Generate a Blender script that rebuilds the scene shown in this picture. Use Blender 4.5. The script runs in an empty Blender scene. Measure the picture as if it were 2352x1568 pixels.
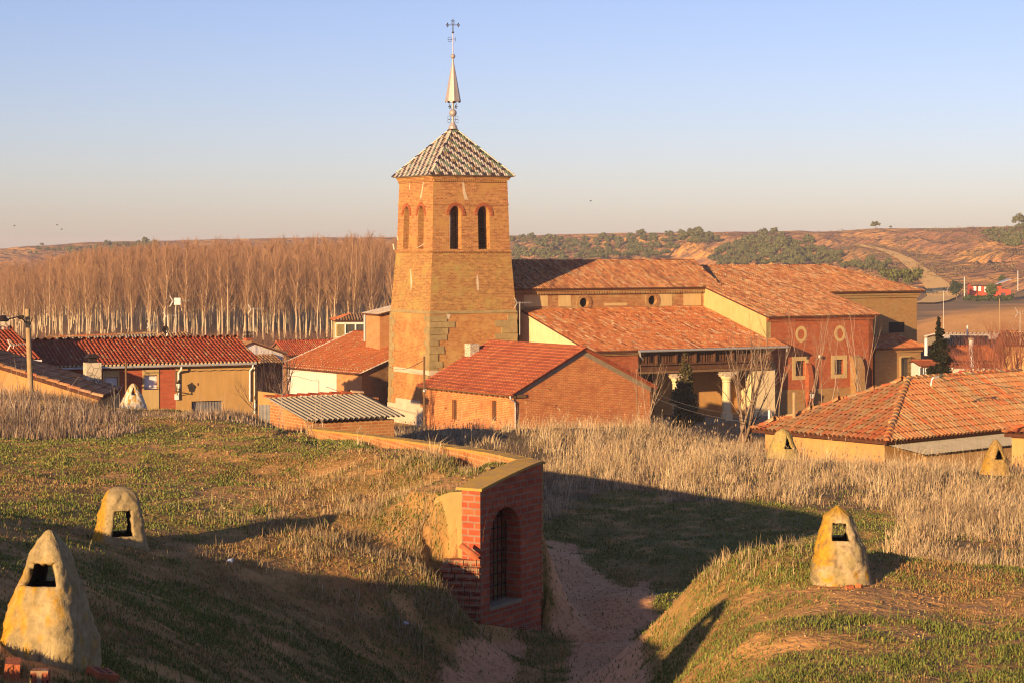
import bpy, bmesh, math, random
import numpy as np
from mathutils import Vector, Matrix
from mathutils.geometry import tessellate_polygon
R = math.radians
random.seed(7); rng = np.random.default_rng(7)
scene = bpy.context.scene
COL = scene.collection

# ------------------------------------------------------------------ camera, sky, sun, exposure
F, CX, HY = 4500.0, 1176.0, 575.0          # focal length and principal point of the photograph (2352 px wide), eye at the origin
cd = bpy.data.cameras.new('camera'); cam = bpy.data.objects.new('camera', cd); COL.objects.link(cam)
cd.sensor_width = 36; cd.lens = F / 2352 * 36; cd.shift_y = -(784 - HY) / 2352
cd.clip_start = 0.5; cd.clip_end = 60000
cd.dof.use_dof = True; cd.dof.focus_distance = 110; cd.dof.aperture_fstop = 9.0
cam.rotation_euler = (R(90), 0, 0)
scene.camera = cam
SUN_AZ, SUN_EL = R(32.5), R(11.0)            # behind the camera, to its left
to_sun = Vector((-math.sin(SUN_AZ) * math.cos(SUN_EL), -math.cos(SUN_AZ) * math.cos(SUN_EL), math.sin(SUN_EL)))
w = bpy.data.worlds.new('World'); scene.world = w; w.use_nodes = True
nt = w.node_tree; nt.nodes.clear()
sky = nt.nodes.new('ShaderNodeTexSky'); sky.sky_type = 'NISHITA'; sky.sun_disc = False
sky.sun_elevation = SUN_EL; sky.sun_rotation = R(180) + SUN_AZ
sky.altitude = 800; sky.air_density = 1.0; sky.dust_density = 1.0; sky.ozone_density = 1.0
bg = nt.nodes.new('ShaderNodeBackground'); bg.inputs['Strength'].default_value = 0.062
wo = nt.nodes.new('ShaderNodeOutputWorld')
tint = nt.nodes.new('ShaderNodeMixRGB'); tint.blend_type = 'MULTIPLY'; tint.inputs[0].default_value = 1; tint.inputs[2].default_value = (1.05, 1.02, 1.50, 1)
nt.links.new(sky.outputs[0], tint.inputs[1]); nt.links.new(tint.outputs[0], bg.inputs[0]); nt.links.new(bg.outputs[0], wo.inputs[0])
sl = bpy.data.lights.new('sun', 'SUN'); sun = bpy.data.objects.new('sun', sl); COL.objects.link(sun)
sl.energy = 5.0; sl.angle = R(0.5); sl.color = (1.0, 0.69, 0.35)
sun.rotation_euler = to_sun.to_track_quat('Z', 'Y').to_euler()
vs = scene.view_settings
vs.view_transform = 'Standard'; vs.look = 'None'; vs.gamma = 1; vs.exposure = 0.85
scene.cycles.filter_width = 1.15
scene.cycles.max_bounces = 5; scene.cycles.diffuse_bounces = 3; scene.cycles.transparent_max_bounces = 8

# ------------------------------------------------------------------ geometry helpers
def P(px, py, Y):
    return Vector(((px - CX) * Y / F, Y, -(py - HY) * Y / F))

class Fr:                                   # plan frame: u runs to the right and away, n towards the camera
    def __init__(s, px, Y, deg):
        s.c, s.s = math.cos(R(deg)), math.sin(R(deg)); s.ox = (px - CX) * Y / F; s.oy = Y; s.deg = deg
    def pt(s, u, n, z): return Vector((s.ox + u * s.c + n * s.s, s.oy + u * s.s - n * s.c, z))
    def u_at(s, px, n):
        k = (px - CX) / F
        return (k * (s.oy - n * s.c) - s.ox - n * s.s) / (s.c - k * s.s)
    def n_at(s, px, u):
        k = (px - CX) / F
        return (k * (s.oy + u * s.s) - s.ox - u * s.c) / (s.s + k * s.c)
    def z_at(s, py, u, n): return -(py - HY) * (s.oy + u * s.s - n * s.c) / F
    def proj(s, u, n, z):
        p = s.pt(u, n, z); return (CX + F * p.x / p.y, HY - F * p.z / p.y)

BASE = {}
def base_of(o): return BASE.get(o.name, Vector((0, 0, 0)))
def tag(o, label=None, cat=None, group=None, kind=None):
    if label: o['label'] = label
    if cat: o['category'] = cat
    if group: o['group'] = group
    if kind: o['kind'] = kind
    return o
def thing(name, loc, label, cat, group=None):
    o = bpy.data.objects.new(name, None); COL.objects.link(o); o.empty_display_size = 0.3
    o.location = loc; BASE[o.name] = Vector(loc)
    return tag(o, label, cat, group)

class MB:
    def __init__(s): s.v = []; s.f = []; s.c = []; s.cc = (1, 1, 1); s.m = []; s.mi = 0
    def add(s, vs_, fs, col=None):
        b = len(s.v); s.v += [tuple(p) for p in vs_]; s.c += [col or s.cc] * len(vs_)
        s.f += [tuple(b + i for i in f) for f in fs]; s.m += [s.mi] * len(fs)
    def quad(s, *p, col=None): s.add(p, [tuple(range(len(p)))], col)
    def hexa(s, b, t, col=None):            # b, t: rings of equal length (bottom, top), counter-clockwise from above
        n = len(b)
        s.add(list(b) + list(t), [tuple(reversed(range(n))), tuple(range(n, 2 * n))] +
              [(i, (i + 1) % n, n + (i + 1) % n, n + i) for i in range(n)], col)
    def fbox(s, fr, u0, u1, n0, n1, z0, z1, col=None):
        if n0 > n1: n0, n1 = n1, n0
        r = lambda z: [fr.pt(u0, n1, z), fr.pt(u1, n1, z), fr.pt(u1, n0, z), fr.pt(u0, n0, z)]
        s.hexa(r(z0), r(z1), col)
    def tube(s, p, q, r0, r1=None, seg=6, col=None, cap=True):
        p, q = Vector(p), Vector(q); r1 = r0 if r1 is None else r1
        d = (q - p).normalized(); a = d.orthogonal().normalized(); b = d.cross(a)
        ring = lambda c, r: [c + (a * math.cos(t) + b * math.sin(t)) * r for t in [2 * math.pi * i / seg for i in range(seg)]]
        fs = [(i, (i + 1) % seg, seg + (i + 1) % seg, seg + i) for i in range(seg)]
        if cap: fs += [tuple(reversed(range(seg))), tuple(range(seg, 2 * seg))]
        s.add(ring(p, r0) + ring(q, r1), fs, col)
    def path(s, pts, r, seg=5, col=None):
        for a, b in zip(pts[:-1], pts[1:]): s.tube(a, b, r, seg=seg, col=col)
    def ball(s, c, r, seg=12, rings=8, sz=1.0, col=None):
        c = Vector(c); vs_ = []; fs = []
        for i in range(rings + 1):
            t = math.pi * i / rings
            for j in range(seg):
                a = 2 * math.pi * j / seg
                vs_.append(c + Vector((r * math.sin(t) * math.cos(a), r * math.sin(t) * math.sin(a), -r * sz * math.cos(t))))
        for i in range(rings):
            for j in range(seg):
                fs.append((i * seg + j, i * seg + (j + 1) % seg, (i + 1) * seg + (j + 1) % seg, (i + 1) * seg + j))
        s.add(vs_, fs, col)
    def lathe(s, c, prof, seg=12, col=None, axis=None):   # prof: (r, z)
        c = Vector(c); n = len(prof); vs_ = []
        for r, z in prof:
            for j in range(seg):
                a = 2 * math.pi * j / seg; vs_.append(c + Vector((r * math.cos(a), r * math.sin(a), z)))
        s.add(vs_, [(i * seg + j, i * seg + (j + 1) % seg, (i + 1) * seg + (j + 1) % seg, (i + 1) * seg + j) for i in range(n - 1) for j in range(seg)], col)
    def slab(s, poly, t, col=None):         # planar polygon with thickness t below it
        nrm = (poly[1] - poly[0]).cross(poly[-1] - poly[0]).normalized()
        s.hexa([p - nrm * t for p in poly], list(poly), col)
    def panel(s, fmap, outer, holes=(), depth=0.2, col=None):
        loops = [list(outer)] + [list(h) for h in holes]
        flat = [p for l in loops for p in l]
        tris = tessellate_polygon([[Vector((a, b, 0)) for a, b in l] for l in loops])
        V_ = [fmap(a, b, 0) for a, b in flat]
        nrm = (fmap(1, 0, 0) - fmap(0, 0, 0)).cross(fmap(0, 1, 0) - fmap(0, 0, 0))
        out = []
        for t in tris:
            a, b, c = (V_[i] for i in t)
            out.append(t if (b - a).cross(c - a).dot(nrm) > 0 else (t[0], t[2], t[1]))
        s.add(V_, out, col)
        for h in holes:
            k = len(h); s.add([fmap(a, b, 0) for a, b in h] + [fmap(a, b, depth) for a, b in h], [(i, (i + 1) % k, k + (i + 1) % k, k + i) for i in range(k)], col)
    def build(s, name, mat, parent=None, label=None, smooth=False, kind=None):
        L = base_of(parent) if parent is not None else Vector((0, 0, 0))
        me = bpy.data.meshes.new(name)
        V_ = np.array(s.v, dtype=np.float64).reshape(-1, 3)
        me.from_pydata((V_ - np.array(L)).tolist(), [], s.f)
        mats = mat if isinstance(mat, (list, tuple)) else [mat]
        for m in mats: me.materials.append(m)
        if len(mats) > 1: me.polygons.foreach_set('material_index', s.m)
        ca = me.color_attributes.new('Col', 'FLOAT_COLOR', 'POINT')
        ca.data.foreach_set('color', np.hstack([np.array(s.c, dtype=np.float32).reshape(-1, 3), np.ones((len(s.c), 1), np.float32)]).ravel())
        uv = me.uv_layers.new(name='UVMap')
        npoly = len(me.polygons); nl = len(me.loops)
        nr = np.zeros(npoly * 3, np.float32); me.polygons.foreach_get('normal', nr); nr = nr.reshape(-1, 3)
        lt = np.zeros(npoly, np.int32); me.polygons.foreach_get('loop_total', lt)
        li = np.zeros(nl, np.int32); me.loops.foreach_get('vertex_index', li)
        pn = np.repeat(nr, lt, axis=0); pv = V_[li]
        hl = np.hypot(pn[:, 0], pn[:, 1]); side = hl > 0.5
        tx, ty = np.where(side, -pn[:, 1] / np.maximum(hl, 1e-6), 1.0), np.where(side, pn[:, 0] / np.maximum(hl, 1e-6), 0.0)
        u_ = pv[:, 0] * tx + pv[:, 1] * ty; v_ = np.where(side, pv[:, 2], pv[:, 1])
        uv.data.foreach_set('uv', np.stack([u_, v_], 1).astype(np.float32).ravel())
        if smooth: me.polygons.foreach_set('use_smooth', np.ones(npoly, bool))
        me.update()
        o = bpy.data.objects.new(name, me); COL.objects.link(o)
        if parent is not None: o.parent = parent
        BASE[o.name] = L
        if label: o['label'] = label
        if kind: o['kind'] = kind
        return o

def np_mesh(name, V_, quads=None, tris=None, col=None, mat=None, smooth=False):
    me = bpy.data.meshes.new(name)
    nq = 0 if quads is None else len(quads); ntr = 0 if tris is None else len(tris)
    me.vertices.add(len(V_)); me.vertices.foreach_set('co', np.asarray(V_, np.float32).ravel())
    li = []; tot = []
    if nq: li.append(np.asarray(quads, np.int32).ravel()); tot.append(np.full(nq, 4, np.int32))
    if ntr: li.append(np.asarray(tris, np.int32).ravel()); tot.append(np.full(ntr, 3, np.int32))
    li = np.concatenate(li); tot = np.concatenate(tot); st = np.concatenate([[0], np.cumsum(tot)[:-1]]).astype(np.int32)
    me.loops.add(len(li)); me.loops.foreach_set('vertex_index', li)
    me.polygons.add(len(tot)); me.polygons.foreach_set('loop_start', st); me.polygons.foreach_set('loop_total', tot)
    if smooth: me.polygons.foreach_set('use_smooth', np.ones(len(tot), bool))
    me.update(calc_edges=True)
    if col is not None:
        col = np.asarray(col, np.float32)
        if col.shape[1] == 3: col = np.hstack([col, np.ones((len(col), 1), np.float32)])
        ca = me.color_attributes.new('Col', 'FLOAT_COLOR', 'POINT'); ca.data.foreach_set('color', col.ravel())
    if mat: me.materials.append(mat)
    return me
def link(name, me, parent=None, loc=(0, 0, 0)):
    o = bpy.data.objects.new(name, me); COL.objects.link(o); o.location = loc
    if parent is not None: o.parent = parent
    return o

# value noise for terrain and plant scatter
def vnoise(x, y, seed=0):
    xi = np.floor(x).astype(np.int64); yi = np.floor(y).astype(np.int64); fx = x - xi; fy = y - yi
    fx = fx * fx * (3 - 2 * fx); fy = fy * fy * (3 - 2 * fy)
    def h(a, b):
        n = (a * 374761393 + b * 668265263 + seed * 974634121) & 0x7fffffff
        n = ((n ^ (n >> 13)) * 1274126177) & 0x7fffffff
        return ((n ^ (n >> 16)) & 0xffff) / 65535.0
    return (h(xi, yi) * (1 - fx) + h(xi + 1, yi) * fx) * (1 - fy) + (h(xi, yi + 1) * (1 - fx) + h(xi + 1, yi + 1) * fx) * fy
def fbm(x, y, seed=0, o=4):
    r = 0; a = 0.5; t = 0
    for i in range(o):
        r = r + a * vnoise(x * 2 ** i + i * 17.3, y * 2 ** i - i * 9.1, seed + i); t += a; a *= 0.5
    return r / t
def sstep(a, b, x): t = np.clip((x - a) / (b - a), 0, 1); return t * t * (3 - 2 * t)
def inpoly(px, py, poly):
    ins = np.zeros(px.shape, bool); n = len(poly)
    for i in range(n):
        x0, y0 = poly[i]; x1, y1 = poly[(i + 1) % n]
        if y0 == y1: continue
        c = ((y0 > py) != (y1 > py)) & (px < (x1 - x0) * (py - y0) / (y1 - y0) + x0)
        ins ^= c
    return ins

# ------------------------------------------------------------------ materials
class NT:
    def __init__(s, name, rough=0.9, spec=0.2):
        s.m = bpy.data.materials.new(name); s.m.use_nodes = True; s.t = s.m.node_tree
        s.b = s.t.nodes['Principled BSDF']; s.b.inputs['Roughness'].default_value = rough
        s.b.inputs['Specular IOR Level'].default_value = spec
    def node(s, typ, **kw):
        n = s.t.nodes.new(typ)
        for k, v in kw.items():
            if hasattr(n, k) and k not in ('location',): setattr(n, k, v)
        return n
    def set(s, sock, v):
        if hasattr(v, 'links') or isinstance(v, bpy.types.NodeSocket): s.t.links.new(v, sock)
        else: sock.default_value = (*v, 1) if isinstance(v, tuple) and len(v) == 3 and sock.type == 'RGBA' else v
    def coord(s, kind='Object', scale=(1, 1, 1)):
        tc = s.node('ShaderNodeTexCoord'); mp = s.node('ShaderNodeMapping'); mp.inputs['Scale'].default_value = scale
        s.t.links.new(tc.outputs[kind], mp.inputs[0]); return mp.outputs[0]
    def noise(s, co, scale, detail=4, rough=0.6, dist=0.0):
        n = s.node('ShaderNodeTexNoise'); s.t.links.new(co, n.inputs['Vector']); n.inputs['Scale'].default_value = scale
        n.inputs['Detail'].default_value = detail; n.inputs['Roughness'].default_value = rough; n.inputs['Distortion'].default_value = dist
        return n.outputs['Fac']
    def ramp(s, fac, a, b, ca=(0, 0, 0), cb=(1, 1, 1)):
        r = s.node('ShaderNodeValToRGB'); s.t.links.new(fac, r.inputs[0])
        r.color_ramp.elements[0].position = a; r.color_ramp.elements[1].position = b
        r.color_ramp.elements[0].color = (*ca, 1); r.color_ramp.elements[1].color = (*cb, 1); return r.outputs[0]
    def mix(s, fac, a, b, mode='MIX'):
        m = s.node('ShaderNodeMixRGB', blend_type=mode)
        s.set(m.inputs[0], fac); s.set(m.inputs[1], a); s.set(m.inputs[2], b); return m.outputs[0]
    def math(s, op, a, b=0.5):
        m = s.node('ShaderNodeMath', operation=op); s.set(m.inputs[0], a); s.set(m.inputs[1], b); return m.outputs[0]
    def attr(s, name='Col'):
        a = s.node('ShaderNodeAttribute', attribute_name=name); return a.outputs['Color']
    def bump(s, h, strength=0.4, dist=0.02):
        b = s.node('ShaderNodeBump'); b.inputs['Strength'].default_value = strength; b.inputs['Distance'].default_value = dist
        s.t.links.new(h, b.inputs['Height']); s.t.links.new(b.outputs[0], s.b.inputs['Normal'])
    def out(s, c): s.set(s.b.inputs['Base Color'], c); return s.m

def m_plain(name, c, c2=None, scale=3.0, rough=0.85, bump=0.0, metal=0.0, spec=0.2):
    n = NT(name, rough, spec); co = n.coord()
    c2 = c2 or tuple(x * 0.75 for x in c)
    f = n.noise(co, scale, 5, 0.65)
    if bump: n.bump(n.noise(co, scale * 6, 4), bump, 0.02)
    n.b.inputs['Metallic'].default_value = metal
    return n.out(n.mix(n.ramp(f, 0.35, 0.68), c, c2))

def m_brick(name, c1, c2, mortar, bw=0.26, bh=0.075, ms=0.012, stain=None, stain2=None, bump=0.3, mvar=0.5, nscale=0.5):
    n = NT(name, 0.92, 0.15); uv = n.coord('UV')
    b = n.node('ShaderNodeTexBrick'); n.t.links.new(uv, b.inputs['Vector'])
    b.inputs['Scale'].default_value = 1; b.inputs['Brick Width'].default_value = bw; b.inputs['Row Height'].default_value = bh
    b.inputs['Mortar Size'].default_value = ms; b.inputs['Mortar Smooth'].default_value = 0.2; b.inputs['Bias'].default_value = 0
    n.set(b.inputs['Color1'], c1); n.set(b.inputs['Color2'], c2); n.set(b.inputs['Mortar'], mortar)
    streak = n.noise(n.coord('UV', (1.2, 7.0, 1)), 1.6, 5, 0.7)
    c = n.mix(n.ramp(streak, 0.3, 0.75), b.outputs['Color'], n.mix(0.5, b.outputs['Color'], c2), 'MIX')
    c = n.mix(mvar, c, n.ramp(n.noise(n.coord('UV', (0.7, 1.7, 1)), 2.2, 7, 0.8), 0.28, 0.74, (0.48, 0.46, 0.44), (1.42, 1.38, 1.28)), 'MULTIPLY')
    if stain: c = n.mix(n.ramp(n.noise(uv, nscale, 5, 0.65), 0.48, 0.66), c, stain)
    if stain2: c = n.mix(n.ramp(n.noise(uv, nscale * 1.7, 6, 0.7, 0.6), 0.62, 0.70), c, stain2)
    if bump: n.bump(b.outputs['Fac'], -bump, 0.01)
    return n.out(c)

def m_col(name, rough=0.9, spec=0.15, nscale=6.0, lo=0.7, hi=1.25, bump=0.0, trans=0.0):
    n = NT(name, rough, spec); co = n.coord()
    f = n.noise(co, nscale, 5, 0.7)
    c = n.mix(1.0, n.attr(), n.ramp(f, 0.28, 0.75, (lo,) * 3, (hi,) * 3), 'MULTIPLY')
    if bump: n.bump(f, bump, 0.02)
    return n.out(c)

def m_plaster(name, c, c2, stain=None, scale=0.8):
    n = NT(name, 0.92, 0.1); uv = n.coord('UV')
    c_ = n.mix(n.ramp(n.noise(uv, scale, 6, 0.7), 0.35, 0.7), c, c2)
    c_ = n.mix(0.5, c_, n.ramp(n.noise(n.coord('UV', (3, 0.5, 1)), 1.3, 4), 0.3, 0.75, (0.75,) * 3, (1.15,) * 3), 'MULTIPLY')
    if stain: c_ = n.mix(n.ramp(n.noise(uv, scale * 2.2, 6, 0.75), 0.58, 0.7), c_, stain)
    n.bump(n.noise(uv, 14, 4), 0.25, 0.02)
    return n.out(c_)

M = {}
M['tile'] = m_col('roof_tile', 0.85, 0.2, 5.0, 0.65, 1.25)
M['glazed'] = m_col('glazed_tile', 0.28, 0.5, 5.0, 0.8, 1.15)
M['veg'] = m_col('foliage', 0.8, 0.15, 1.5, 0.75, 1.25)
M['bark'] = m_col('bark', 0.9, 0.1, 3.0, 0.75, 1.2)
M['chim'] = m_col('mortar_render', 0.95, 0.1, 14.0, 0.62, 1.25, 0.9)
M['grass'] = m_col('grass_blades', 0.8, 0.15, 0.7, 0.85, 1.15)
M['tower'] = m_brick('tower_brick', (0.50, 0.24, 0.085), (0.28, 0.10, 0.042), (0.52, 0.34, 0.15), 0.34, 0.13, 0.014, (0.41, 0.22, 0.068), (0.22, 0.08, 0.036), 0.8, 1.0, 0.6)
M['tower_mid'] = m_brick('tower_brick_lichen', (0.45, 0.235, 0.08), (0.27, 0.11, 0.043), (0.46, 0.32, 0.13), 0.34, 0.13, 0.014, (0.36, 0.25, 0.075), (0.25, 0.12, 0.05), 0.8, 1.0, 0.5)
M['tower_base'] = m_brick('tower_base_brick', (0.50, 0.235, 0.075), (0.33, 0.125, 0.042), (0.46, 0.29, 0.12), 0.30, 0.12, 0.012, (0.46, 0.27, 0.09), (0.28, 0.115, 0.045), 0.3, 0.7, 0.5)
M['stone'] = m_plain('weathered_stone', (0.36, 0.25, 0.11), (0.24, 0.17, 0.075), 1.6, 0.95, 0.6)
M['limestone'] = m_plain('pale_stone', (0.60, 0.47, 0.33), (0.48, 0.36, 0.24), 1.3, 0.9, 0.4)
M['church_brick'] = m_brick('church_brick', (0.40, 0.17, 0.065), (0.28, 0.10, 0.042), (0.42, 0.28, 0.13), 0.30, 0.12, 0.018, (0.40, 0.26, 0.11), None, 0.3, 0.8, 0.7)
M['red_brick'] = m_brick('red_brick', (0.42, 0.10, 0.036), (0.30, 0.062, 0.026), (0.38, 0.18, 0.09), 0.28, 0.10, 0.014, (0.32, 0.095, 0.038), (0.38, 0.17, 0.075), 0.3, 0.9, 0.5)
M['ochre_brick'] = m_brick('ochre_brick', (0.37, 0.20, 0.075), (0.30, 0.15, 0.055), (0.34, 0.22, 0.10), 0.30, 0.10, 0.02, (0.30, 0.20, 0.09), None, 0.3, 0.7, 0.6)
M['house_brick'] = m_brick('house_brick', (0.64, 0.21, 0.065), (0.48, 0.13, 0.042), (0.60, 0.38, 0.17), 0.36, 0.12, 0.02, (0.42, 0.14, 0.055), (0.16, 0.06, 0.035), 0.4, 0.6, 1.2)
M['wall_brick'] = m_brick('small_red_brick', (0.42, 0.085, 0.04), (0.34, 0.06, 0.03), (0.30, 0.15, 0.08), 0.25, 0.08, 0.012, None, None, 0.3, 0.4)
M['shed_brick'] = m_brick('shed_brick', (0.50, 0.19, 0.07), (0.42, 0.14, 0.05), (0.50, 0.34, 0.17), 0.25, 0.10, 0.016, (0.44, 0.24, 0.09), None, 0.4, 0.5, 0.9)
M['cellar_brick'] = m_brick('cellar_brick', (0.52, 0.125, 0.05), (0.36, 0.07, 0.034), (0.28, 0.20, 0.14), 0.27, 0.125, 0.017, None, None, 0.8, 0.85, 1.5)
M['old_brick'] = m_brick('old_brick', (0.30, 0.12, 0.05), (0.22, 0.085, 0.04), (0.30, 0.20, 0.10), 0.28, 0.085, 0.02, (0.30, 0.17, 0.08), None, 0.3, 0.8, 0.9)
M['adobe'] = m_plaster('adobe_wall', (0.55, 0.30, 0.11), (0.46, 0.24, 0.09), (0.40, 0.22, 0.09))
M['ochre'] = m_plaster('ochre_render', (0.46, 0.27, 0.095), (0.42, 0.24, 0.085), (0.36, 0.21, 0.08), 0.5)
M['yellow_plaster'] = m_plaster('yellow_plaster', (0.54, 0.40, 0.17), (0.47, 0.35, 0.14), (0.36, 0.27, 0.09))
M['cream'] = m_plaster('cream_plaster', (0.72, 0.56, 0.32), (0.64, 0.48, 0.26), None)
M['patch'] = m_plaster('patch_plaster', (0.56, 0.38, 0.17), (0.5, 0.34, 0.15), None)
M['pink'] = m_plaster('pink_render', (0.76, 0.56, 0.47), (0.70, 0.50, 0.42), (0.66, 0.47, 0.38), 0.4)
M['white'] = m_plain('white_paint', (0.78, 0.72, 0.66), (0.68, 0.62, 0.56), 2)
M['shutter'] = m_plain('white_shutter', (0.74, 0.72, 0.72), (0.66, 0.63, 0.62), 2)
M['window_frame'] = m_plaster('tan_surround', (0.50, 0.34, 0.15), (0.46, 0.31, 0.13))
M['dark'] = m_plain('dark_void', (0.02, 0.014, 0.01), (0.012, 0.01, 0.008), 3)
M['iron'] = m_plain('iron', (0.035, 0.03, 0.03), (0.06, 0.035, 0.02), 6, 0.6, 0, 0.4)
M['galv'] = m_plain('galvanised_metal', (0.55, 0.52, 0.48), (0.45, 0.42, 0.38), 4, 0.45, 0, 0.5)
M['spire'] = m_plain('spire_metal', (0.42, 0.35, 0.33), (0.34, 0.28, 0.26), 2.5, 0.55, 0, 0.3)
M['wood'] = m_plain('old_wood', (0.20, 0.11, 0.05), (0.13, 0.07, 0.035), 5, 0.85, 0.4)
M['pole'] = m_plain('pole_wood', (0.40, 0.27, 0.14), (0.30, 0.2, 0.1), 4, 0.9, 0.3)
M['darkwood'] = m_plain('dark_wood', (0.12, 0.05, 0.022), (0.07, 0.03, 0.015), 4, 0.8, 0.3)
M['concrete'] = m_plain('concrete', (0.33, 0.25, 0.16), (0.24, 0.18, 0.11), 3, 0.95, 0.5)
M['sheet'] = m_plain('grey_sheet_metal', (0.24, 0.22, 0.21), (0.18, 0.165, 0.155), 4, 0.6, 0, 0.2)
M['fibro'] = m_col('fibre_cement', 0.95, 0.1, 2.5, 0.75, 1.15)
M['lichen_cap'] = m_plain('lichen_coping', (0.52, 0.30, 0.045), (0.38, 0.24, 0.10), 5, 0.95, 0.6)
M['clay'] = m_plain('clay', (0.50, 0.15, 0.06), (0.40, 0.11, 0.045), 5, 0.9, 0.3)
M['cable'] = m_plain('cable', (0.10, 0.08, 0.06), (0.07, 0.06, 0.05), 5)
M['glass'] = m_plain('window_glass', (0.06, 0.055, 0.05), (0.09, 0.08, 0.07), 2, 0.15, 0, 0, 0.5)
M['paper'] = m_plain('litter', (0.75, 0.78, 0.82), (0.65, 0.68, 0.72), 9)
M['lampglass'] = m_plain('lantern_glass', (0.72, 0.68, 0.6), (0.65, 0.6, 0.52), 4, 0.3, 0, 0, 0.5)
n_ = NT('rubble_stone', 0.95, 0.1); uv_ = n_.coord('UV')
vo = n_.node('ShaderNodeTexVoronoi', feature='DISTANCE_TO_EDGE'); n_.t.links.new(uv_, vo.inputs['Vector']); vo.inputs['Scale'].default_value = 4.5
vc = n_.node('ShaderNodeTexVoronoi'); n_.t.links.new(uv_, vc.inputs['Vector']); vc.inputs['Scale'].default_value = 4.5
M['rubble'] = n_.out(n_.mix(n_.ramp(vo.outputs['Distance'], 0.02, 0.06), (0.22, 0.17, 0.12), n_.mix(0.35, (0.62, 0.50, 0.34), n_.mix(0.5, (0.5, 0.42, 0.33), n_.ramp(vc.outputs['Color'], 0.2, 0.8, (.3, .24, .17), (.66, .56, .42))))))
# hollow brick: dark cells in rows
n_ = NT('hollow_brick', 0.95, 0.1); uv_ = n_.coord('UV')
b_ = n_.node('ShaderNodeTexBrick', offset=0.0); n_.t.links.new(uv_, b_.inputs['Vector'])
b_.inputs['Scale'].default_value = 1; b_.inputs['Brick Width'].default_value = 0.045; b_.inputs['Row Height'].default_value = 0.05; b_.inputs['Mortar Size'].default_value = 0.011
n_.set(b_.inputs['Color1'], (0.03, 0.012, 0.01)); n_.set(b_.inputs['Color2'], (0.05, 0.02, 0.015)); n_.set(b_.inputs['Mortar'], (0.38, 0.11, 0.055))
b2 = n_.node('ShaderNodeTexBrick'); n_.t.links.new(uv_, b2.inputs['Vector'])
b2.inputs['Scale'].default_value = 1; b2.inputs['Brick Width'].default_value = 0.27; b2.inputs['Row Height'].default_value = 0.13; b2.inputs['Mortar Size'].default_value = 0.02
M['hollow'] = n_.out(n_.mix(b2.outputs['Fac'], n_.mix(n_.ramp(n_.noise(uv_, 5, 4), 0.45, 0.62), b_.outputs['Color'], (0.34, 0.10, 0.05)), (0.30, 0.20, 0.12)))

def tube_(p, q, r, mat, name, parent, **k):
    mb = MB(); mb.tube(p, q, r, **k); return mb.build(name, mat, parent)

# ------------------------------------------------------------------ roofs
PAL = {
 'church': [((0.48, 0.19, 0.075), 4), ((0.40, 0.135, 0.06), 3), ((0.58, 0.28, 0.11), 3.4), ((0.54, 0.38, 0.21), 1.6), ((0.16, 0.07, 0.04), 1.2), ((0.30, 0.13, 0.06), 2)],
 'porch': [((0.53, 0.18, 0.06), 5), ((0.45, 0.135, 0.05), 4), ((0.56, 0.26, 0.10), 2), ((0.58, 0.42, 0.24), .8), ((0.16, 0.06, 0.035), 0.9)],
 'red': [((0.45, 0.095, 0.038), 5), ((0.40, 0.075, 0.032), 4), ((0.48, 0.15, 0.06), 2), ((0.56, 0.36, 0.18), 0.5)],
 'orange': [((0.52, 0.155, 0.05), 5), ((0.47, 0.12, 0.04), 4), ((0.48, 0.20, 0.07), 2)],
 'modern': [((0.38, 0.105, 0.045), 5), ((0.33, 0.085, 0.04), 4), ((0.42, 0.14, 0.06), 2)],
 'old': [((0.50, 0.19, 0.07), 5), ((0.46, 0.24, 0.10), 4), ((0.45, 0.29, 0.14), 2.2), ((0.54, 0.15, 0.055), 2.4), ((0.32, 0.17, 0.08), 1.2)],
 'pale': [((0.44, 0.21, 0.09), 4), ((0.42, 0.27, 0.13), 3), ((0.36, 0.17, 0.08), 2), ((0.48, 0.36, 0.2), 1)],
}
def pick(pal):
    ps = PAL[pal]; t = random.random() * sum(w_ for _, w_ in ps)
    for c, w_ in ps:
        t -= w_
        if t <= 0: break
    k = random.uniform(0.85, 1.15); return tuple(x * k * random.uniform(0.94, 1.06) for x in c)
def mixc_(a, b, t): return tuple(x * (1 - t) + y * t for x, y in zip(a, b))
def pin2(x, y, poly):
    r = False; n = len(poly)
    for i in range(n):
        x0, y0 = poly[i]; x1, y1 = poly[(i + 1) % n]
        if (y0 > y) != (y1 > y) and x < (x1 - x0) * (y - y0) / (y1 - y0) + x0: r = not r
    return r
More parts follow.
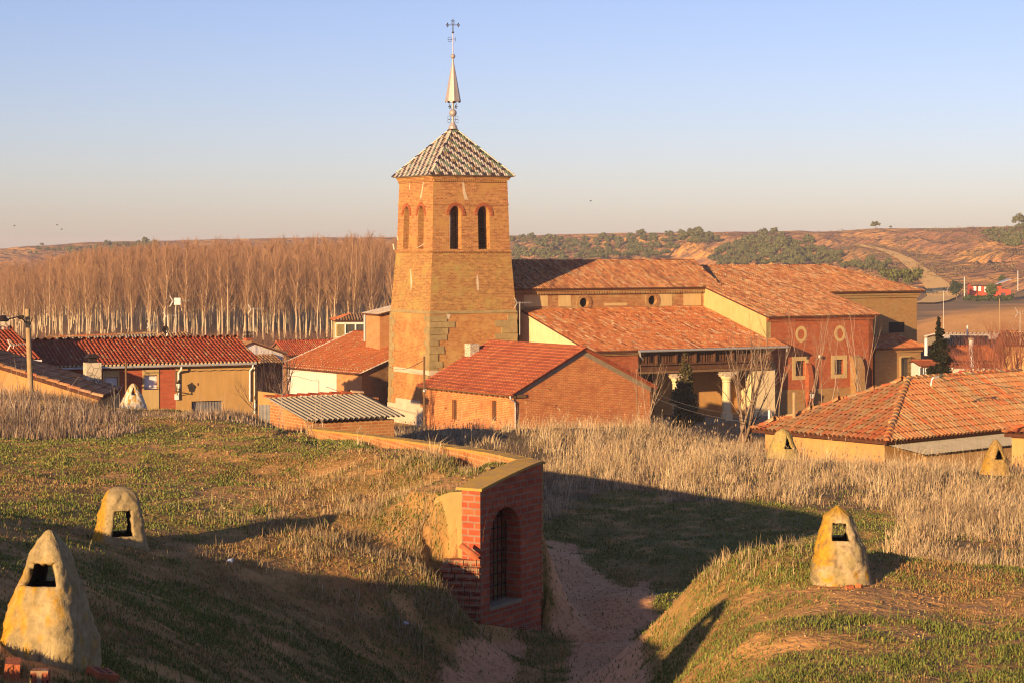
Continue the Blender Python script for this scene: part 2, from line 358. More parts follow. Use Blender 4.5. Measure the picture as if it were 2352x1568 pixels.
def tiles(mb, poly, pal='church', sp=0.26, row=0.42, r=0.10, seg=5, colf=None, jit=0.012, hs=1.05, under=(0.11, 0.04, 0.022), thick=0.12, lift=0.018, lip=0):  # default under colour is darkened to carry the shade between tile columns
    p0, p1 = poly[0], poly[1]; e = (p1 - p0).normalized()
    nrm = e.cross(poly[-1] - p0).normalized(); up = nrm.cross(e)
    mb.slab(poly, thick, under)
    q = [((p - p0).dot(e), (p - p0).dot(up)) for p in poly]
    amin, amax = min(a for a, _ in q), max(a for a, _ in q); bmax = max(b for _, b in q)
    nc = max(1, int((amax - amin) / sp)); nr_ = max(1, int(bmax / row + 0.6))
    for i in range(nc + 1):
        a = amin + (i + 0.5) * (amax - amin) / (nc + 1)
        ja = random.uniform(-jit, jit)
        cbase = None
        for k in range(nr_):
            b0 = k * row - (0.05 if k == 0 else 0); bc = b0 + row * 0.5
            if not pin2(a, min(bc, bmax - 0.02), q): continue
            b1 = b0 + row * 1.12
            if colf: c = colf(i, k)
            else:
                if cbase is None or random.random() < .5: cbase = pick(pal)
                c = mixc_(cbase, pick(pal), .45)
            ra, rb = r * random.uniform(0.97, 1.05), r * 0.9; la = lift + random.uniform(0, jit); aj = a + ja + random.uniform(-jit, jit)
            V_ = []
            for bb, rr, ll in ((b0, ra, la), (b1, rb, 0.004)):
                for j in range(seg + 1):
                    t = math.pi * j / seg
                    V_.append(p0 + e * (aj - rr * math.cos(t)) + up * bb + nrm * (ll + rr * hs * math.sin(t)))
            s1 = seg + 1
            mb.add(V_, [(j, j + 1, s1 + j + 1, s1 + j) for j in range(seg)], c)
            if lip: mb.add(V_[:s1] + [v - nrm * lip for v in V_[:s1]], [(s1 + j, s1 + j + 1, j + 1, j) for j in range(seg)], tuple(min(.9, x * 1.5) for x in c))  # lip colour brightened to stand in for the sunlit tile edge
def ridge(mb, p, q, pal='church', r=0.13, row=0.40, dark=1.0):
    d = q - p; L = d.length; e = d / L; side = e.cross(Vector((0, 0, 1))).normalized(); upv = side.cross(e)
    n = max(1, int(L / row))
    for k in range(n):
        a, b = p + e * (L * k / n), p + e * (L * (k + 1.12) / n); c = tuple(x * dark for x in pick(pal)); V_ = []
        for pp, rr, ll in ((a, r, 0.035), (b, r * 0.85, 0.0)):
            for j in range(6):
                t = math.pi * j / 5; V_.append(pp + side * (rr * math.cos(t)) + upv * (ll + rr * 0.85 * math.sin(t)))
        mb.add(V_, [(j, j + 1, 7 + j, 6 + j) for j in range(5)] + [(5, 4, 3, 2, 1, 0)], c)
def corrugated(mb, p0, p1, p2, p3, wave=0.17, amp=0.025, col=None):   # eave p0-p1, top p3-p2
    n = int((p1 - p0).length / wave) * 6
    nrm = (p1 - p0).cross(p3 - p0).normalized(); V_ = []; b0_ = len(mb.v)
    for i in range(n + 1):
        t = i / n; o = nrm * amp * math.sin(i * math.pi / 3)
        V_ += [p0.lerp(p1, t) + o, p3.lerp(p2, t) + o]
    mb.add(V_, [(2 * i, 2 * i + 2, 2 * i + 3, 2 * i + 1) for i in range(n)], col)
    for i in range(n + 1):                  # shade stripes painted into the troughs as darker vertex colour
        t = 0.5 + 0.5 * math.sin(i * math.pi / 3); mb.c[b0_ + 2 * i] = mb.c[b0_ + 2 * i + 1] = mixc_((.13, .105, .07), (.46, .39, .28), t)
def rect(a0, a1, b0, b1): return [(a0, b0), (a1, b0), (a1, b1), (a0, b1)]
def arch(c, hw, b0, bs, seg=12, rise=None):
    rise = rise or hw
    return [(c - hw, b0), (c + hw, b0), (c + hw, bs)] + [(c + hw * math.cos(math.pi * i / seg), bs + rise * math.sin(math.pi * i / seg)) for i in range(1, seg)] + [(c - hw, bs)]
def wallmap_n(fr, n): return lambda a, b, d: fr.pt(a, n - d, b)             # wall facing the camera side
def wallmap_left(fr, u): return lambda a, b, d: fr.pt(u + d, a, b)           # wall facing -u, a = n
def wallmap_right(fr, u): return lambda a, b, d: fr.pt(u - d, -a, b)         # wall facing +u, a = -n
# ------------------------------------------------------------------ terrain
ctrl = [  # photograph pixel x, y and distance of points traced on the ground
 (110,1512,17.1),(110,1545,16.4),(0,1420,18.5),(0,1300,23),(0,1200,30),(0,1080,42),(0,1000,52),(0,915,68),(230,1500,18.5),(300,1568,18.5),(250,1400,22.5),
 (275,1256,32),(200,1290,28.5),(350,1300,29.5),(500,1150,38),(500,1010,51),(300,949,67),(150,930,67),(220,940,67),(300,966,59),(310,985,53),(620,972,57),(450,950,63),(540,956,60),(700,992,52),(850,1012,48),(1000,1042,43.5),(1150,1078,39.2),(1090,1090,38.6),(1060,1060,41),(1195,1075,38.6),
 (1040,1135,37.5),(900,1140,38.5),(700,1100,42),(250,1100,41),(700,1280,33.5),(500,1290,32),(900,1310,34),(1000,1290,35),(1020,1400,34.3),(950,1450,33),
 (1000,1500,33),(1000,1568,32),(700,1450,29.5),(850,1568,28.5),(600,1568,24),(400,1568,20.5),(450,1420,26),(1090,1440,35.6),
 (1100,1568,33.2),(1250,1568,33.2),(1400,1568,33.2),(1150,1470,36.2),(1245,1452,37.9),(1400,1450,38),(1300,1350,43),(1450,1360,42.5),(1300,1270,48),
 (1932,1334,27.7),(1900,1350,26.8),(1700,1300,29.2),(1600,1335,30),(1540,1390,30.5),(1480,1447,31),(1870,1268,30.5),(2020,1287,30.5),(2200,1305,30.5),(2352,1312,30.5),
 (1700,1450,24.5),(1950,1450,24),(2200,1400,26),(1700,1568,21.5),(2000,1568,20.5),(2352,1568,20.5),(1510,1510,29),(1500,1568,29.3),(1570,1568,25.5),
 (1300,1185,52),(1500,1250,48),(1700,1230,49),(2000,1220,48),(2200,1250,46),(2352,1290,44),(1420,1110,58),(1750,1125,56),(2080,1185,51),
 (1300,1060,66),(1600,1040,68),(1800,1055,67),(2000,1068,64),(2285,1090,60),(1500,980,76),(1200,984,75),(1000,986,74),(1700,1035,75),(1010,1132,36.7),(1003,1180,36.6),(1022,1232,36.45),(1050,1275,36.4),(985,1150,37),(990,1385,35.2),(1060,1425,35.3)]
pts = [tuple(P(*c)) for c in ctrl]
pts += [(0,0,-1.6),(-8,5,-1.7),(8,5,-2.4),(-16,10,-1.6),(0,-20,0),(20,0,-2),(-30,0,-0.5),(-12,16,-2.3),(-8,20,-3.1),(-14,28,-3.6),(-20,45,-4.4),(14,15,-3.2),(0,10,-3.4),(4,15,-3.9),(0,20,-5.3),(0.3,26,-6.7),(1.2,23,-5.9),(-3,15,-3.6),
        (3,34.5,-7.0),(6,35,-6.95),(10,35,-6.9),(15,36,-6.8),(14,25,-4.5),(20,30,-5),(22,45,-6.8),(25,60,-7),
        (0.95,38.2,-7.4),(1.3,39.5,-7.4),(1.0,40.5,-7.2),(1.6,38.4,-7.42),(0.85,37.2,-7.4),(1.2,36.2,-7.38),(0.2,41.2,-6.9),(2.2,37.5,-7.42),(-6,58,-6.2),(-3,52,-6.5),(0.6,44,-6.9),(-10,75,-7.7),(-20,82,-8),(-15,72,-6.8),(-8,66,-6.9),(2.0,41,-7.2),
        (0,84,-8.6),(6,84,-9),(-8,84,-9.2),(13,75,-9),(20,72,-8.8)]
pts += [(x, 97, -11.2) for x in (-30,-15,0,15,30)] + [(x, 115, -12.6) for x in (-30,-15,0,15,30)] + [(x, 140, -14.2) for x in (-35,-10,10,35)] + [(x, 175, -14.8) for x in (-40,0,40)]
pts = np.array(pts); CC = 0.7
def phi(d2): return np.sqrt(d2 + CC * CC)
A_ = phi(((pts[:, None, :2] - pts[None, :, :2]) ** 2).sum(-1)); n_p = len(pts)
KK = np.zeros((n_p + 1, n_p + 1)); KK[:n_p, :n_p] = A_ - 0.03 * np.eye(n_p); KK[:n_p, n_p] = 1; KK[n_p, :n_p] = 1
W_ = np.linalg.solve(KK, np.concatenate([pts[:, 2], [0]]))
PXR = [-900, 0, 100, 200, 400, 600, 890, 1180, 1400, 1660, 1850, 1885, 2000, 2150, 2300, 2352, 3200]
PYR = [585, 573, 566, 557, 553, 548, 545, 542, 536, 533, 531, 534, 526, 525, 521, 518, 510]
def ridge_line(px): return np.interp(px, [-900, 0, 900, 1200, 1700, 1900, 2352, 3200], [1500, 1400, 1350, 1250, 1150, 1200, 1050, 950])
def foot_line(px): return np.interp(px, [-900, 0, 900, 1200, 1700, 2000, 2352, 3200], [950, 950, 900, 850, 780, 640, 600, 560])
ROADW = None
def zfun(X, Y, detail=True):
    X = np.asarray(X, float); Y = np.asarray(Y, float); sh = X.shape; x = X.ravel(); y = Y.ravel()
    xq = np.clip(x, -38, 38); yq = np.clip(y, -22, 178); z = np.empty(len(x))
    for i in range(0, len(x), 20000):
        s_ = slice(i, i + 20000)
        z[s_] = phi((xq[s_, None] - pts[None, :, 0]) ** 2 + (yq[s_, None] - pts[None, :, 1]) ** 2) @ W_[:n_p] + W_[n_p]
    far = sstep(150, 260, y); z = z * (1 - far) - 14.9 * far
    for gx, gy, sx, sy, hh in HILLS:
        z = z + hh * np.exp(-((x - gx) / sx) ** 2 - ((y - gy) / sy) ** 2)
    px = CX + F * x / np.maximum(y, 50)
    yr = ridge_line(px); y0 = foot_line(px); zr = (HY - np.interp(px, PXR, PYR)) * yr / F
    t = np.clip((y - y0) / (yr - y0), 0, 1)
    m = t ** 0.92
    if detail:
        calm = 1.0
        if ROADW is not None:
            dmin = np.full(len(x), 1e9); far_ = (y > 400) & (px > 1700) & (px < 2400)
            d2 = np.sqrt(((x[far_, None] - ROADW[None, :, 0]) ** 2 + (y[far_, None] - ROADW[None, :, 1]) ** 2).min(1)) if far_.any() else []
            dmin[far_] = d2; calm = sstep(5, 30, dmin)
        gul = fbm(x / 70 + 5, y / 90, 11, 5) - 0.5
        ero = np.abs(fbm(x / 38 + y / 160, y / 210, 23, 4) - 0.5)
        z_h = (zr + 14.9) * m + (gul * 16 - ero * 48 * (px > 1150)) * np.sin(np.pi * t) ** 0.8 * calm + (fbm(x / 16, y / 16, 5, 3) - 0.5) * 1.6 * sstep(0, 0.15, t) * (1 - 0.4 * t) * calm
    else: z_h = (zr + 14.9) * m
    z = z + np.where(y > y0, z_h, 0)
    if detail:
        nearw = 1 - sstep(60, 120, np.hypot(x, y))
        z = z + ((fbm(x * 1.1, y * 1.1, 3, 4) - 0.5) * 0.16 + (fbm(x * 5, y * 5, 8, 2) - 0.5) * 0.05) * nearw
    z = z + 4.3 * sstep(2050, 2300, px) * sstep(318, 372, y) * (1 - sstep(382, 450, y))       # the ploughed field tilts towards the village
    # cut and bank held by the cellar front and by the hollow brick revetment
    nr_ = (np.abs(x) < 4) & (y > 32) & (y < 42)
    if nr_.any():
        xx, yy, zz0 = x[nr_], y[nr_], z[nr_]
        u = (xx - CF_O[0]) * CF_C + (yy - CF_O[1]) * CF_S; n_ = (xx - CF_O[0]) * CF_S - (yy - CF_O[1]) * CF_C
        zf = -6.85 - .24 * np.clip(u, 0, 2.3) - .05 * np.clip(n_, 0, 1); inu = (u > -.06) & (u < 2.5)
        zz0 = np.where(inu & (n_ > -.45) & (n_ < 1.3), np.minimum(zz0, zf + np.clip(n_ - .8, 0, 1) * 1.2), zz0)
        zz0 = np.where((u > -.02) & (u < 2.22) & (n_ <= -.45) & (n_ > -1.7), np.maximum(zz0, -4.53 + .125 * u - .02 * np.clip(-n_, 0, 2)), zz0)
        u2 = (xx - CF_O[0]) * .970 + (yy - 35.95) * -.242; n2 = (xx - CF_O[0]) * -.242 - (yy - 35.95) * .970
        zl = -6.85 - .62 * u2 * 1.0 - .12 * n2
        zz0 = np.where((u2 > -1.0) & (u2 < .02) & (n2 > -.12) & (n2 < .9), np.minimum(zz0, zl + np.clip(n2 - .4, 0, 1) * .8), zz0)
        zn = np.interp(n_, [-1.0, -.94, -.85, -.62, -.4, 0], [-4.55, -4.9, -5.25, -5.65, -5.95, -6.3])
        zz0 = np.where((u > -1.4) & (u < .04) & (n_ > -1.0) & (n_ < .1), np.minimum(zz0, zn + np.clip(-u, 0, 2) * .13), zz0)
        z[nr_] = zz0
    # earth stays just below the long coping
    cp_ = (x > -6.2) & (x < .6) & (y > 34) & (y < 54)
    if cp_.any():
        yc = np.interp(x[cp_], COPE[:, 0], COPE[:, 1]); zc_ = np.interp(x[cp_], COPE[:, 0], COPE[:, 2]); dd = yc - y[cp_]
        z[cp_] = np.where((dd > -.3) & (dd < 5), np.minimum(z[cp_], zc_ - .10 + .05 * np.clip(dd - .3, 0, 5)), np.where(dd <= -.3, np.minimum(z[cp_], zc_ - 1.2), z[cp_]))
    return z.reshape(sh)
COPE = np.array([tuple(P(*c)) for c in ((720, 987, 52.0), (850, 1002, 47.5), (1000, 1023, 43.0), (1150, 1046, 39.6), (1240, 1064, 37.9))])
CF_O = ((1103 - CX) * 36 / F, 36.0); CF_C, CF_S = math.cos(R(59)), math.sin(R(59))
HILLS = [(-58, 56, 13, 15, 6.6), (-26, -2, 12, 10, 2.0)]      # rises left of the view that shade the village foot and the path
def gz(x, y): return float(zfun(np.array([x]), np.array([y]))[0])
def ray_ground(px, py, y0=150., y1=1600.):
    ys = np.geomspace(y0, y1, 700); xs = (px - CX) * ys / F; zs = -(py - HY) * ys / F
    g = zfun(xs, ys); k = np.argmax(g >= zs)
    return (float(xs[k]), float(ys[k]), float(g[k])) if g[k] >= zs[k] else None

road_px = [(2120,699,8),(2145,694,10),(2166,683,13),(2152,657,11.5),(2120,629,9.5),(2080,598,7.5),(2041,580,6),(2001,570,5),(1962,563,4)]
rp = [tuple(np.array(a_) * (1 - t) + np.array(b_) * t) for a_, b_ in zip(road_px[:-1], road_px[1:]) for t in np.linspace(0, 1, 8, endpoint=False)]
def ray_smooth(px, py):
    ys = np.geomspace(400, 1500, 900); g = zfun((px - CX) * ys / F, ys, False); k = int(np.argmax(g >= -(py - HY) * ys / F)); return ((px - CX) * ys[k] / F, ys[k], g[k])
road_c = [ray_smooth(a_, b_) for a_, b_, _ in rp]; ROADW = np.array(road_c)
def axis(dense0, dense1, step, lo, hi, grow=1.12):
    a = list(np.arange(dense0, dense1 + 1e-6, step)); s_ = step
    up_ = []; v = a[-1]
    while v < hi: s_ *= grow; v += s_; up_.append(min(v, hi))
    s_ = step; dn = []; v = a[0]
    while v > lo: s_ *= grow; v -= s_; dn.append(max(v, lo))
    return np.array(dn[::-1] + a + up_)
gx = axis(-13.5, 14.5, 0.13, -900, 900, 1.16); gy = axis(14, 58, 0.13, -70, 640, 1.045)
GX, GY = np.meshgrid(gx, gy); GZ = zfun(GX, GY)
GPX = CX + F * GX / np.maximum(GY, 1); GPY = HY - F * GZ / np.maximum(GY, 1)
# what grows where (traced on the photograph, laid on the ground)
front = GY > 12
PATH1 = [(1015,1600),(1060,1500),(1105,1462),(1180,1448),(1180,1475),(1150,1520),(1150,1600)]
PATH2 = [(1300,1600),(1295,1500),(1320,1462),(1250,1450),(1240,1300),(1262,1250),(1310,1235),(1340,1290),(1420,1340),(1500,1345),(1520,1380),(1478,1440),(1470,1500),(1490,1600)]
pn_ = (fbm(GX * 1.3, GY * 1.3, 41, 5) - 0.5) * 130
low = (GY > 30.5) | ((GY > 24) & (GPX < 1490))
mpath = (inpoly(GPX + pn_, GPY + pn_ * 0.35, PATH1) | inpoly(GPX + pn_ * 0.6, GPY + pn_ * 0.35, PATH2)) & low & (GY < 52)
mpath = mpath.astype(float)
TALL = [(700,1000),(720,960),(1000,930),(1500,920),(1750,960),(1790,1040),(2000,1020),(2900,1040),(2900,1330),(2050,1300),(2080,1195),(1750,1160),(1420,1135),(1300,1165),(1250,1190),(1243,1070)]
tn = (fbm(GX * 0.5, GY * 0.5, 51, 4) - 0.5)
mtall = (inpoly(GPX + tn * 60, GPY + tn * 60, TALL) & (GY > 40)).astype(float)
mtall = np.maximum(mtall, ((GY > 66) & (GY < 92) & (GX > -8) & (GX < 30)).astype(float) * 0.7)
GREENISH = fbm(GX * 0.35, GY * 0.25, 61, 4)
WEED = [(-500,870),(-40,870),(90,878),(215,922),(262,952),(350,956),(640,950),(640,985),(400,966),(330,968),(250,1010),(-40,1035),(-500,1045)]
mweed = (inpoly(GPX + tn * 40, GPY + tn * 50, WEED) & (GY > 50)).astype(float)
clear = ((fbm(GX * 0.42 + 3, GY * 0.42, 71, 4) > 0.47)).astype(float)
# bare bright soil near the right chimney, by the cellar and in patches on the mounds
def spot(px, py, Y, rx, ry):
    c = P(px, py, Y); return np.exp(-((GX - c.x) / rx) ** 2 - ((GY - c.y) / ry) ** 2)
msoil = 1.5 * spot(1960,1375,26.3,0.9,1.2) + 0.9 * spot(1850,1480,23.5,1.2,1.0) + 0.9 * spot(2200,1400,26,0.9,1.2) + 0.8 * spot(1010,1180,37,0.6,1.6) + 0.6 * spot(420,1045,47,1.6,4.0) + 0.7 * spot(240,1270,31.5,0.6,1.0) + 0.8 * spot(110,1540,16.6,0.9,0.8) + 0.55 * spot(520,1130,39,2.5,3.0) + 0.6 * spot(940,1320,33.6,0.35,0.8) + 0.6 * spot(2150,1530,21.5,0.8,0.9) + 0.6 * spot(50,1290,23,0.8,4) + 0.5 * spot(1030, 1420, 34.5, 0.35, 0.6)
soil_n = fbm(GX * 2.1, GY * 2.1, 81, 5)
msoil = np.clip(msoil * 1.0 + (soil_n - 0.5) * 2.8 - 0.04, 0, 1) * (GY < 62)
mfield = inpoly(GPX, GPY, [(1900,805),(2100,745),(2190,712),(2352,700),(2700,690),(2700,800),(1900,800)]) & (GY > 200)
mverge = inpoly(GPX, GPY, [(2100,745),(2190,712),(2352,700),(2600,690),(2600,640),(1900,640)]) & (GY > 300)
mask = np.stack([mpath, np.maximum(mtall, mweed), msoil, np.ones_like(msoil)], -1).reshape(-1, 4)
m2 = np.stack([mfield * 1.0, (GY > 100) * 1.0, np.clip(((GY > 40) & (GY < 60) & (GPX > 1240) & (GPX < 2100)) * (.35 + 1.1 * (GREENISH - .3)), 0, 1), np.ones_like(msoil)], -1).reshape(-1, 4)
n = NT('ground_soil', 0.97, 0.08); co = n.coord()
sep = n.node('ShaderNodeSeparateColor'); n.t.links.new(n.attr('Col'), sep.inputs[0])
sep2 = n.node('ShaderNodeSeparateColor'); n.t.links.new(n.attr('Col2'), sep2.inputs[0])
fine = n.noise(co, 9, 6, 0.75); mid = n.mix(0.5, n.noise(co, 1.3, 5, 0.65), n.noise(co, 0.32, 3, 0.6))
turf = n.mix(n.ramp(mid, 0.40, 0.60), (0.12, 0.125, 0.03), (0.34, 0.165, 0.055))
turf = n.mix(n.ramp(fine, 0.35, 0.72), turf, (0.42, 0.22, 0.08))
soil = n.mix(n.ramp(fine, 0.3, 0.7), (0.66, 0.36, 0.13), (0.46, 0.22, 0.075))
pathc = n.mix(n.ramp(mid, 0.3, 0.7), (0.74, 0.38, 0.18), (0.56, 0.27, 0.125))
pathc = n.mix(n.ramp(fine, 0.5, 0.66), pathc, (0.34, 0.17, 0.08))
dry = n.mix(n.ramp(fine, 0.3, 0.7), (0.22, 0.145, 0.075), (0.13, 0.095, 0.045))
turf = n.mix(sep2.outputs[2], turf, n.mix(n.ramp(fine, 0.3, 0.7), (0.13, 0.145, 0.035), (0.20, 0.17, 0.06)))
c = n.mix(sep.outputs[1], turf, dry); c = n.mix(sep.outputs[2], c, soil); c = n.mix(sep.outputs[0], c, pathc)
big = n.noise(co, 0.05, 5, 0.6); farc = n.mix(n.ramp(big, 0.4, 0.6), (0.34, 0.19, 0.085), (0.26, 0.17, 0.075))
c = n.mix(sep2.outputs[1], c, farc)
fieldc = n.mix(n.ramp(n.noise(n.coord('Object', (1, 0.35, 1)), 0.4, 5, 0.7), 0.3, 0.7), (0.80, 0.40, 0.125), (0.68, 0.32, 0.095))
c = n.mix(sep2.outputs[0], c, fieldc)
hb = n.noise(co, 7, 3, 0.5); n.bump(n.mix(sep2.outputs[0], hb, n.math('MULTIPLY', n.noise(co, 1.5, 2, 0.5), 4.0)), 1.0, 0.05)
M['ground'] = n.out(c)
ny, nx = GX.shape
idx = np.arange(nx * ny).reshape(ny, nx)
Q = np.stack([idx[:-1, :-1], idx[:-1, 1:], idx[1:, 1:], idx[1:, :-1]], -1).reshape(-1, 4)
GV = np.stack([GX, GY, GZ], -1).reshape(-1, 3)
def sub_ground(name, sel):
    q = Q[sel]; used = np.unique(q); mp = np.full(len(GV), -1, np.int64); mp[used] = np.arange(len(used))
    me = np_mesh(name, GV[used], mp[q], None, mask[used], M['ground'], True)
    ca = me.color_attributes.new('Col2', 'FLOAT_COLOR', 'POINT'); ca.data.foreach_set('color', m2[used].astype(np.float32).ravel())
    return tag(link(name, me), kind='structure')
qp = (mask[Q][:, :, 0].mean(1) > 0.5)
fm = mask[Q][:, :, 0].mean(1); ff = (m2[Q][:, :, 0].mean(1) > 0.5)
tag(sub_ground('ground', ~qp & ~ff), 'grassy mounds and flat land under the village')
tag(sub_ground('path', qp), 'worn earth path in shade passing the brick cellar front')
tag(sub_ground('field', ff), 'ploughed ochre field beyond the rooftops')

# hills to the horizon
ha = np.linspace(-0.85, 0.85, 520); hy = np.concatenate([np.geomspace(540, 1650, 260), np.geomspace(1700, 4800, 14)])
HA, HYY = np.meshgrid(ha, hy); HX = HA * HYY; HZ = zfun(HX, HYY)
HZ = HZ - sstep(1650, 4800, HYY) * 8 - 0.25 * (HYY < 645)
n = NT('hill_earth', 0.97, 0.05); co = n.coord('Object', (1, 1, 1))
a1 = n.noise(n.coord('Object', (1, 0.45, 2)), 0.02, 7, 0.7, 0.8); a2 = n.noise(co, 0.11, 6, 0.75); a3 = n.noise(n.coord('Object', (1.6, 0.5, 3)), 0.045, 6, 0.7, 1.2)
c = n.mix(n.ramp(a1, 0.44, 0.56), (0.36, 0.155, 0.07), (0.62, 0.30, 0.085))
c = n.mix(n.ramp(a2, 0.48, 0.60), c, (0.20, 0.105, 0.07))
c = n.mix(n.ramp(a3, 0.58, 0.68), c, (0.74, 0.40, 0.10))
c = n.mix(n.ramp(n.noise(co, 0.45, 4, 0.7), 0.5, 0.72), c, (0.27, 0.18, 0.08))
n.bump(n.noise(co, 0.10, 3, 0.55), 1.0, 5.0)
M['hill'] = n.out(c)
hi = np.arange(HX.size).reshape(HX.shape)
HQ = np.stack([hi[:-1, :-1], hi[:-1, 1:], hi[1:, 1:], hi[1:, :-1]], -1).reshape(-1, 4)
tag(link('hills', np_mesh('hills', np.stack([HX, HYY, HZ], -1).reshape(-1, 3), HQ, None, None, M['hill'], True)), 'long eroded ochre ridge closing the horizon', kind='structure')
# dirt road climbing the hill
ok = [(c_, w_) for c_, (_, _, w_) in zip(road_c, rp)]
V_ = []
for i, (c_, w_) in enumerate(ok):
    a = np.array(ok[max(0, i - 3)][0][:2]); b = np.array(ok[min(len(ok) - 1, i + 3)][0][:2]); d = (b - a) / max(1e-6, np.linalg.norm(b - a)); nn = np.array([-d[1], d[0]])
    for s_ in (-1, -0.5, 0, 0.5, 1):
        q = np.array(c_[:2]) + nn * s_ * w_ * 0.5 * 0.75; V_.append((q[0], q[1], gz(q[0], q[1]) + 0.45))
k_ = len(ok)
rq = [(5 * i + j, 5 * i + j + 1, 5 * i + j + 6, 5 * i + j + 5) for i in range(k_ - 1) for j in range(4)]
M['road'] = m_plain('pale_dirt', (0.88, 0.52, 0.15), (0.78, 0.44, 0.12), 0.2, 0.95)
tag(link('road', np_mesh('road', np.array(V_), np.array(rq), None, None, M['road'], True)), 'pale dirt road climbing the ridge', kind='structure')
# ------------------------------------------------------------------ church tower
ZG = -14.6
ch = Fr(995.5, 165, 29)
tw = thing('bell_tower', ch.pt(3.6, -3.3, ZG), 'square brick bell tower with tiled pyramid roof beside the church nave', 'tower')
TU, TN = 3.55, -3.3
lv = [(6.15, 1.0), (2.9, 1.025), (0.0, 1.05), (-0.08, 1.075), (-5.15, 1.15), (-5.25, 1.175), (-10.4, 1.20), (-14.2, 1.22)]
def tk(z):
    for (z0, k0), (z1, k1) in zip(lv[:-1], lv[1:]):
        if z0 >= z >= z1: return k0 + (k1 - k0) * (z0 - z) / max(1e-6, z0 - z1)
    return lv[0][1] if z > lv[0][0] else lv[-1][1]
HU, HN = 3.55, 3.3
def tpt(a, b, z, off=0.0):                  # a, b in -1..1 across u, n
    k = tk(z); return ch.pt(TU + a * (HU * k + off), TN + b * (HN * k + off), z)
def f_front(a, z, d): k = tk(z); return ch.pt(TU + a * k, TN + HN * k - d, z)
def f_left(a, z, d): k = tk(z); return ch.pt(TU - HU * k + d, TN + a * k, z)
def f_right(a, z, d): k = tk(z); return ch.pt(TU + HU * k - d, TN - a * k, z)
def f_back(a, z, d): k = tk(z); return ch.pt(TU - a * k, TN - HN * k + d, z)
fu = lambda px, z: (ch.u_at(px, TN + HN * tk(z)) - TU) / tk(z)
fn = lambda px, z: (ch.n_at(px, TU - HU * tk(z)) - TN) / tk(z)
belf = MB(); body = MB(); base = MB(); pj = MB()
ofr = [(fu(1046.5, 1.8), 0.53), (fu(1111.5, 1.8), 0.54)]; ofl = [(fn(933, 1.8), 0.52), (fn(966.5, 1.8), 0.54)]
op = {f_front: (HU, ofr), f_left: (HN, ofl), f_right: (HN, [(-1.0, 0.43), (1.0, 0.43)]), f_back: (HU, [(-1.0, 0.43), (1.0, 0.43)])}
for fm_, (hw, ops) in op.items():
    belf.panel(fm_, rect(-hw, hw, 0.0, 6.15), [arch(c_, w_, 0.1, 2.92, 14, 0.84) for c_, w_ in ops], 0.95)
    for c_, w_ in ops:
        pj = MB()                           # raised brick hood over each opening
        N_ = 14; r0, r1 = w_ + 0.10, w_ + 0.36
        for i in range(N_):
            t0, t1 = math.pi * i / N_, math.pi * (i + 0.86) / N_
            q = [(c_ + r0 * math.cos(t0), 2.95 + r0 * 1.3 * math.sin(t0)), (c_ + r1 * math.cos(t0), 2.95 + r1 * 1.25 * math.sin(t0)), (c_ + r1 * math.cos(t1), 2.95 + r1 * 1.25 * math.sin(t1)), (c_ + r0 * math.cos(t1), 2.95 + r0 * 1.3 * math.sin(t1))]
            pj.hexa([fm_(a, b, 0.02) for a, b in reversed(q)], [fm_(a, b, -0.07) for a, b in reversed(q)])
        pj.build('arch_hood', M['red_brick'], tw)
    body.panel(fm_, rect(-hw, hw, -5.2, -0.04)); base.panel(fm_, rect(-hw, hw, -14.2, -5.2))
belf.build('belfry_wall', M['tower'], tw)
body.build('shaft_wall', M['tower_mid'], tw)
base.build('base_wall', M['tower_base'], tw)
mb = MB()
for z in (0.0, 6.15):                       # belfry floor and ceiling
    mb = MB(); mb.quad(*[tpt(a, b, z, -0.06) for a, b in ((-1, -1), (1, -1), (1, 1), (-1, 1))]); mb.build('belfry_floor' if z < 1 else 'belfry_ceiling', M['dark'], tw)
def ringband(mb, z0, z1, off, dent=None):
    for a, b in zip([(-1, 1), (1, 1), (1, -1), (-1, -1)], [(1, 1), (1, -1), (-1, -1), (-1, 1)]): pass
    lo = [tpt(a, b, z0, off) for a, b in ((-1, 1), (1, 1), (1, -1), (-1, -1))]; hi_ = [tpt(a, b, z1, off) for a, b in ((-1, 1), (1, 1), (1, -1), (-1, -1))]
    mb.hexa(lo, hi_)
    if dent:
        zc, hh, o2, st = dent
        for fm_, hw in ((f_front, HU), (f_left, HN)):
            nn = int(2 * hw / st)
            for i in range(nn):
                a0 = -hw + 2 * hw * i / nn; a1 = a0 + 2 * hw / nn * 0.55
                mb.hexa([fm_(a0, zc - hh, 0), fm_(a0, zc - hh, -o2), fm_(a1, zc - hh, -o2), fm_(a1, zc - hh, 0)][::-1], [fm_(a0, zc, 0), fm_(a0, zc, -o2), fm_(a1, zc, -o2), fm_(a1, zc, 0)][::-1])
mb = MB(); ringband(mb, 6.0, 6.16, 0.14, (6.0, 0.2, 0.12, 0.17)); ringband(mb, 6.16, 6.34, 0.22)
mb.build('cornice', M['tower'], tw)
mb = MB(); ringband(mb, 3.88, 3.98, 0.05, (3.88, 0.09, 0.04, 0.2)); ringband(mb, -0.12, 0.0, 0.09, (-0.12, 0.1, 0.06, 0.22)); mb.build('string_course', M['tower'], tw)
mb = MB(); ringband(mb, -5.35, -5.12, 0.06)
mb.build('stone_ledge', M['stone'], tw)
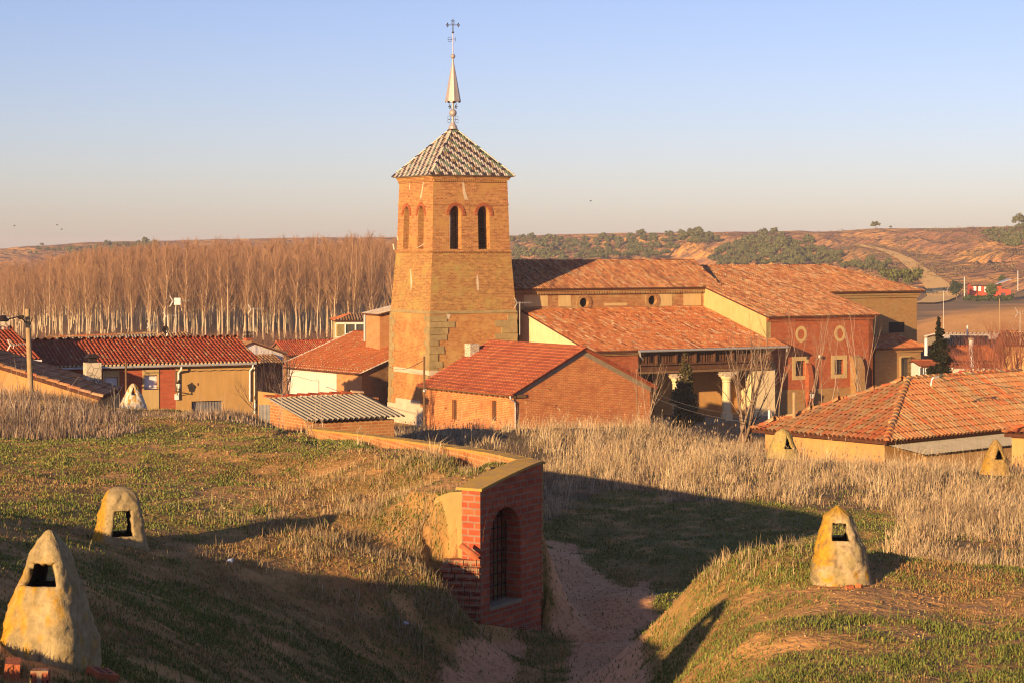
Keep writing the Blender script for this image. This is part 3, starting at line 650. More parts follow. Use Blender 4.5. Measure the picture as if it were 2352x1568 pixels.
# rough stone quoins
QM = [MB(), MB(), MB()]; z = -14.1; random.seed(3)
def stone(mb, fm_, a0, a1, z0, z1, p):
    j = lambda: random.uniform(-0.035, 0.035)
    q = [(a0 + j(), z0), (a1 + j(), z0 + j()), (a1 + j(), z1), (a0 + j(), z1 + j())]
    mb.hexa([fm_(a, b, 0.05) for a, b in q][::-1], [fm_(a, b, -p + j() * 0.6) for a, b in q][::-1])
i = 0
while z < -5.5:
    h = random.uniform(0.42, 0.75); z1 = min(z + h - 0.03, -5.36)
    wf = random.uniform(0.9, 1.35) if i % 2 else random.uniform(0.55, 0.85)
    if -7.2 < z: wf += 0.75
    if z < -10: wf *= 0.8
    stone(QM[0], f_front, -HU, -HU + wf, z, z1, 0.05); stone(QM[0], f_left, HN - (0.55 if i % 2 else 0.9), HN, z, z1, 0.04)
    stone(QM[1], f_left, -HN, -HN + (0.9 if i % 2 else 0.55), z, z1, 0.03)
    if z > -9.5: stone(QM[2], f_front, HU - (1.35 if i % 2 else 0.8) - (0.5 if z < -6 else 0), HU, z, z1, 0.05)
    z += h; i += 1
for q_ in QM: q_.build('quoins', M['stone'], tw)
mb = MB()
def band(fm_, a0, a1, z0, z1, p): mb.hexa([fm_(a, b, 0.02) for a, b in ((a0, z0), (a1, z0), (a1, z1), (a0, z1))][::-1], [fm_(a, b, -p) for a, b in ((a0, z0), (a1, z0), (a1, z1), (a0, z1))][::-1])
band(f_left, -HN * 0.72, HN, -10.45, -10.05, 0.07); band(f_front, -HU, -HU + 0.7, -10.45, -10.05, 0.08)
band(f_left, -HN * 0.6, HN * 0.6, -13.2, -12.7, 0.04); band(f_left, -HN, HN, -14.2, -13.2, 0.06)
band(f_left, -HN, HN, -15.2, -14.1, .05); band(f_front, -HU, HU, -15.2, -14.1, .05); mb.build('plinth', M['limestone'], tw)
# pale mortar repairs along old cracks
mb = MB()
def crack(fm_, pts_):
    for (a, z_, w_), (a2, z2, w2) in zip(pts_[:-1], pts_[1:]):
        q = [(a2 - w2, z2), (a2 + w2, z2), (a + w_, z_), (a - w_, z_)]
        mb.hexa([fm_(x, y, 0.01) for x, y in q][::-1], [fm_(x, y, -0.012) for x, y in q][::-1])
A = lambda px, py: (fu(px, -(py - HY) * .0367), -(py - HY) * .0367)
for pl in ([(1063,412,.05),(1066,440,.13),(1071,458,.16)], [(1019,700,.05),(1022,690,.1),(1024,712,.08),(1030,730,.1)], [(1044,705,.07),(1034,715,.06),(1030,733,.08)], [(1058,668,.1),(1068,672,.12)], [(1096,632,.04),(1097,650,.1),(1098,680,.05)], [(1080,700,.05),(1086,712,.09)]):
    mb = MB(); crack(f_front, [(*A(x, y), w_) for x, y, w_ in pl]); mb.build('mortar_repair', M['limestone'], tw)
B = lambda px, py: (fn(px, -(py - HY) * .0367), -(py - HY) * .0367)
for pl in ([(973,415,.05),(969,440,.1),(966,455,.14)], [(940,415,.04),(941,432,.05)], [(943,620,.04),(945,650,.14),(944,668,.05)], [(955,690,.05),(962,705,.1),(960,716,.08)], [(912,540,.06),(914,552,.12)], [(903,560,.1),(905,574,.12)], [(975,560,.12),(958,570,.08)]):
    mb = MB(); crack(f_left, [(*B(x, y), w_) for x, y, w_ in pl]); mb.build('mortar_repair', M['limestone'], tw)
# glazed tile roof
mb = MB(); ov = 0.48; zt = 6.36; za = -(292 - HY) * 168.5 / F
e = [ch.pt(TU + a * (HU + ov), TN + b * (HN + ov), zt) for a, b in ((-1, 1), (1, 1), (1, -1), (-1, -1))]; ap = ch.pt(TU, TN, za)
GW, GD, GG, GO = (0.50, 0.42, 0.34), (0.055, 0.038, 0.036), (0.15, 0.185, 0.11), (0.30, 0.20, 0.11)
def gl(i, k):
    s_ = (i + 2 * (k // 2) + (k % 2) * 1) % 8; c_ = GW
    if s_ in (0, 1): c_ = GD if k % 2 == 0 else (GD if s_ == 0 else GO)
    elif s_ in (4, 5): c_ = GG if (k + i // 8) % 3 else GD
    elif random.random() < 0.08: c_ = GO
    j = random.uniform(0.82, 1.12); return tuple(x * j for x in c_)
for i in range(4): tiles(mb, [e[i], e[(i + 1) % 4], ap], sp=0.21, row=0.30, r=0.10, colf=gl, under=(0.3, 0.24, 0.18), jit=0.006, hs=0.55)
rf = mb.build('roof', M['glazed'], tw)
mb = MB()
PAL['hip'] = [((0.66, 0.56, 0.40), 4), ((0.05, 0.03, 0.03), 1.6)]
for p in e: ridge(mb, p, ap + Vector((0, 0, 0.05)), 'hip', 0.10, 0.3)
mb.build('ridge_tiles', M['glazed'], rf)
# metal spire with cross
Yc = ap.y; zz = lambda py: -(py - HY) * Yc / F
sp = thing('weathervane_spire', ap, 'slim metal spire with cone, balls and cross on the tower roof tip', 'spire')
AX = ap.x
V3 = lambda dx, py, dy=0: Vector((AX + dx, Yc + dy, zz(py)))
mb = MB(); mb.lathe((AX, Yc, 0), [(0.42, zz(297)), (0.36, zz(291)), (0.16, zz(283)), (0.10, zz(276))]); mb.build('base_cone', M['spire'], sp)
mb = MB(); mb.tube(V3(0, 285), V3(0, 143), 0.10, 0.09, 8); mb.tube(V3(0, 145), V3(0, 126), 0.085, 0.07, 8); mb.tube(V3(0, 128), V3(0, 44), 0.045, 0.03, 6); mb.build('rod', M['spire'], sp)
mb = MB(); mb.ball(V3(0, 260), 0.33); mb.build('ball', M['spire'], sp, smooth=True)
mb = MB(); mb.ball(V3(0, 130), 0.21); mb.build('ball', M['spire'], sp, smooth=True)
mb = MB(); mb.ball(V3(0, 75), 0.10, 8, 6); mb.build('ball', M['iron'], sp)
mb = MB(); K = 8; up_ = []; lo = []; mid_ = []
for i in range(K):
    t = 2 * math.pi * (i + 0.25) / K; lo.append(V3(0.70 * math.cos(t), 233, 0.70 * math.sin(t))); up_.append(V3(0.085 * math.cos(t), 143, 0.085 * math.sin(t)))
    t += math.pi / K; mid_.append(V3(0.66 * math.cos(t), 237, 0.66 * math.sin(t)))
for i in range(K): mb.add([lo[i], mid_[i], lo[(i + 1) % K], up_[(i + 1) % K], up_[i]], [(0, 1, 2, 3, 4)]); mb.add([lo[i], lo[(i + 1) % K], V3(0, 222)], [(1, 0, 2)])
mb.build('cone', M['spire'], sp)
mb = MB()
def flower(c_, d1, d2, r): 
    for k_ in (-1, 0, 1):
        dd = d1 * (1 if k_ == 0 else 0.45) + d2 * (0.9 * k_); mb.tube(c_, c_ + dd * r, r * 0.16, r * 0.3, 5)
XX, ZZ = Vector((1, 0, 0)), Vector((0, 0, 1))
for s_ in (-1, 1):
    mb.tube(V3(0.05 * s_, 58), V3(0.44 * s_, 58), 0.03); flower(V3(0.40 * s_, 58), XX * s_, ZZ, 0.2)
    mb.tube(V3(0.05 * s_, 58), V3(0.16 * s_, 52), 0.018)
flower(V3(0, 50), ZZ, XX, 0.16); mb.tube(V3(0, 72), V3(0, 44), 0.05, 0.03)
mb.build('cross', M['iron'], sp)
mb = MB(); mb.path([V3(-0.45, 92), V3(0.28, 90)], 0.018); mb.path([V3(-0.42, 86), V3(-0.42, 96), V3(-0.15, 96), V3(-0.15, 86), V3(-0.42, 86)], 0.016); mb.tube(V3(0.2, 86), V3(0.2, 96), 0.02); mb.build('vane', M['iron'], sp)
for s_ in (-1, 1):
    mb = MB()
    for pc in (271, 279): mb.path([V3(s_ * (0.33 + 0.15 * math.cos(t)), pc + 4 * math.sin(t)) for t in np.linspace(0.3, 6, 9)], 0.022, 4)
    mb.tube(V3(s_ * .08, 275), V3(s_ * .35, 275), .02, seg=4); mb.build('scrollwork', M['iron'], sp); mb = MB()
    mb.path([V3(s_ * (0.06 + 0.3 * t), 250 - 14 * t ** 2) for t in np.linspace(0, 1, 6)], 0.02, 4); flower(V3(s_ * 0.2, 246), XX * s_, ZZ, 0.2); mb.build('scrollwork', M['iron'], sp)

# ------------------------------------------------------------------ church
chz = ZG
c0 = thing('church', ch.pt(22, -4, ZG), 'long brick church with low tiled roofs, porch and red transept', 'church')
NW = -2.0                                    # nave wall plane
zne = ch.z_at(657, 17, NW + 0.4)             # nave eave
uR = ch.u_at(1636, NW)
rN = -7.2; zr = ch.z_at(599.5, 20, rN); ur = ch.u_at(1592, rN)
uT = ch.u_at(1760, 8.0); uTr = ch.u_at(2005, 8.0)
mb = MB(); mb.fbox(ch, 6, uR, -12.4, NW, ZG - 1, zne - 0.35); mb.mi = 0
# nave wall with two round windows: front replaced by a pierced skin
skin = MB()
def disc(c_, z_, ru, rz, n_=20): return [(c_ + ru * math.cos(2 * math.pi * i / n_), z_ + rz * math.sin(2 * math.pi * i / n_)) for i in range(n_)]
oc = [(ch.u_at(1336, NW), ch.z_at(695, ch.u_at(1336, NW), NW)), (ch.u_at(1493, NW), ch.z_at(690, ch.u_at(1493, NW), NW))]
zc0 = ch.z_at(716, 17, NW)
skin.panel(wallmap_n(ch, NW + 0.36), rect(6, uR, zc0 - 0.6, zne - 0.3), [disc(u_, z_, 0.44, 0.42) for u_, z_ in oc], 0.30)
skin.quad(ch.pt(uR, NW + 0.36, zc0 - 0.6), ch.pt(uR, NW - 0.1, zc0 - 0.6), ch.pt(uR, NW - 0.1, zne - 0.3), ch.pt(uR, NW + 0.36, zne - 0.3))
mb.build('nave_core', M['dark'], c0); skin.build('nave_wall', M['church_brick'], c0)
for u_, z_ in oc:
    mb = MB(); N_ = 22
    for i in range(N_):
        t0, t1 = 2 * math.pi * i / N_, 2 * math.pi * (i + 0.86) / N_
        q = [(u_ + r * math.cos(t), z_ + r * 0.96 * math.sin(t)) for r, t in ((0.46, t0), (0.78, t0), (0.78, t1), (0.46, t1))]
        mb.hexa([ch.pt(a, NW + 0.34, b) for a, b in q][::-1], [ch.pt(a, NW + 0.46, b) for a, b in q][::-1])
    win = mb.build('round_window', M['church_brick'], c0)
    mb = MB(); mb.add([ch.pt(a, NW + 0.08, b) for a, b in disc(u_, z_, 0.46, 0.44)], [tuple(range(20))]); mb.build('pane', M['dark'], win)
for x0, x1, y0, y1 in ((1203, 1258, 675, 704), (1283, 1311, 678, 704), (1510, 1543, 671, 703), (1570, 1610, 670, 702), (1387, 1440, 696, 702)):
    mb = MB(); a0, a1 = ch.u_at(x0, NW + .37), ch.u_at(x1, NW + .37); um = (a0 + a1) / 2
    mb.fbox(ch, a0, a1, NW + .35, NW + .385, ch.z_at(y1, um, NW + .37), ch.z_at(y0, um, NW + .37)); mb.build('plaster_patch', M['patch'], c0)
mb = MB()
mb.fbox(ch, 6, uR + .1, NW + .36, NW + .52, zne - 0.62, zne - 0.46); mb.fbox(ch, 6, uR + .18, NW + .36, NW + .64, zne - 0.46, zne - 0.26); mb.fbox(ch, uR, uR + .18, -12.4, NW + .5, zne - 0.5, zne - 0.26)
x = 6.0
while x < uR: mb.fbox(ch, x, x + .13, NW + .36, NW + .66, zne - .70, zne - .5); x += .27
mb.build('cornice', M['church_brick'], c0)
mb = MB(); eu = uR + 0.45; en = NW + 0.85; zt = zne - 0.22
tiles(mb, [ch.pt(3.5, en, zt), ch.pt(eu, en, zt), ch.pt(ur, rN, zr), ch.pt(3.5, rN, zr)], 'church', 0.26, 0.40, 0.105)
tiles(mb, [ch.pt(eu, en, zt), ch.pt(eu, 2 * rN - en, zt), ch.pt(ur, rN, zr)], 'church', 0.26, 0.40, 0.105)
tiles(mb, [ch.pt(eu, 2 * rN - en, zt), ch.pt(3.5, 2 * rN - en, zt), ch.pt(3.5, rN, zr), ch.pt(ur, rN, zr)], 'church', 0.5, 0.8, 0.2)
rf = mb.build('nave_roof', M['tile'], c0)
mb = MB(); ridge(mb, ch.pt(3.5, rN, zr + .03), ch.pt(ur, rN, zr + .03), 'church', .14, .45); ridge(mb, ch.pt(eu, en, zt), ch.pt(ur, rN, zr), 'church', .13); mb.build('ridge_tiles', M['tile'], rf)
# aisle and porch under one lean-to roof
uL = ch.u_at(1197, NW + .4); nE = 10.2
zat = ch.z_at(709.5, 17, NW + .4); zae = ch.z_at(806, 13, nE)
mb = MB()
tiles(mb, [ch.pt(uL, nE, zae), ch.pt(uT + 0.02, nE, zae), ch.pt(uT + 0.02, NW + .38, zat), ch.pt(uL, NW + .38, zat)], 'porch', 0.255, 0.42, 0.105, jit=0.02)
uov = uT + 0.75
tiles(mb, [ch.pt(uT + .02, nE, zae), ch.pt(uov, nE, zae), ch.pt(uov, 8.1, zae + (zat - zae) * 2.1 / (nE - NW - .38)), ch.pt(uT + .02, 8.1, zae + (zat - zae) * 2.1 / (nE - NW - .38))], 'porch', 0.25, 0.42, 0.105)
rf = mb.build('porch_roof', M['tile'], c0)
mb = MB(); slope = (zat - zae) / (nE - NW - .38); zr_ = lambda n_: zae + (nE - n_) * slope
mb.hexa([ch.pt(uL + .05, n_, zz_) for n_, zz_ in ((NW, ZG), (9.6, ZG), (9.6, zr_(9.6) - .1), (NW, zr_(NW) - .1))], [ch.pt(uL + .5, n_, zz_) for n_, zz_ in ((NW, ZG), (9.6, ZG), (9.6, zr_(9.6) - .1), (NW, zr_(NW) - .1))])
mb.build('aisle_end_wall', M['cream'], c0)
uP = ch.u_at(1466, 9.6)
mb = MB(); mb.fbox(ch, uL + .5, uP, 9.1, 9.6, ZG, zr_(9.6) - .12); mb.fbox(ch, uP - .4, uP, 4.0, 9.1, ZG, zr_(9.6) - .12); mb.build('aisle_wall', M['red_brick'], c0)
mb = MB(); x = uL + .1
while x < uov: mb.fbox(ch, x, x + .12, 9.55, 10.05, zae - .2, zae - .04); x += .25
mb.fbox(ch, uL + .1, uP, 9.6, 9.82, zae - .36, zae - .2); mb.build('eave_course', M['church_brick'], c0)
mb = MB(); mb.fbox(ch, uP - .2, uT, 4.0, 4.3, ZG, zr_(4.3) - .1); mb.build('porch_back_wall', M['adobe'], c0)
mb = MB(); a0, a1 = ch.u_at(1515, 4.3), ch.u_at(1545, 4.3); mb.fbox(ch, a0 - 2.2, a0 - .6, 4.28, 4.36, ZG, -10.7); mb.build('door', M['darkwood'], c0)
# coffered timber frieze on top of the porch columns
mb = MB(); zf0, zf1 = zae - 1.75, zae - .25; us, ue = uP + .02, uT - 0.6
mb.fbox(ch, us, ue, 8.7, 9.25, zf0 + .35, zf1); mb.fbox(ch, us, ue, 8.6, 9.45, zf0, zf0 + .35); mb.fbox(ch, us, ue, 8.8, 9.5, zf0 + .45, zf0 + .6); mb.fbox(ch, us, ue, 8.8, 9.75, zf1 - .12, zf1 + .06)
x = us; i = 0
while x < ue - .5:
    wv = 1.0 if i % 2 == 0 else .6
    for q in ((x, x + .07, zf0 + .6, zf1 - .15), (x + wv - .07, x + wv, zf0 + .6, zf1 - .15), (x + .07, x + wv - .07, zf0 + .62, zf0 + .7), (x + .07, x + wv - .07, zf1 - .24, zf1 - .16)): mb.fbox(ch, q[0], q[1], 9.25, 9.36, q[2], q[3])
    mb.fbox(ch, x + .25, x + wv - .25, 9.25, 9.31, zf0 + .75, zf1 - .3)
    if i % 2 == 1: mb.fbox(ch, x + wv + .02, x + wv + .16, 9.25, 9.62, zf0 + .6, zf1 - .12)
    x += wv + .18; i += 1
mb.build('timber_frieze', M['darkwood'], c0)
mb = MB(); mb.fbox(ch, us, ue, 8.5, 9.6, zf0 - .22, zf0 - .02); mb.build('lintel_beam', M['wood'], c0)
def column(px, n_, r):
    u_ = ch.u_at(px, n_); zc = zf0 - .22; mb = MB()
    mb.lathe(ch.pt(u_, n_, 0), [(r * 1.35, ZG), (r * 1.35, ZG + .5), (r * 1.05, ZG + .6), (r, ZG + 1), (r * .9, zc - 1.0), (r * 1.05, zc - .95), (r * .95, zc - .85), (r * 1.3, zc - .62), (r * 1.3, zc - .5)], 16)
    o = mb.build('column', M['cream'], c0, smooth=False); mb = MB()
    mb.fbox(ch, u_ - r * 1.25, u_ + r * 1.25, n_ - r * 1.2, n_ + r * 1.2, zc - .5, zc - .32); mb.fbox(ch, u_ - r * 2.0, u_ + r * 2.0, n_ - r, n_ + r, zc - .32, zc - .16); mb.fbox(ch, u_ - r * 2.6, u_ + r * 2.6, n_ - r * .9, n_ + r * .9, zc - .16, zc); mb.build('capital', M['limestone'], o)
column(1553, 9.05, 0.34); column(1669, 9.05, 0.40)
mb = MB(); ua = ch.u_at(1722, 8.7); mb.fbox(ch, ua, uT - .02, 8.05, 9.3, ZG, zf0 - .25); mb.build('porch_pier', M['cream'], c0)
mb = MB(); mb.fbox(ch, uP, uT + .1, 4, 9.4, ZG - .5, ZG + .25); mb.build('porch_floor', M['concrete'], c0)
mb = MB(); p, q = ch.pt(ch.u_at(1467, nE + .1), nE + .1, zae - .04), ch.pt(uov - .1, nE + .1, zae - .04); mb.tube(p, q, .10, seg=8)
mb.path([p + Vector((.1, 0, 0)), p + Vector((.15, .1, -.4)), p + Vector((.4, .5, -.7))], .07); mb.path([q + Vector((-.1, 0, 0)), q + Vector((-.12, .1, -.4))], .07); mb.build('gutter', M['galv'], c0)
# transept and chancel
nT = 8.0; nC = 0.4; rT = -8.4
zte = ch.z_at(726, (uT + uTr) / 2, nT + .5); zrt = ch.z_at(612.5, uT + 4, rT); ks = (zrt - zte) / (nT + .5 - rT); zt_ = lambda n_: zte + (nT + .5 - n_) * ks
uC = ch.u_at(2106, nC)
mb = MB()
mb.hexa([ch.pt(uT, n_, z_) for n_, z_ in ((rT * 2 - 1, ZG - 1), (nT, ZG - 1), (nT, zt_(nT) - .14), (NW - 1.5, zt_(NW - 1.5) - .14), (rT, zrt - .14), (rT * 2 - 1, zt_(1) - .5))], [ch.pt(uT + .5, n_, z_) for n_, z_ in ((rT * 2 - 1, ZG - 1), (nT, ZG - 1), (nT, zt_(nT) - .14), (NW - 1.5, zt_(NW - 1.5) - .14), (rT, zrt - .14), (rT * 2 - 1, zt_(1) - .5))])
mb.build('transept_side_wall', M['yellow_plaster'], c0)
mb = MB(); mb.hexa([ch.pt(uT - .02, n_, z_) for n_, z_ in ((4, ZG - 1), (nT + .01, ZG - 1), (nT + .01, zr_(nT) - .5), (4, zr_(4) - .5))], [ch.pt(uT + .02, n_, z_) for n_, z_ in ((4, ZG - 1), (nT + .01, ZG - 1), (nT + .01, zr_(nT) - .5), (4, zr_(4) - .5))]); mb.build('porch_side_wall', M['cream'], c0)
mb = MB()
wins = [(1838, 845, .52, .66), (1927, 842, .52, .66)]; hl = []
for px, py, hw, hh in wins:
    u_ = ch.u_at(px, nT); z_ = ch.z_at(py, u_, nT); hl.append((u_, z_, hw, hh))
mb.panel(wallmap_n(ch, nT), rect(uT, uTr, ZG - 1, zt_(nT) - .14), [rect(u_ - a, u_ + a, z_ - b, z_ + b) for u_, z_, a, b in hl], .32)
mb.hexa([ch.pt(uTr - .5, n_, z_) for n_, z_ in ((nC, ZG - 1), (nT, ZG - 1), (nT, zt_(nT) - .14), (nC, zt_(nC) - .14))], [ch.pt(uTr, n_, z_) for n_, z_ in ((nC, ZG - 1), (nT, ZG - 1), (nT, zt_(nT) - .14), (nC, zt_(nC) - .14))])
mb.build('transept_wall', M['red_brick'], c0)
for u_, z_, a, b in hl:
    mb = MB()
    for q in ((u_ - a - .38, u_ - a, z_ - b - .35, z_ + b + .38), (u_ + a, u_ + a + .38, z_ - b - .35, z_ + b + .38), (u_ - a, u_ + a, z_ + b, z_ + b + .38), (u_ - a, u_ + a, z_ - b - .35, z_ - b)): mb.fbox(ch, q[0], q[1], nT - .05, nT + .04, q[2], q[3])
    wn = mb.build('window', M['window_frame'], c0); mb = MB(); mb.quad(*[ch.pt(x_, nT - .3, y_) for x_, y_ in rect(u_ - a, u_ + a, z_ - b, z_ + b)]); mb.build('pane', M['glass'], wn)
    mb = MB()
    for t in (-.5, 0, .5): mb.fbox(ch, u_ + a * t - .015, u_ + a * t + .015, nT - .2, nT - .17, z_ - b, z_ + b)
    for t in (-.5, 0, .5): mb.fbox(ch, u_ - a, u_ + a, nT - .21, nT - .2, z_ + b * t - .015, z_ + b * t + .015)
    mb.build('grille', M['iron'], wn)
for px, py in ((1840, 767.5), (1929, 766)):
    u_ = ch.u_at(px, nT); z_ = ch.z_at(py, u_, nT); mb = MB(); N_ = 28
    for i in range(N_):
        t0, t1 = 2 * math.pi * i / N_, 2 * math.pi * (i + 1) / N_
        q = [(u_ + r * .62 * math.cos(t), z_ + r * .72 * math.sin(t)) for r, t in ((.62, t0), (1, t0), (1, t1), (.62, t1))]
        mb.hexa([ch.pt(a, nT - .01, b) for a, b in q][::-1], [ch.pt(a, nT + .03, b) for a, b in q][::-1])
    mb.build('plaster_ring', M['window_frame'], c0)
def buttress(px0, px1, ytop, mat, deep=1.0, ymid=None):
    a, b = ch.u_at(px0, nT + deep), ch.u_at(px1, nT + deep); zt2 = ch.z_at(ytop, a, nT + deep * .5); mb = MB()
    pr = [(nT - .05, ZG - 1), (nT + deep, ZG - 1), (nT + deep, zt2 - .9), (nT + deep * .5, zt2), (nT - .05, zt2 + .25)]
    mb.hexa([ch.pt(a, n_, z_) for n_, z_ in pr], [ch.pt(b, n_, z_) for n_, z_ in pr]); mb.build('buttress', mat, c0)
buttress(1768, 1785, 828, M['ochre_brick'], .9); buttress(1858, 1869, 838, M['red_brick'], .55); buttress(1966, 1987, 822, M['ochre_brick'], .8)
mb = MB(); mb.fbox(ch, uT + .3, uTr, nT, nT + .06, ZG - 1, ch.z_at(893, uT + 4, nT)); mb.build('base_course', M['ochre_brick'], c0)
mb = MB(); x = uT + .05
while x < uTr: mb.fbox(ch, x, x + .14, nT, nT + .32, zte - .22, zte - .03); x += .28
mb.fbox(ch, uT, uTr, nT, nT + .16, zte - .38, zte - .22); mb.fbox(ch, uT, uTr, nT, nT + .24, zte - .26, zte - .18); mb.build('cornice', M['red_brick'], c0)
# chancel
mb = MB(); mb.fbox(ch, uTr, uC, rT * 2 - .5, nC, ZG - 1, zt_(nC) - .35); mb.build('chancel_wall', M['ochre_brick'], c0)
mb = MB(); mb.fbox(ch, uTr, uC + .14, nC, nC + .16, zt_(nC) - .75, zt_(nC) - .52); mb.fbox(ch, uTr, uC + .22, nC - 1, nC + .28, zt_(nC) - .52, zt_(nC) - .3); mb.fbox(ch, uC, uC + .22, -14, nC, zt_(nC) - .52, zt_(nC) - .3); mb.build('cornice', M['ochre_brick'], c0)
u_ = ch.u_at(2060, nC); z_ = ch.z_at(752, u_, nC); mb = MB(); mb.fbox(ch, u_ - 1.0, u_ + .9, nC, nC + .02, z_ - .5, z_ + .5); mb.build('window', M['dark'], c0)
mb = MB(); uE = uC + .5; nE2 = nC + .55; uRr = ch.u_at(1903, rT); uov2 = uTr + .35
tiles(mb, [ch.pt(uT - .12, nT + .5, zte), ch.pt(uov2, nT + .5, zte), ch.pt(uov2, nE2, zt_(nE2)), ch.pt(uT - .12, nE2, zt_(nE2))], 'church', .26, .41, .105, jit=.02)
tiles(mb, [ch.pt(uT - .12, nE2, zt_(nE2)), ch.pt(uE, nE2, zt_(nE2)), ch.pt(uRr, rT, zrt), ch.pt(uT - .12, rT, zrt)], 'church', .26, .41, .105, jit=.02)
tiles(mb, [ch.pt(uE, nE2, zt_(nE2)), ch.pt(uE, 2 * rT - nE2, zt_(nE2)), ch.pt(uRr, rT, zrt)], 'church', .26, .41, .105)
tiles(mb, [ch.pt(uE, 2 * rT - nE2, zt_(nE2)), ch.pt(uT - .12, 2 * rT - nE2, zt_(nE2)), ch.pt(uT - .12, rT, zrt), ch.pt(uRr, rT, zrt)], 'church', .5, .8, .2)
rf = mb.build('transept_roof', M['tile'], c0); mb = MB()
ridge(mb, ch.pt(uT - .12, rT, zrt + .03), ch.pt(uRr, rT, zrt + .03), 'church', .14, .45); ridge(mb, ch.pt(uE, nE2, zt_(nE2)), ch.pt(uRr, rT, zrt), 'church', .13); ridge(mb, ch.pt(uov2, nT + .5, zte + .02), ch.pt(uov2, nE2, zt_(nE2) + .02), 'church', .11); mb.build('ridge_tiles', M['tile'], rf)
# sacristy with pyramid roof
nS = 5.2; a0, a1 = ch.u_at(2009, nS), ch.u_at(2115, nS); zs = ch.z_at(797, a1, nS + .4); mb = MB()
ws = ch.u_at(2080, nS); zw = ch.z_at(843, ws, nS)
mb.panel(wallmap_n(ch, nS), rect(a0, a1, ZG - 1, zs - .2), [rect(ws - .55, ws + .45, zw - .95, zw + .9)], .35)
mb.quad(ch.pt(a1, nS, ZG - 1), ch.pt(a1, nC, ZG - 1), ch.pt(a1, nC, zs - .2), ch.pt(a1, nS, zs - .2)); mb.build('sacristy_wall', M['ochre_brick'], c0)
mb = MB()
for q in ((ws - .72, ws - .55, zw - 1.1, zw + 1.05), (ws + .45, ws + .62, zw - 1.1, zw + 1.05), (ws - .55, ws + .45, zw + .9, zw + 1.05), (ws - .55, ws + .45, zw - 1.1, zw - .95)): mb.fbox(ch, q[0], q[1], nS - .02, nS + .04, q[2], q[3])
wn = mb.build('window', M['window_frame'], c0); mb = MB(); mb.quad(*[ch.pt(x_, nS - .3, y_) for x_, y_ in rect(ws - .55, ws + .45, zw - .95, zw + .9)]); mb.build('pane', M['glass'], wn)
mb = MB(); 
for t in np.linspace(-.62, .55, 7): mb.fbox(ch, ws + t - .015, ws + t + .015, nS + .28, nS + .31, zw - 1.1, zw + 1.0)
for t in np.linspace(-1, .95, 5): mb.fbox(ch, ws - .62, ws + .55, nS + .27, nS + .28, zw + t - .015, zw + t + .015); mb.fbox(ch, ws + .53, ws + .56, nS, nS + .27, zw + t - .015, zw + t + .015)
mb.build('grille', M['iron'], wn)
mb = MB(); mb.fbox(ch, a0, a1 + .12, nS, nS + .16, zs - .42, zs - .22); mb.fbox(ch, a0, a1 + .22, nC, nS + .28, zs - .22, zs - .1); mb.build('cornice', M['ochre_brick'], c0)
mb = MB(); us_ = ch.u_at(2056, 1.6); zap = ch.z_at(769, us_, 1.6); b0, b1 = a0 - .3, a1 + .42; nf = nS + .45
tiles(mb, [ch.pt(b0, nf, zs - .04), ch.pt(b1, nf, zs - .04), ch.pt(us_, 1.6, zap)], 'porch', .25, .4, .1); tiles(mb, [ch.pt(b1, nf, zs - .04), ch.pt(b1, nC, zs - .04), ch.pt(us_, nC, zap), ch.pt(us_, 1.6, zap)], 'porch', .25, .4, .1); tiles(mb, [ch.pt(b0, nC, zs - .04), ch.pt(b0, nf, zs - .04), ch.pt(us_, 1.6, zap), ch.pt(us_, nC, zap)], 'porch', .25, .4, .1)
rf = mb.build('sacristy_roof', M['tile'], c0); mb = MB(); ridge(mb, ch.pt(b1, nf, zs), ch.pt(us_, 1.6, zap), 'porch', .12); ridge(mb, ch.pt(b0, nf, zs), ch.pt(us_, 1.6, zap), 'porch', .12); mb.build('ridge_tiles', M['tile'], rf)
print('church', uL, ch.proj(uL, nE, zae), uT, ch.proj(uT, NW, zt_(NW)), uTr, ch.proj(uTr, nC, zt_(nC)), uC, ch.proj(uov, nE, zae), ch.proj(uT,rT,zrt))
# ------------------------------------------------------------------ village houses
def gable_u(root, fr, u0, u1, n1, n0, zb, ze, zr, wall, pal, sp=.25, row=.42, r=.1, ov=.35, seg=4, hole=None, rname='roof', ridge_pal=None):
    """ridge runs along u; front wall at n1 (towards camera), back wall at n0"""
    nm = (n0 + n1) / 2; k = (zr - ze) / (n1 - nm); mb = MB()
    if hole: mb.panel(wallmap_n(fr, n1), rect(u0, u1, zb, ze - .08), hole, .22)
    else: mb.quad(*[fr.pt(a, n1, b) for a, b in rect(u0, u1, zb, ze - .08)])
    g = [(n0, zb), (n1, zb), (n1, ze - .08), (nm, zr - .08), (n0, ze - .08)]
    mb.quad(*[fr.pt(u0, a, b) for a, b in g]); mb.quad(*[fr.pt(u1, a, b) for a, b in reversed(g)])
    mb.quad(*[fr.pt(a, n0, b) for a, b in reversed(rect(u0, u1, zb, ze - .08))]); mb.build('wall', wall, root)
    mb = MB(); a0, a1 = u0 - ov * .6, u1 + ov * .6; f, b = n1 + ov, n0 - ov; z_ = ze - ov * k
    tiles(mb, [fr.pt(a0, f, z_), fr.pt(a1, f, z_), fr.pt(a1, nm, zr), fr.pt(a0, nm, zr)], pal, sp, row, r, seg)
    tiles(mb, [fr.pt(a1, b, z_), fr.pt(a0, b, z_), fr.pt(a0, nm, zr), fr.pt(a1, nm, zr)], pal, .5, .8, .2)
    rf = mb.build(rname, M['tile'], root); mb = MB(); ridge(mb, fr.pt(a0, nm, zr + .03), fr.pt(a1, nm, zr + .03), ridge_pal or pal, r * 1.25, .42); mb.build('ridge_tiles', M['tile'], rf)
    return rf
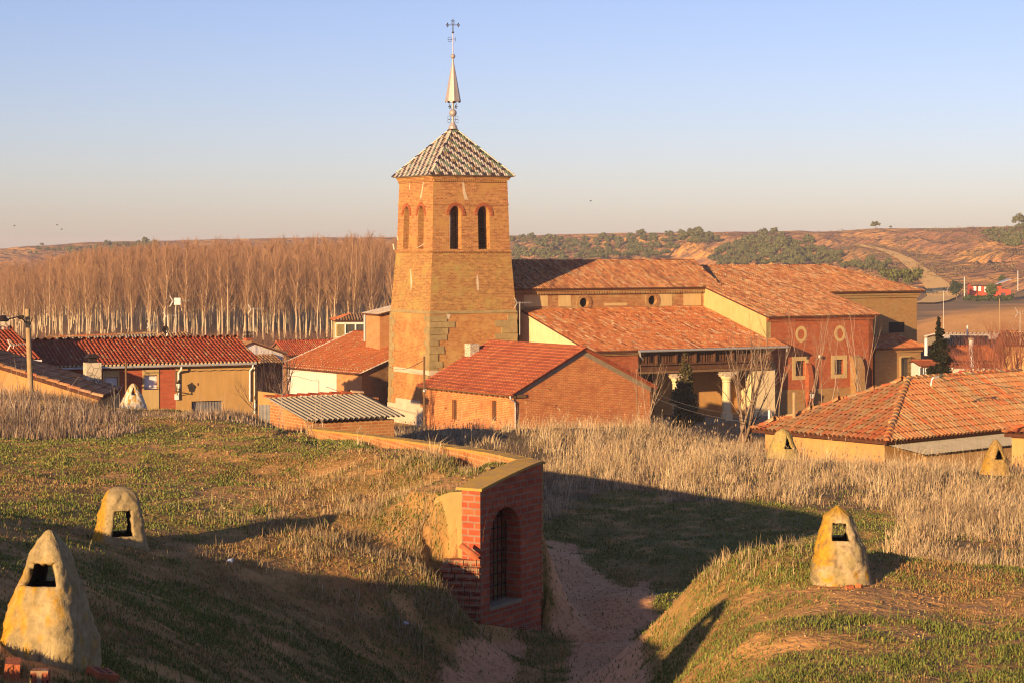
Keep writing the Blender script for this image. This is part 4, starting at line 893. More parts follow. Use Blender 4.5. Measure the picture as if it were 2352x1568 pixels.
def win(root, fr, n_, u_, z_, hw, hh, pane='shutter', frame='window_frame', fw=.1, face='n', depth=.18, proud=.03, name='window'):
    mp = wallmap_n(fr, n_) if face == 'n' else wallmap_left(fr, n_); mb = MB()
    for q in ((u_ - hw - fw, u_ - hw, z_ - hh - fw, z_ + hh + fw), (u_ + hw, u_ + hw + fw, z_ - hh - fw, z_ + hh + fw), (u_ - hw, u_ + hw, z_ + hh, z_ + hh + fw), (u_ - hw, u_ + hw, z_ - hh - fw, z_ - hh)):
        mb.hexa([mp(a, b, .02) for a, b in rect(*q)][::-1], [mp(a, b, -proud) for a, b in rect(*q)][::-1])
    wn = mb.build(name, M[frame], root); mb = MB()
    mb.quad(*[mp(a, b, depth) for a, b in rect(u_ - hw, u_ + hw, z_ - hh, z_ + hh)]); mb.build('shutter' if pane in ('shutter', 'wood', 'darkwood') else 'pane', M[pane], wn)
    return wn
def block_chimney(root, fr, u_, n_, hu, hn, z0, z1, mat, cap=None):
    mb = MB(); mb.fbox(fr, u_ - hu, u_ + hu, n_ - hn, n_ + hn, z0, z1); c = mb.build('chimney', M[mat], root)
    if cap == 'metal':
        mb = MB(); mb.fbox(fr, u_ - hu * .5, u_ + hu * .5, n_ - hn * .5, n_ + hn * .5, z1, z1 + .22)
        t = [fr.pt(u_ + a * hu * .95, n_ + b * hn * .95, z1 + .2) for a, b in ((-1, 1), (1, 1), (1, -1), (-1, -1))]; t2 = [fr.pt(u_ + a * hu * .5, n_ + b * hn * .5, z1 + .34) for a, b in ((-1, 1), (1, 1), (1, -1), (-1, -1))]
        mb.hexa(t, t2); mb.build('cap', M['iron'], c)
    elif cap == 'slab': mb = MB(); mb.fbox(fr, u_ - hu - .06, u_ + hu + .06, n_ - hn - .06, n_ + hn + .06, z1 + .12, z1 + .2); mb.fbox(fr, u_ - hu * .7, u_ + hu * .7, n_ - hn * .7, n_ + hn * .7, z1, z1 + .12); mb.build('cap', M['concrete'], c)
    return c

# red brick and ochre row house on the left
h = Fr(588, 124, 22); ro = thing('row_house', h.pt(-6, -2, -13), 'long low house half red brick half ochre render with tiled roof', 'house')
ze = h.z_at(832, 0, .4); nR = h.n_at(545, .2); zr = h.z_at(776.5, 0, nR); uS = h.u_at(404, 0); u0 = h.u_at(30, 0)
k = (zr - ze) / (.4 - nR); zw_ = ze - .12
mb = MB(); W1 = []
for px0, px1, py0, py1 in ((331, 361, 861, 894), (240, 270, 865, 893), (140, 168, 868, 895)):
    a, b = h.u_at(px0, 0), h.u_at(px1, 0); W1.append((a, b, h.z_at(py1, a, 0), h.z_at(py0, a, 0)))
mb.panel(wallmap_n(h, 0), rect(u0, uS, -14, zw_), [rect(*q) for q in W1], .22); mb.build('brick_wall', M['wall_brick'], ro)
for a, b, c_, d in W1:
    fw = (h.u_at(365, 0) - h.u_at(361, 0)); mb = MB()
    for q in ((a - fw, a, -12, zw_ - .2), (b, b + fw, -12, zw_ - .2), (a, b, d, zw_ - .2), (a, b, -12, c_)): mb.fbox(h, q[0], q[1], -.05, .05, q[2], q[3])
    for q, in (((a, b, d - .02, d),),): pass
    wn = mb.build('window', M['window_frame'], ro); mb = MB(); mb.quad(*[h.pt(x_, -.2, y_) for x_, y_ in rect(a, b, c_, d)]); mb.build('shutter', M['shutter'], wn)
    mb = MB(); mb.tube(h.pt(a - .05, .1, c_ + .12), h.pt(b + .05, .1, c_ + .12), .015); mb.tube(h.pt(a - .05, .1, c_ + .02), h.pt(b + .05, .1, c_ + .02), .015); mb.build('rail', M['iron'], wn)
mb = MB(); gd = (h.u_at(440, .04), h.u_at(512, .04)); zg = h.z_at(921, gd[0], .04)
mb.panel(wallmap_n(h, .05), rect(uS, .0, -14, zw_), [rect(gd[0], gd[1], -14 + .01, zg), rect(h.u_at(453, 0), h.u_at(457.5, 0), h.z_at(884, -3, 0), h.z_at(878, -3, 0))], .25)
g = [(nR * 2, -14), (.05, -14), (.05, zw_), (nR, zr - .1), (nR * 2, zw_)]; mb.quad(*[h.pt(0, a, b) for a, b in reversed(g)]); mb.build('rendered_wall', M['ochre'], ro)
mb = MB(); mb.quad(*[h.pt(x_, -.18, y_) for x_, y_ in rect(gd[0], gd[1], -14, zg)])
for t in np.linspace(gd[0], gd[1], 12)[1:-1]: mb.fbox(h, t - .02, t + .02, -.18, -.14, -14, zg)
mb.build('garage_door', M['sheet'], ro)
mb = MB(); ev = .4
tiles(mb, [h.pt(u0, ev, ze), h.pt(.25, ev, ze), h.pt(.25, nR, zr), h.pt(u0, nR, zr)], 'red', .245, .40, .105, 5, jit=.015)
tiles(mb, [h.pt(.25, 2 * nR - ev, ze), h.pt(u0, 2 * nR - ev, ze), h.pt(u0, nR, zr), h.pt(.25, nR, zr)], 'red', .5, .8, .2)
rf = mb.build('roof', M['tile'], ro); mb = MB(); ridge(mb, h.pt(u0, nR, zr + .02), h.pt(.25, nR, zr + .02), 'red', .13, .42); mb.build('ridge_tiles', M['tile'], rf)
PAL['ends'] = [((.5, .36, .18), 1)]
mb = MB(); n_t = int((.25 - u0) / .245)
for i in range(n_t):
    a = u0 + (i + .5) * (.25 - u0) / n_t; mb.ball(h.pt(a, ev + .03, ze + .02), .10, 8, 5, .8, pick('ends'))
mb.build('eave_tiles', M['tile'], rf)
mb = MB(); mb.fbox(h, u0, .2, 0.0, ev - .04, ze - .22, ze - .13); mb.build('eave_board', M['darkwood'], ro)
mb = MB(); mb.tube(h.pt(h.u_at(100, .52), .52, ze - .12), h.pt(-.1, .52, ze - .06), .075, seg=8); mb.build('gutter', M['galv'], ro)
def downpipe(fr, px, pyb, n_, top, root, r=.055):
    u_ = fr.u_at(px, n_ + .1); mb = MB(); mb.path([fr.pt(u_ + .12, n_ + .42, top), fr.pt(u_ + .1, n_ + .42, top - .22), fr.pt(u_, n_ + .1, top - .42), fr.pt(u_, n_ + .1, fr.z_at(pyb, u_, n_ + .1))], r, 7); return mb.build('downpipe', M['white'], root)
downpipe(h, 410, 905, .05, ze - .12, ro); downpipe(h, 574, 921, .05, ze - .1, ro)
mb = MB(); a = h.u_at(406, .15); mb.fbox(h, a - .12, a + .12, .05, .22, h.z_at(917, a, .1), h.z_at(904, a, .1)); mb.build('meter_box', M['white'], ro)
mb = MB(); us = np.linspace(h.u_at(403, .1), -.05, 30); mb.path([h.pt(x_, .1, ze - .42 - .05 * abs(math.sin(i * .9))) for i, x_ in enumerate(us)], .02); mb.path([h.pt(us[0], .1, ze - .42 - .12 * i + 0) for i in range(12)], .02); mb.build('cable', M['cable'], ro)
mb = MB(); mb.path([h.pt(h.u_at(585, .1), .1, h.z_at(y, 0, .1)) for y in (838, 925)], .02); mb.tube(h.pt(h.u_at(585.5, .1), .1, h.z_at(918, 0, .1)), h.pt(h.u_at(585.5, .1), .1, h.z_at(948, 0, .1)), .05); mb.build('cable_duct', M['galv'], ro)
# lantern on a bracket
u_ = h.u_at(410.5, .75); zl = h.z_at(880, u_, .75); la = thing('wall_lantern', h.pt(u_, .05, zl - .5), 'black framed lantern on a bracket before the ochre house wall', 'street lamp')
mb = MB(); mb.lathe(h.pt(u_, .75, zl), [(.10, -.30), (.17, .0)], 6); mb.build('lamp_glass', M['lampglass'], la)
mb = MB(); mb.lathe(h.pt(u_, .75, zl), [(.20, .0), (.13, .09), (.05, .15), (.04, .22), (.0, .24)], 6); mb.lathe(h.pt(u_, .75, zl), [(.0, -.36), (.11, -.34), (.11, -.30)], 6)
for i in range(6): t = math.pi * i / 3; d = Vector((math.cos(t), math.sin(t), 0)); mb.tube(h.pt(u_, .75, zl - .3) + d * .10, h.pt(u_, .75, zl) + d * .17, .012, seg=4)
mb.build('lamp_frame', M['iron'], la); mb = MB(); mb.tube(h.pt(u_, .05, zl - .55), h.pt(u_, .78, zl - .5), .035); mb.path([h.pt(u_, .05, zl - .75), h.pt(u_, .3, zl - .72), h.pt(u_, .6, zl - .55)], .02); mb.tube(h.pt(u_, .75, zl - .5), h.pt(u_, .75, zl - .34), .03); mb.build('bracket', M['iron'], la)

# corrugated shed roof, parapet and cowl behind it
b1 = Fr(375, 130, 20); sh = thing('corrugated_shed', b1.pt(-4, -2, -13), 'long shed with wavy corrugated roof behind the row house ridge', 'shed')
z0, z1 = b1.z_at(803, 0, 0), b1.z_at(770, 0, -3); ul = b1.u_at(122, -3); mb = MB()
for i in range(3):
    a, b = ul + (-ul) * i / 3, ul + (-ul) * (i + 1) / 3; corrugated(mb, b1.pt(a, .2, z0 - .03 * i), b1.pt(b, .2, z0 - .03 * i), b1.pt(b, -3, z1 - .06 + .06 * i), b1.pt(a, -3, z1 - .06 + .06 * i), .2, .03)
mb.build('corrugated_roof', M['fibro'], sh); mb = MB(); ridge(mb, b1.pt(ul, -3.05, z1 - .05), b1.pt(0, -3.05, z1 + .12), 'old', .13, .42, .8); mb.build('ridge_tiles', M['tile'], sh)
mb = MB(); mb.fbox(b1, ul, 0, -3.2, 0, -14, z0 - .3); mb.fbox(b1, ul, 0, -3.2, -3.0, z0 - .3, z1 - .1); mb.build('wall', M['old_brick'], sh)
for px, y0, y1 in ((144, 776, 760), (241, 773, 757)): u_ = b1.u_at(px, -3.4); tube_(b1.pt(u_, -3.4, b1.z_at(y0 + 12, u_, -3.4)), b1.pt(u_, -3.4, b1.z_at(y1, u_, -3.4)), .085, M['concrete'], 'vent_pipe', sh, seg=8)
u_ = b1.u_at(115.5, -1.2); zc = b1.z_at(776, u_, -1.2); mb = MB(); mb.fbox(b1, u_ - .26, u_ + .26, -1.45, -.95, zc - 1.2, zc); mb.hexa([b1.pt(u_ + a * .32, -1.2 + b * .3, zc) for a, b in ((-1, 1), (1, 1), (1, -1), (-1, -1))], [b1.pt(u_ + a * .07, -1.2 + b * .07, zc + .2) for a, b in ((-1, 1), (1, 1), (1, -1), (-1, -1))]); mb.build('chimney', M['old_brick'], sh)
mb = MB(); mb.fbox(b1, b1.u_at(66, -1), b1.u_at(108, -1), -1.3, -.9, -13, b1.z_at(780, -7, -1)); mb.build('parapet', M['old_brick'], sh)
# small hipped house behind
b2 = Fr(405, 150, 20); hh_ = thing('small_hipped_house', b2.pt(0, -2, -14), 'low pale hip roof just peeping over the row house ridge', 'house')
z0 = b2.z_at(782, 0, 0); zt = b2.z_at(765.5, 0, -2); mb = MB(); e0, e1 = b2.u_at(345, 0), b2.u_at(455, 0); r0, r1 = b2.u_at(378, -2), b2.u_at(425, -2)
tiles(mb, [b2.pt(e0, 0, z0), b2.pt(e1, 0, z0), b2.pt(r1, -2, zt), b2.pt(r0, -2, zt)], 'pale'); tiles(mb, [b2.pt(e1, 0, z0), b2.pt(e1, -4, z0), b2.pt(r1, -2, zt)], 'pale'); tiles(mb, [b2.pt(e0, -4, z0), b2.pt(e0, 0, z0), b2.pt(r0, -2, zt)], 'pale')
mb.build('roof', M['tile'], hh_); mb = MB(); mb.fbox(b2, e0 + .3, e1 - .3, -3.7, -.3, -15, z0 - .1); mb.build('wall', M['cream'], hh_)
# white gabled house with brick chimney
b3 = Fr(580, 141, 35); wg = thing('white_gable_house', b3.pt(1, -2, -14), 'white gabled outbuilding with brick chimney between row house and dark bush', 'house')
za = b3.z_at(785, 0, 0); zr_e = b3.z_at(808, 2.4, 0); mb = MB(); ue = b3.u_at(650, 0)
mb.quad(b3.pt(-2.2, 0, -15), b3.pt(ue, 0, -15), b3.pt(ue, 0, zr_e), b3.pt(0, 0, za), b3.pt(-2.2, 0, zr_e)); mb.build('wall', M['white'], wg)
mb = MB(); tiles(mb, [b3.pt(ue + .3, .1, zr_e - .12), b3.pt(ue + .3, -5, zr_e - .12), b3.pt(0, -5, za), b3.pt(0, .1, za)], 'pale'); tiles(mb, [b3.pt(-2.5, -5, zr_e - .12), b3.pt(-2.5, .1, zr_e - .12), b3.pt(0, .1, za), b3.pt(0, -5, za)], 'pale'); mb.build('roof', M['tile'], wg)
u_ = b3.u_at(569.5, -1); c_ = block_chimney(wg, b3, u_, -1, .26, .26, za - 1, b3.z_at(776, u_, -1), 'wall_brick'); mb = MB()
for i in range(5): mb.fbox(b3, u_ - .25, u_ + .25, -1.25, -.75, b3.z_at(776, u_, -1) + .04 + .1 * i, b3.z_at(776, u_, -1) + .08 + .1 * i)
mb.fbox(b3, u_ - .04, u_ + .04, -1.04, -.96, b3.z_at(776, u_, -1), b3.z_at(776, u_, -1) + .45); mb.build('cap', M['iron'], c_)
mb = MB(); l0, l1 = b3.u_at(594, 1.5), b3.u_at(652, 1.5); tiles(mb, [b3.pt(l0, 1.6, b3.z_at(836, l0, 1.6)), b3.pt(l1, 1.6, b3.z_at(836, l0, 1.6)), b3.pt(l1, .05, b3.z_at(817, l0, 0)), b3.pt(l0, .05, b3.z_at(817, l0, 0))], 'pale'); mb.build('lean_to_roof', M['tile'], wg)
mb = MB(); mb.fbox(b3, l0, l1, .8, 1.3, -15, b3.z_at(838, l0, 1.6)); mb.build('lean_to_wall', M['old_brick'], wg)
# yard wall and gate by the shed
b4 = Fr(594, 100, -8); yw = thing('yard_wall', b4.pt(1, 0, -12), 'low ochre yard wall with grey sheet gate behind the corrugated brick shed', 'wall')
ya, yb = b4.u_at(597, .1), b4.u_at(622, .1); zt0, zt1 = b4.z_at(897, 0, 0), b4.z_at(908, 1.6, 0); mb = MB()
mb.hexa([b4.pt(a, n_, -13) for a, n_ in ((0, .15), (2, .15), (2, -.1), (0, -.1))], [b4.pt(a, n_, z_) for a, n_, z_ in ((0, .15, zt0), (2, .15, zt1), (2, -.1, zt1), (0, -.1, zt0))]); mb.build('wall', M['ochre'], yw)
mb = MB(); mb.fbox(b4, ya, yb, .15, .2, -13, b4.z_at(928, 0, .1))
for t in np.linspace(ya, yb, 9): mb.fbox(b4, t - .012, t + .012, .2, .22, -13, b4.z_at(928, 0, .1))
mb.build('gate', M['sheet'], yw)
# orange tiled house at the left edge
b5 = Fr(92, 114, 27); lh = thing('orange_roof_house', b5.pt(-3, -2, -12), 'house with bright red tiles and pale stone chimney at the left photo edge', 'house')
ze = b5.z_at(826, 0, .3); nr = b5.n_at(31, .1); zr = b5.z_at(757, 0, nr); kk = (zr - ze) / (.3 - nr)
gable_u(lh, b5, -8, -.15, 0, 2 * nr, -13, ze + .3 * kk, zr, M['cream'], 'red', .24, .40, .105, .3, 5)
mb = MB(); mb.tube(b5.pt(-8, .4, ze - .05), b5.pt(0, .4, ze - .05), .07, seg=8); mb.path([b5.pt(-.35, .4, ze - .05), b5.pt(-.35, .4, ze - .25), b5.pt(-.35, .05, ze - .45)], .055); mb.build('gutter', M['white'], lh)
u_ = b5.u_at(8, nr); block_chimney(lh, b5, u_, nr, .32, .3, zr - 1, b5.z_at(729, u_, nr), 'rubble', None); mb = MB(); zc = b5.z_at(729, u_, nr); mb.fbox(b5, u_ - .15, u_ + .15, nr - .15, nr + .15, zc, zc + .12); mb.build('chimney_pot', M['iron'], lh)
# nearer roof rising out of the weeds
nl = thing('shaded_roof_house', P(150, 900, 76), 'dark tiled roof in shade behind dry weeds, with stone chimney', 'house')
r0 = P(-120, 790, 70); r1 = P(72, 862, 71.5); ea = P(236, 912, 73); eb = P(277, 894, 79); rb = P(-60, 792, 79)
r1b = P(60, 846, 78.5)
mb = MB(); 
rt, rbk = P(-30, 822, 72.0), P(-40, 790, 80)
tiles(mb, [P(232, 912, 72.5), P(277, 893, 80), P(0, 806, 80), P(-60, 822, 72.5)], 'church', .25, .42, .1, 5)
tiles(mb, [P(-260, 850, 80), P(-300, 905, 72.4), P(-61, 823, 72.4), P(-1, 807, 80)], 'orange', .25, .42, .1, 5)
rf = mb.build('roof', M['tile'], nl); mb = MB(); ridge(mb, P(-60, 821, 72.4), P(0, 805, 80), 'church', .12); mb.build('ridge_tiles', M['tile'], rf)
mb = MB(); mb.add([P(-280, 1000, 72.7), P(225, 1000, 72.7), P(225, 915, 72.7), P(-62, 830, 72.7), P(-280, 900, 72.7)], [(0, 1, 2, 3, 4)]); mb.add([P(225, 1000, 72.7), P(262, 980, 79.5), P(262, 895, 79.5), P(225, 913, 72.7)], [(0, 1, 2, 3)]); mb.build('wall', M['adobe'], nl)
fb = Fr(212, 78, 27); block_chimney(nl, fb, 0, 0, .30, .26, -7.0, fb.z_at(832, 0, 0), 'rubble', 'metal')

# pink and brick house left of the tower
b6 = Fr(831, 172, 38); pk = thing('pink_house', b6.pt(3, -4, -13.5), 'house with pink rendered side and orange roof touching the tower', 'house')
ze = b6.z_at(856, 0, 0); nb = b6.n_at(637, -.3); um = 8.2; zr = b6.z_at(763, um, nb); kk = (zr - ze) / (um + .35)
nS_ = b6.n_at(773, 0); nW_ = b6.n_at(660, 0); mb = MB()
mp = wallmap_left(b6, 0)
mb.panel(mp, rect(nW_, nS_, -15, ze - .02)); mb.build('pink_wall', M['pink'], pk); mb = MB()
hn_ = b6.n_at(806, 0); zz_ = b6.z_at(905, 0, hn_); mb.panel(mp, rect(nS_, 0, -15, ze - .02), [rect(hn_ - .35, hn_ + .35, zz_ - .9, zz_ + .45)], .2); mb.build('ochre_wall', M['shed_brick'], pk)
win(pk, b6, 0, hn_, zz_ - .2, .33, .62, 'wood', 'shed_brick', .03, 'left', .15, .02)
mb = MB(); mb.quad(*[b6.pt(a, 0, b) for a, b in ((0, -15), (um * 2, -15), (um * 2, ze), (um, zr - .1), (0, ze - .05))]); mb.build('gable_wall', M['old_brick'], pk)
mb = MB(); f = .25; bk = nb
tiles(mb, [b6.pt(-.35, bk, ze - .08), b6.pt(-.35, f, ze - .08), b6.pt(um, f, zr), b6.pt(um, bk, zr)], 'orange', .26, .42, .105, 4)
tiles(mb, [b6.pt(um * 2, f, ze - .08), b6.pt(um * 2, bk, ze - .08), b6.pt(um, bk, zr), b6.pt(um, f, zr)], 'orange', .5, .8, .2)
PAL['lime'] = [((.70, .56, .42), 1)]
rf = mb.build('roof', M['tile'], pk); mb = MB(); ridge(mb, b6.pt(-.4, bk - .02, ze - .06), b6.pt(um, bk - .02, zr + .03), 'lime', .13, .4); ridge(mb, b6.pt(-.4, f, ze - .06), b6.pt(um, f, zr + .03), 'lime', .09, .4); mb.build('verge_tiles', M['tile'], rf)
mb = MB(); e_ = (b6.pt(um, 0, zr) - b6.pt(-.35, 0, ze - .08)); nn = e_.cross(b6.pt(0, 1, 0) - b6.pt(0, 0, 0)); nn = nn.normalized(); nn = -nn if nn.z < 0 else nn
for i in range(130):                        # lime-set fixing stones dotted on the tiles
    a, n_ = random.randint(1, 16) / 16.5, random.uniform(bk + .3, f - .2); p = b6.pt(-.35, n_, ze - .08) + e_ * a + nn * .14; mb.ball(p, .055, 5, 3, .6)
for i in range(44): n_ = bk + (f - bk) * (i + .5) / 44; mb.ball(b6.pt(-.3, n_, ze - .03) + nn * .05, .085, 6, 4, .8); 
for i in range(30): n_ = bk + (f - bk) * (i + .5) / 30; mb.ball(b6.pt(.2, n_, ze + .16) + nn * .10, .06, 5, 3, .7)
mb.build('fixing_stones', M['limestone'], rf)
mb = MB(); ff_ = b6.n_at(838, 6.2); fz = b6.z_at(776, 6.2, ff_); mb.tube(b6.pt(6.2, ff_, fz - .5), b6.pt(6.2, ff_, b6.z_at(723, 6.2, ff_)), .12, seg=10); mb.build('flue_pipe', M['galv'], pk)
mb = MB(); mb.path([mp(nS_ - 3.3 + .02 * i, ze - .9 - (i * .05 if i < 30 else 0), -.03) for i in range(2)], .015); mb.path([mp(a, ze - .95 + .12 * math.sin(a), -.04) for a in np.linspace(nW_, nS_ - 2.9, 9)] + [mp(nS_ - 2.9, -13, -.04)], .018, 4); mb.build('cable', M['cable'], pk)
# lower roof behind it, and the small far house with windows
b7 = Fr(700, 150, 38); bh = thing('low_red_roof_shed', b7.pt(2, -2, -14), 'low red tiled outbuilding behind the pink house verge', 'shed')
gable_u(bh, Fr(690, 205, 30), -1.5, 6.5, 0, -5, -15, Fr(690, 205, 30).z_at(812, 0, 0), Fr(690, 205, 30).z_at(783, 4, -2.5), M['old_brick'], 'red')
b8 = Fr(768, 205, 10); fh = thing('far_yellow_house', b8.pt(3, -3, -15), 'small yellow house with hipped roof and four windows before the poplars', 'house')
ze = b8.z_at(737, 0, 0); e1 = b8.u_at(885, 0); mb = MB(); wl = []
for px in (782, 804, 829, 853): u_ = b8.u_at(px, 0); z_ = b8.z_at(757, u_, 0); wl.append((u_, z_))
mb.panel(wallmap_n(b8, 0), rect(.3, e1 - .3, -16, ze), [rect(u_ - .5, u_ + .5, z_ - .75, z_ + .55) for u_, z_ in wl], .2); mb.fbox(b8, .3, e1 - .3, -5, -.3, -16, ze - .05); mb.build('wall', M['yellow_plaster'], fh)
for u_, z_ in wl: win(fh, b8, 0, u_, z_ - .1, .5, .65, 'glass', 'white', .07, 'n', .12)
mb = MB(); mb.fbox(b8, .2, e1 - .2, -.05, .1, ze - .25, ze); mb.build('cornice', M['white'], fh)
mb = MB(); zt = b8.z_at(721, 3, -2.6); ra, rb_ = b8.u_at(803, -2.6), b8.u_at(870, -2.6)
tiles(mb, [b8.pt(0, .3, ze), b8.pt(e1, .3, ze), b8.pt(rb_, -2.6, zt), b8.pt(ra, -2.6, zt)], 'pale', .3, .5, .12, 3); tiles(mb, [b8.pt(0, -5.5, ze), b8.pt(0, .3, ze), b8.pt(ra, -2.6, zt)], 'orange', .3, .5, .12, 3); tiles(mb, [b8.pt(e1, .3, ze), b8.pt(e1, -5.5, ze), b8.pt(rb_, -2.6, zt)], 'pale', .3, .5, .12, 3); mb.build('roof', M['tile'], fh)
b8b = Fr(872, 178, 29); apb = thing('small_brick_annex', b8b.pt(1, -2, -14), 'small brick annex with scalloped tile eave behind the tower base', 'annex')
mb = MB(); z_ = b8b.z_at(722, 0, 0); mb.fbox(b8b, 0, 3, -3, 0, -15, z_); mb.build('wall', M['shed_brick'], apb); mb = MB(); tiles(mb, [b8b.pt(-.35, -3, z_), b8b.pt(-.35, .3, z_), b8b.pt(3, .3, z_ + .7), b8b.pt(3, -3, z_ + .7)], 'lime'); mb.build('roof', M['tile'], apb)

# corrugated brick shed in front of the tower
b9 = Fr(704, 64, 32); cs = thing('brick_shed', b9.pt(1.5, -1, -8), 'brick shed with grey corrugated roof in front of the pink house', 'shed')
nb = b9.n_at(620, 0); zf = b9.z_at(964, 0, 0); zb_ = b9.z_at(915, 0, nb); u1 = b9.u_at(930, .2); zf2 = b9.z_at(957, u1, .2); ub = b9.u_at(862, nb); mb = MB()
pr = [(nb, -10), (0, -10), (0, zf - .05), (nb, zb_ - .05)]; mb.hexa([b9.pt(0, a, b) for a, b in pr], [b9.pt(.25, a, b) for a, b in pr]); mb.fbox(b9, .25, u1 - .3, -.25, 0, -10, zf - .12); mb.fbox(b9, .25, ub, nb, nb + .25, -10, zb_ - .1); mb.build('wall', M['shed_brick'], cs)
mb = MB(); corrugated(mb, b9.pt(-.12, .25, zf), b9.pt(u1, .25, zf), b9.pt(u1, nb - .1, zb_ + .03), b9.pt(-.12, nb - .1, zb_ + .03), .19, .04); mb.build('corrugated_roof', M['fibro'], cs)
mb = MB(); ridge(mb, b9.pt(-.15, nb - .1, zb_ + .03), b9.pt(u1, nb - .1, zb_ + .05), 'red', .10, .4); mb.build('ridge_tiles', M['tile'], cs)

# brick house with modern tiles
g0 = Fr(1181, 131, 36); gh = thing('brick_house', g0.pt(3, -3, -11), 'brick gabled house with modern red tiles in front of the porch', 'house')
ze = g0.z_at(899, 0, 0); u1 = g0.u_at(1494, 0); um = g0.u_at(1341, .1); zr = g0.z_at(799, um, .1); nb = g0.n_at(1122, um); mb = MB(); kk = (zr - ze) / um
gp = [(0, -15), (u1, -15), (u1, ze - .05), (um, zr - .12), (0, ze - .05)]
mb.quad(*[g0.pt(a, 0, b) for a, b in gp]); mp = wallmap_left(g0, 0); hw_ = []
for px in (1044, 1135): n_ = g0.n_at(px, 0); hw_.append((n_, g0.z_at(938 if px < 1100 else 940, 0, n_)))
nbw = nb + .1
mb.panel(mp, rect(nbw, 0, -15, ze - .05), [rect(n_ - .3, n_ + .3, z_ - .75, z_ + .62) for n_, z_ in hw_], .15); mb.quad(*[g0.pt(a, nbw, b) for a, b in reversed(gp)]); mb.quad(*[g0.pt(u1, -a, b) for a, b in rect(0, -nbw, -15, ze - .05)]); mb.build('wall', M['house_brick'], gh)
for n_, z_ in hw_: win(gh, g0, 0, n_, z_ - .06, .28, .68, 'darkwood', 'house_brick', .02, 'left', .12, .01)
mb = MB()
for s_, (a, b) in enumerate((((0, ze), (um, zr)), ((um, zr), (u1, ze)))):
    mb.hexa([g0.pt(a[0], .0, a[1] - .5), g0.pt(b[0], .0, b[1] - .5), g0.pt(b[0], .0, b[1] - .08), g0.pt(a[0], .0, a[1] - .08)][::-1], [g0.pt(a[0], .03, a[1] - .48), g0.pt(b[0], .03, b[1] - .48), g0.pt(b[0], .03, b[1] - .08), g0.pt(a[0], .03, a[1] - .08)][::-1])
mb.build('mortar_verge', M['concrete'], gh)
mb = MB(); f = .22; eo = .42
tiles(mb, [g0.pt(-eo, nb, ze - eo * kk), g0.pt(-eo, f, ze - eo * kk), g0.pt(um, f, zr), g0.pt(um, nb, zr)], 'modern', .34, .42, .135, 5, hs=.5, lift=.06, lip=.055, jit=.003, under=(.34, .08, .035))
tiles(mb, [g0.pt(u1 + eo, f, ze - eo * kk), g0.pt(u1 + eo, nb, ze - eo * kk), g0.pt(um, nb, zr), g0.pt(um, f, zr)], 'modern', .34, .42, .135, 5, hs=.5, lift=.06, lip=.055, jit=.003, under=(.34, .08, .035))
rf = mb.build('roof', M['tile'], gh); mb = MB(); ridge(mb, g0.pt(um, f, zr + .03), g0.pt(um, nb, zr + .03), 'modern', .12, .38)
ridge(mb, g0.pt(-eo, f + .02, ze - eo * kk + .02), g0.pt(um, f + .02, zr + .02), 'modern', .10, .38); ridge(mb, g0.pt(um, f + .02, zr + .02), g0.pt(u1 + eo, f + .02, ze - eo * kk + .02), 'modern', .10, .38); mb.build('ridge_tiles', M['tile'], rf)
mb = MB(); n_ = .3
while n_ > nb: mb.fbox(g0, -eo + .08, .02, n_ - .25, n_ - .13, ze - eo * kk - .22, ze - eo * kk - .06); n_ -= .62
mb.fbox(g0, -eo + .02, -eo + .06, nb, f, ze - eo * kk - .1, ze - eo * kk + .0); mb.fbox(g0, -.25, .9, -.02, .12, ze - .42, ze - .2); mb.build('rafter_ends', M['wood'], gh)
mb = MB(); zz_ = ze - eo * kk; mb.path([g0.pt(-eo, .12, zz_ - .06), g0.pt(-eo, .16, zz_ - .25), g0.pt(-.02, .12, zz_ - .5), g0.pt(.02, .1, zz_ - .8), g0.pt(.02, .1, -14)], .05, 8); mb.build('downpipe', M['galv'], gh)
n_ = nb + .5; u_ = g0.u_at(1084, n_); block_chimney(gh, g0, u_, n_, .40, .36, ze - .5, g0.z_at(789, u_, n_), 'rubble')

# hipped house on the right with old tiles
q0 = Fr(2036, 76, 41); rh = thing('hipped_house', q0.pt(4, -3, -10), 'broad old house with weathered hipped tile roof beyond the grass', 'house')
ze = q0.z_at(1014, 0, 0); nb = q0.n_at(1726, 0); nm = nb / 2; ua = q0.u_at(2086, nm); zr = q0.z_at(872, ua, nm); ue = 14.0; mb = MB()
mb.fbox(q0, .4, ue - .4, nb + .4, -.4, -11, ze + .02); mb.build('wall', M['adobe'], rh); mb = MB()
tiles(mb, [q0.pt(0, 0, ze), q0.pt(ue, 0, ze), q0.pt(ue, nm, zr), q0.pt(ua, nm, zr)], 'old', .245, .40, .105, 6, jit=.022)
tiles(mb, [q0.pt(0, nb, ze), q0.pt(0, 0, ze), q0.pt(ua, nm, zr)], 'old', .245, .40, .105, 6, jit=.022)
tiles(mb, [q0.pt(ue, nb, ze), q0.pt(0, nb, ze), q0.pt(ua, nm, zr), q0.pt(ue, nm, zr)], 'old', .5, .8, .2)
rf = mb.build('roof', M['tile'], rh); mb = MB(); ridge(mb, q0.pt(0, 0, ze + .03), q0.pt(ua, nm, zr + .04), 'old', .125, .36, .85); ridge(mb, q0.pt(0, nb, ze + .03), q0.pt(ua, nm, zr + .04), 'old', .12, .38); ridge(mb, q0.pt(ua, nm, zr + .04), q0.pt(ue, nm, zr + .06), 'old', .125, .42); mb.build('ridge_tiles', M['tile'], rf)
c0_, c1_ = q0.u_at(2052, .0), q0.u_at(2322, .0); mb = MB(); zc0, zc1 = ze - .16, ze - .16
n2 = 1.35; zq = q0.z_at(1040, 1.5, n2)
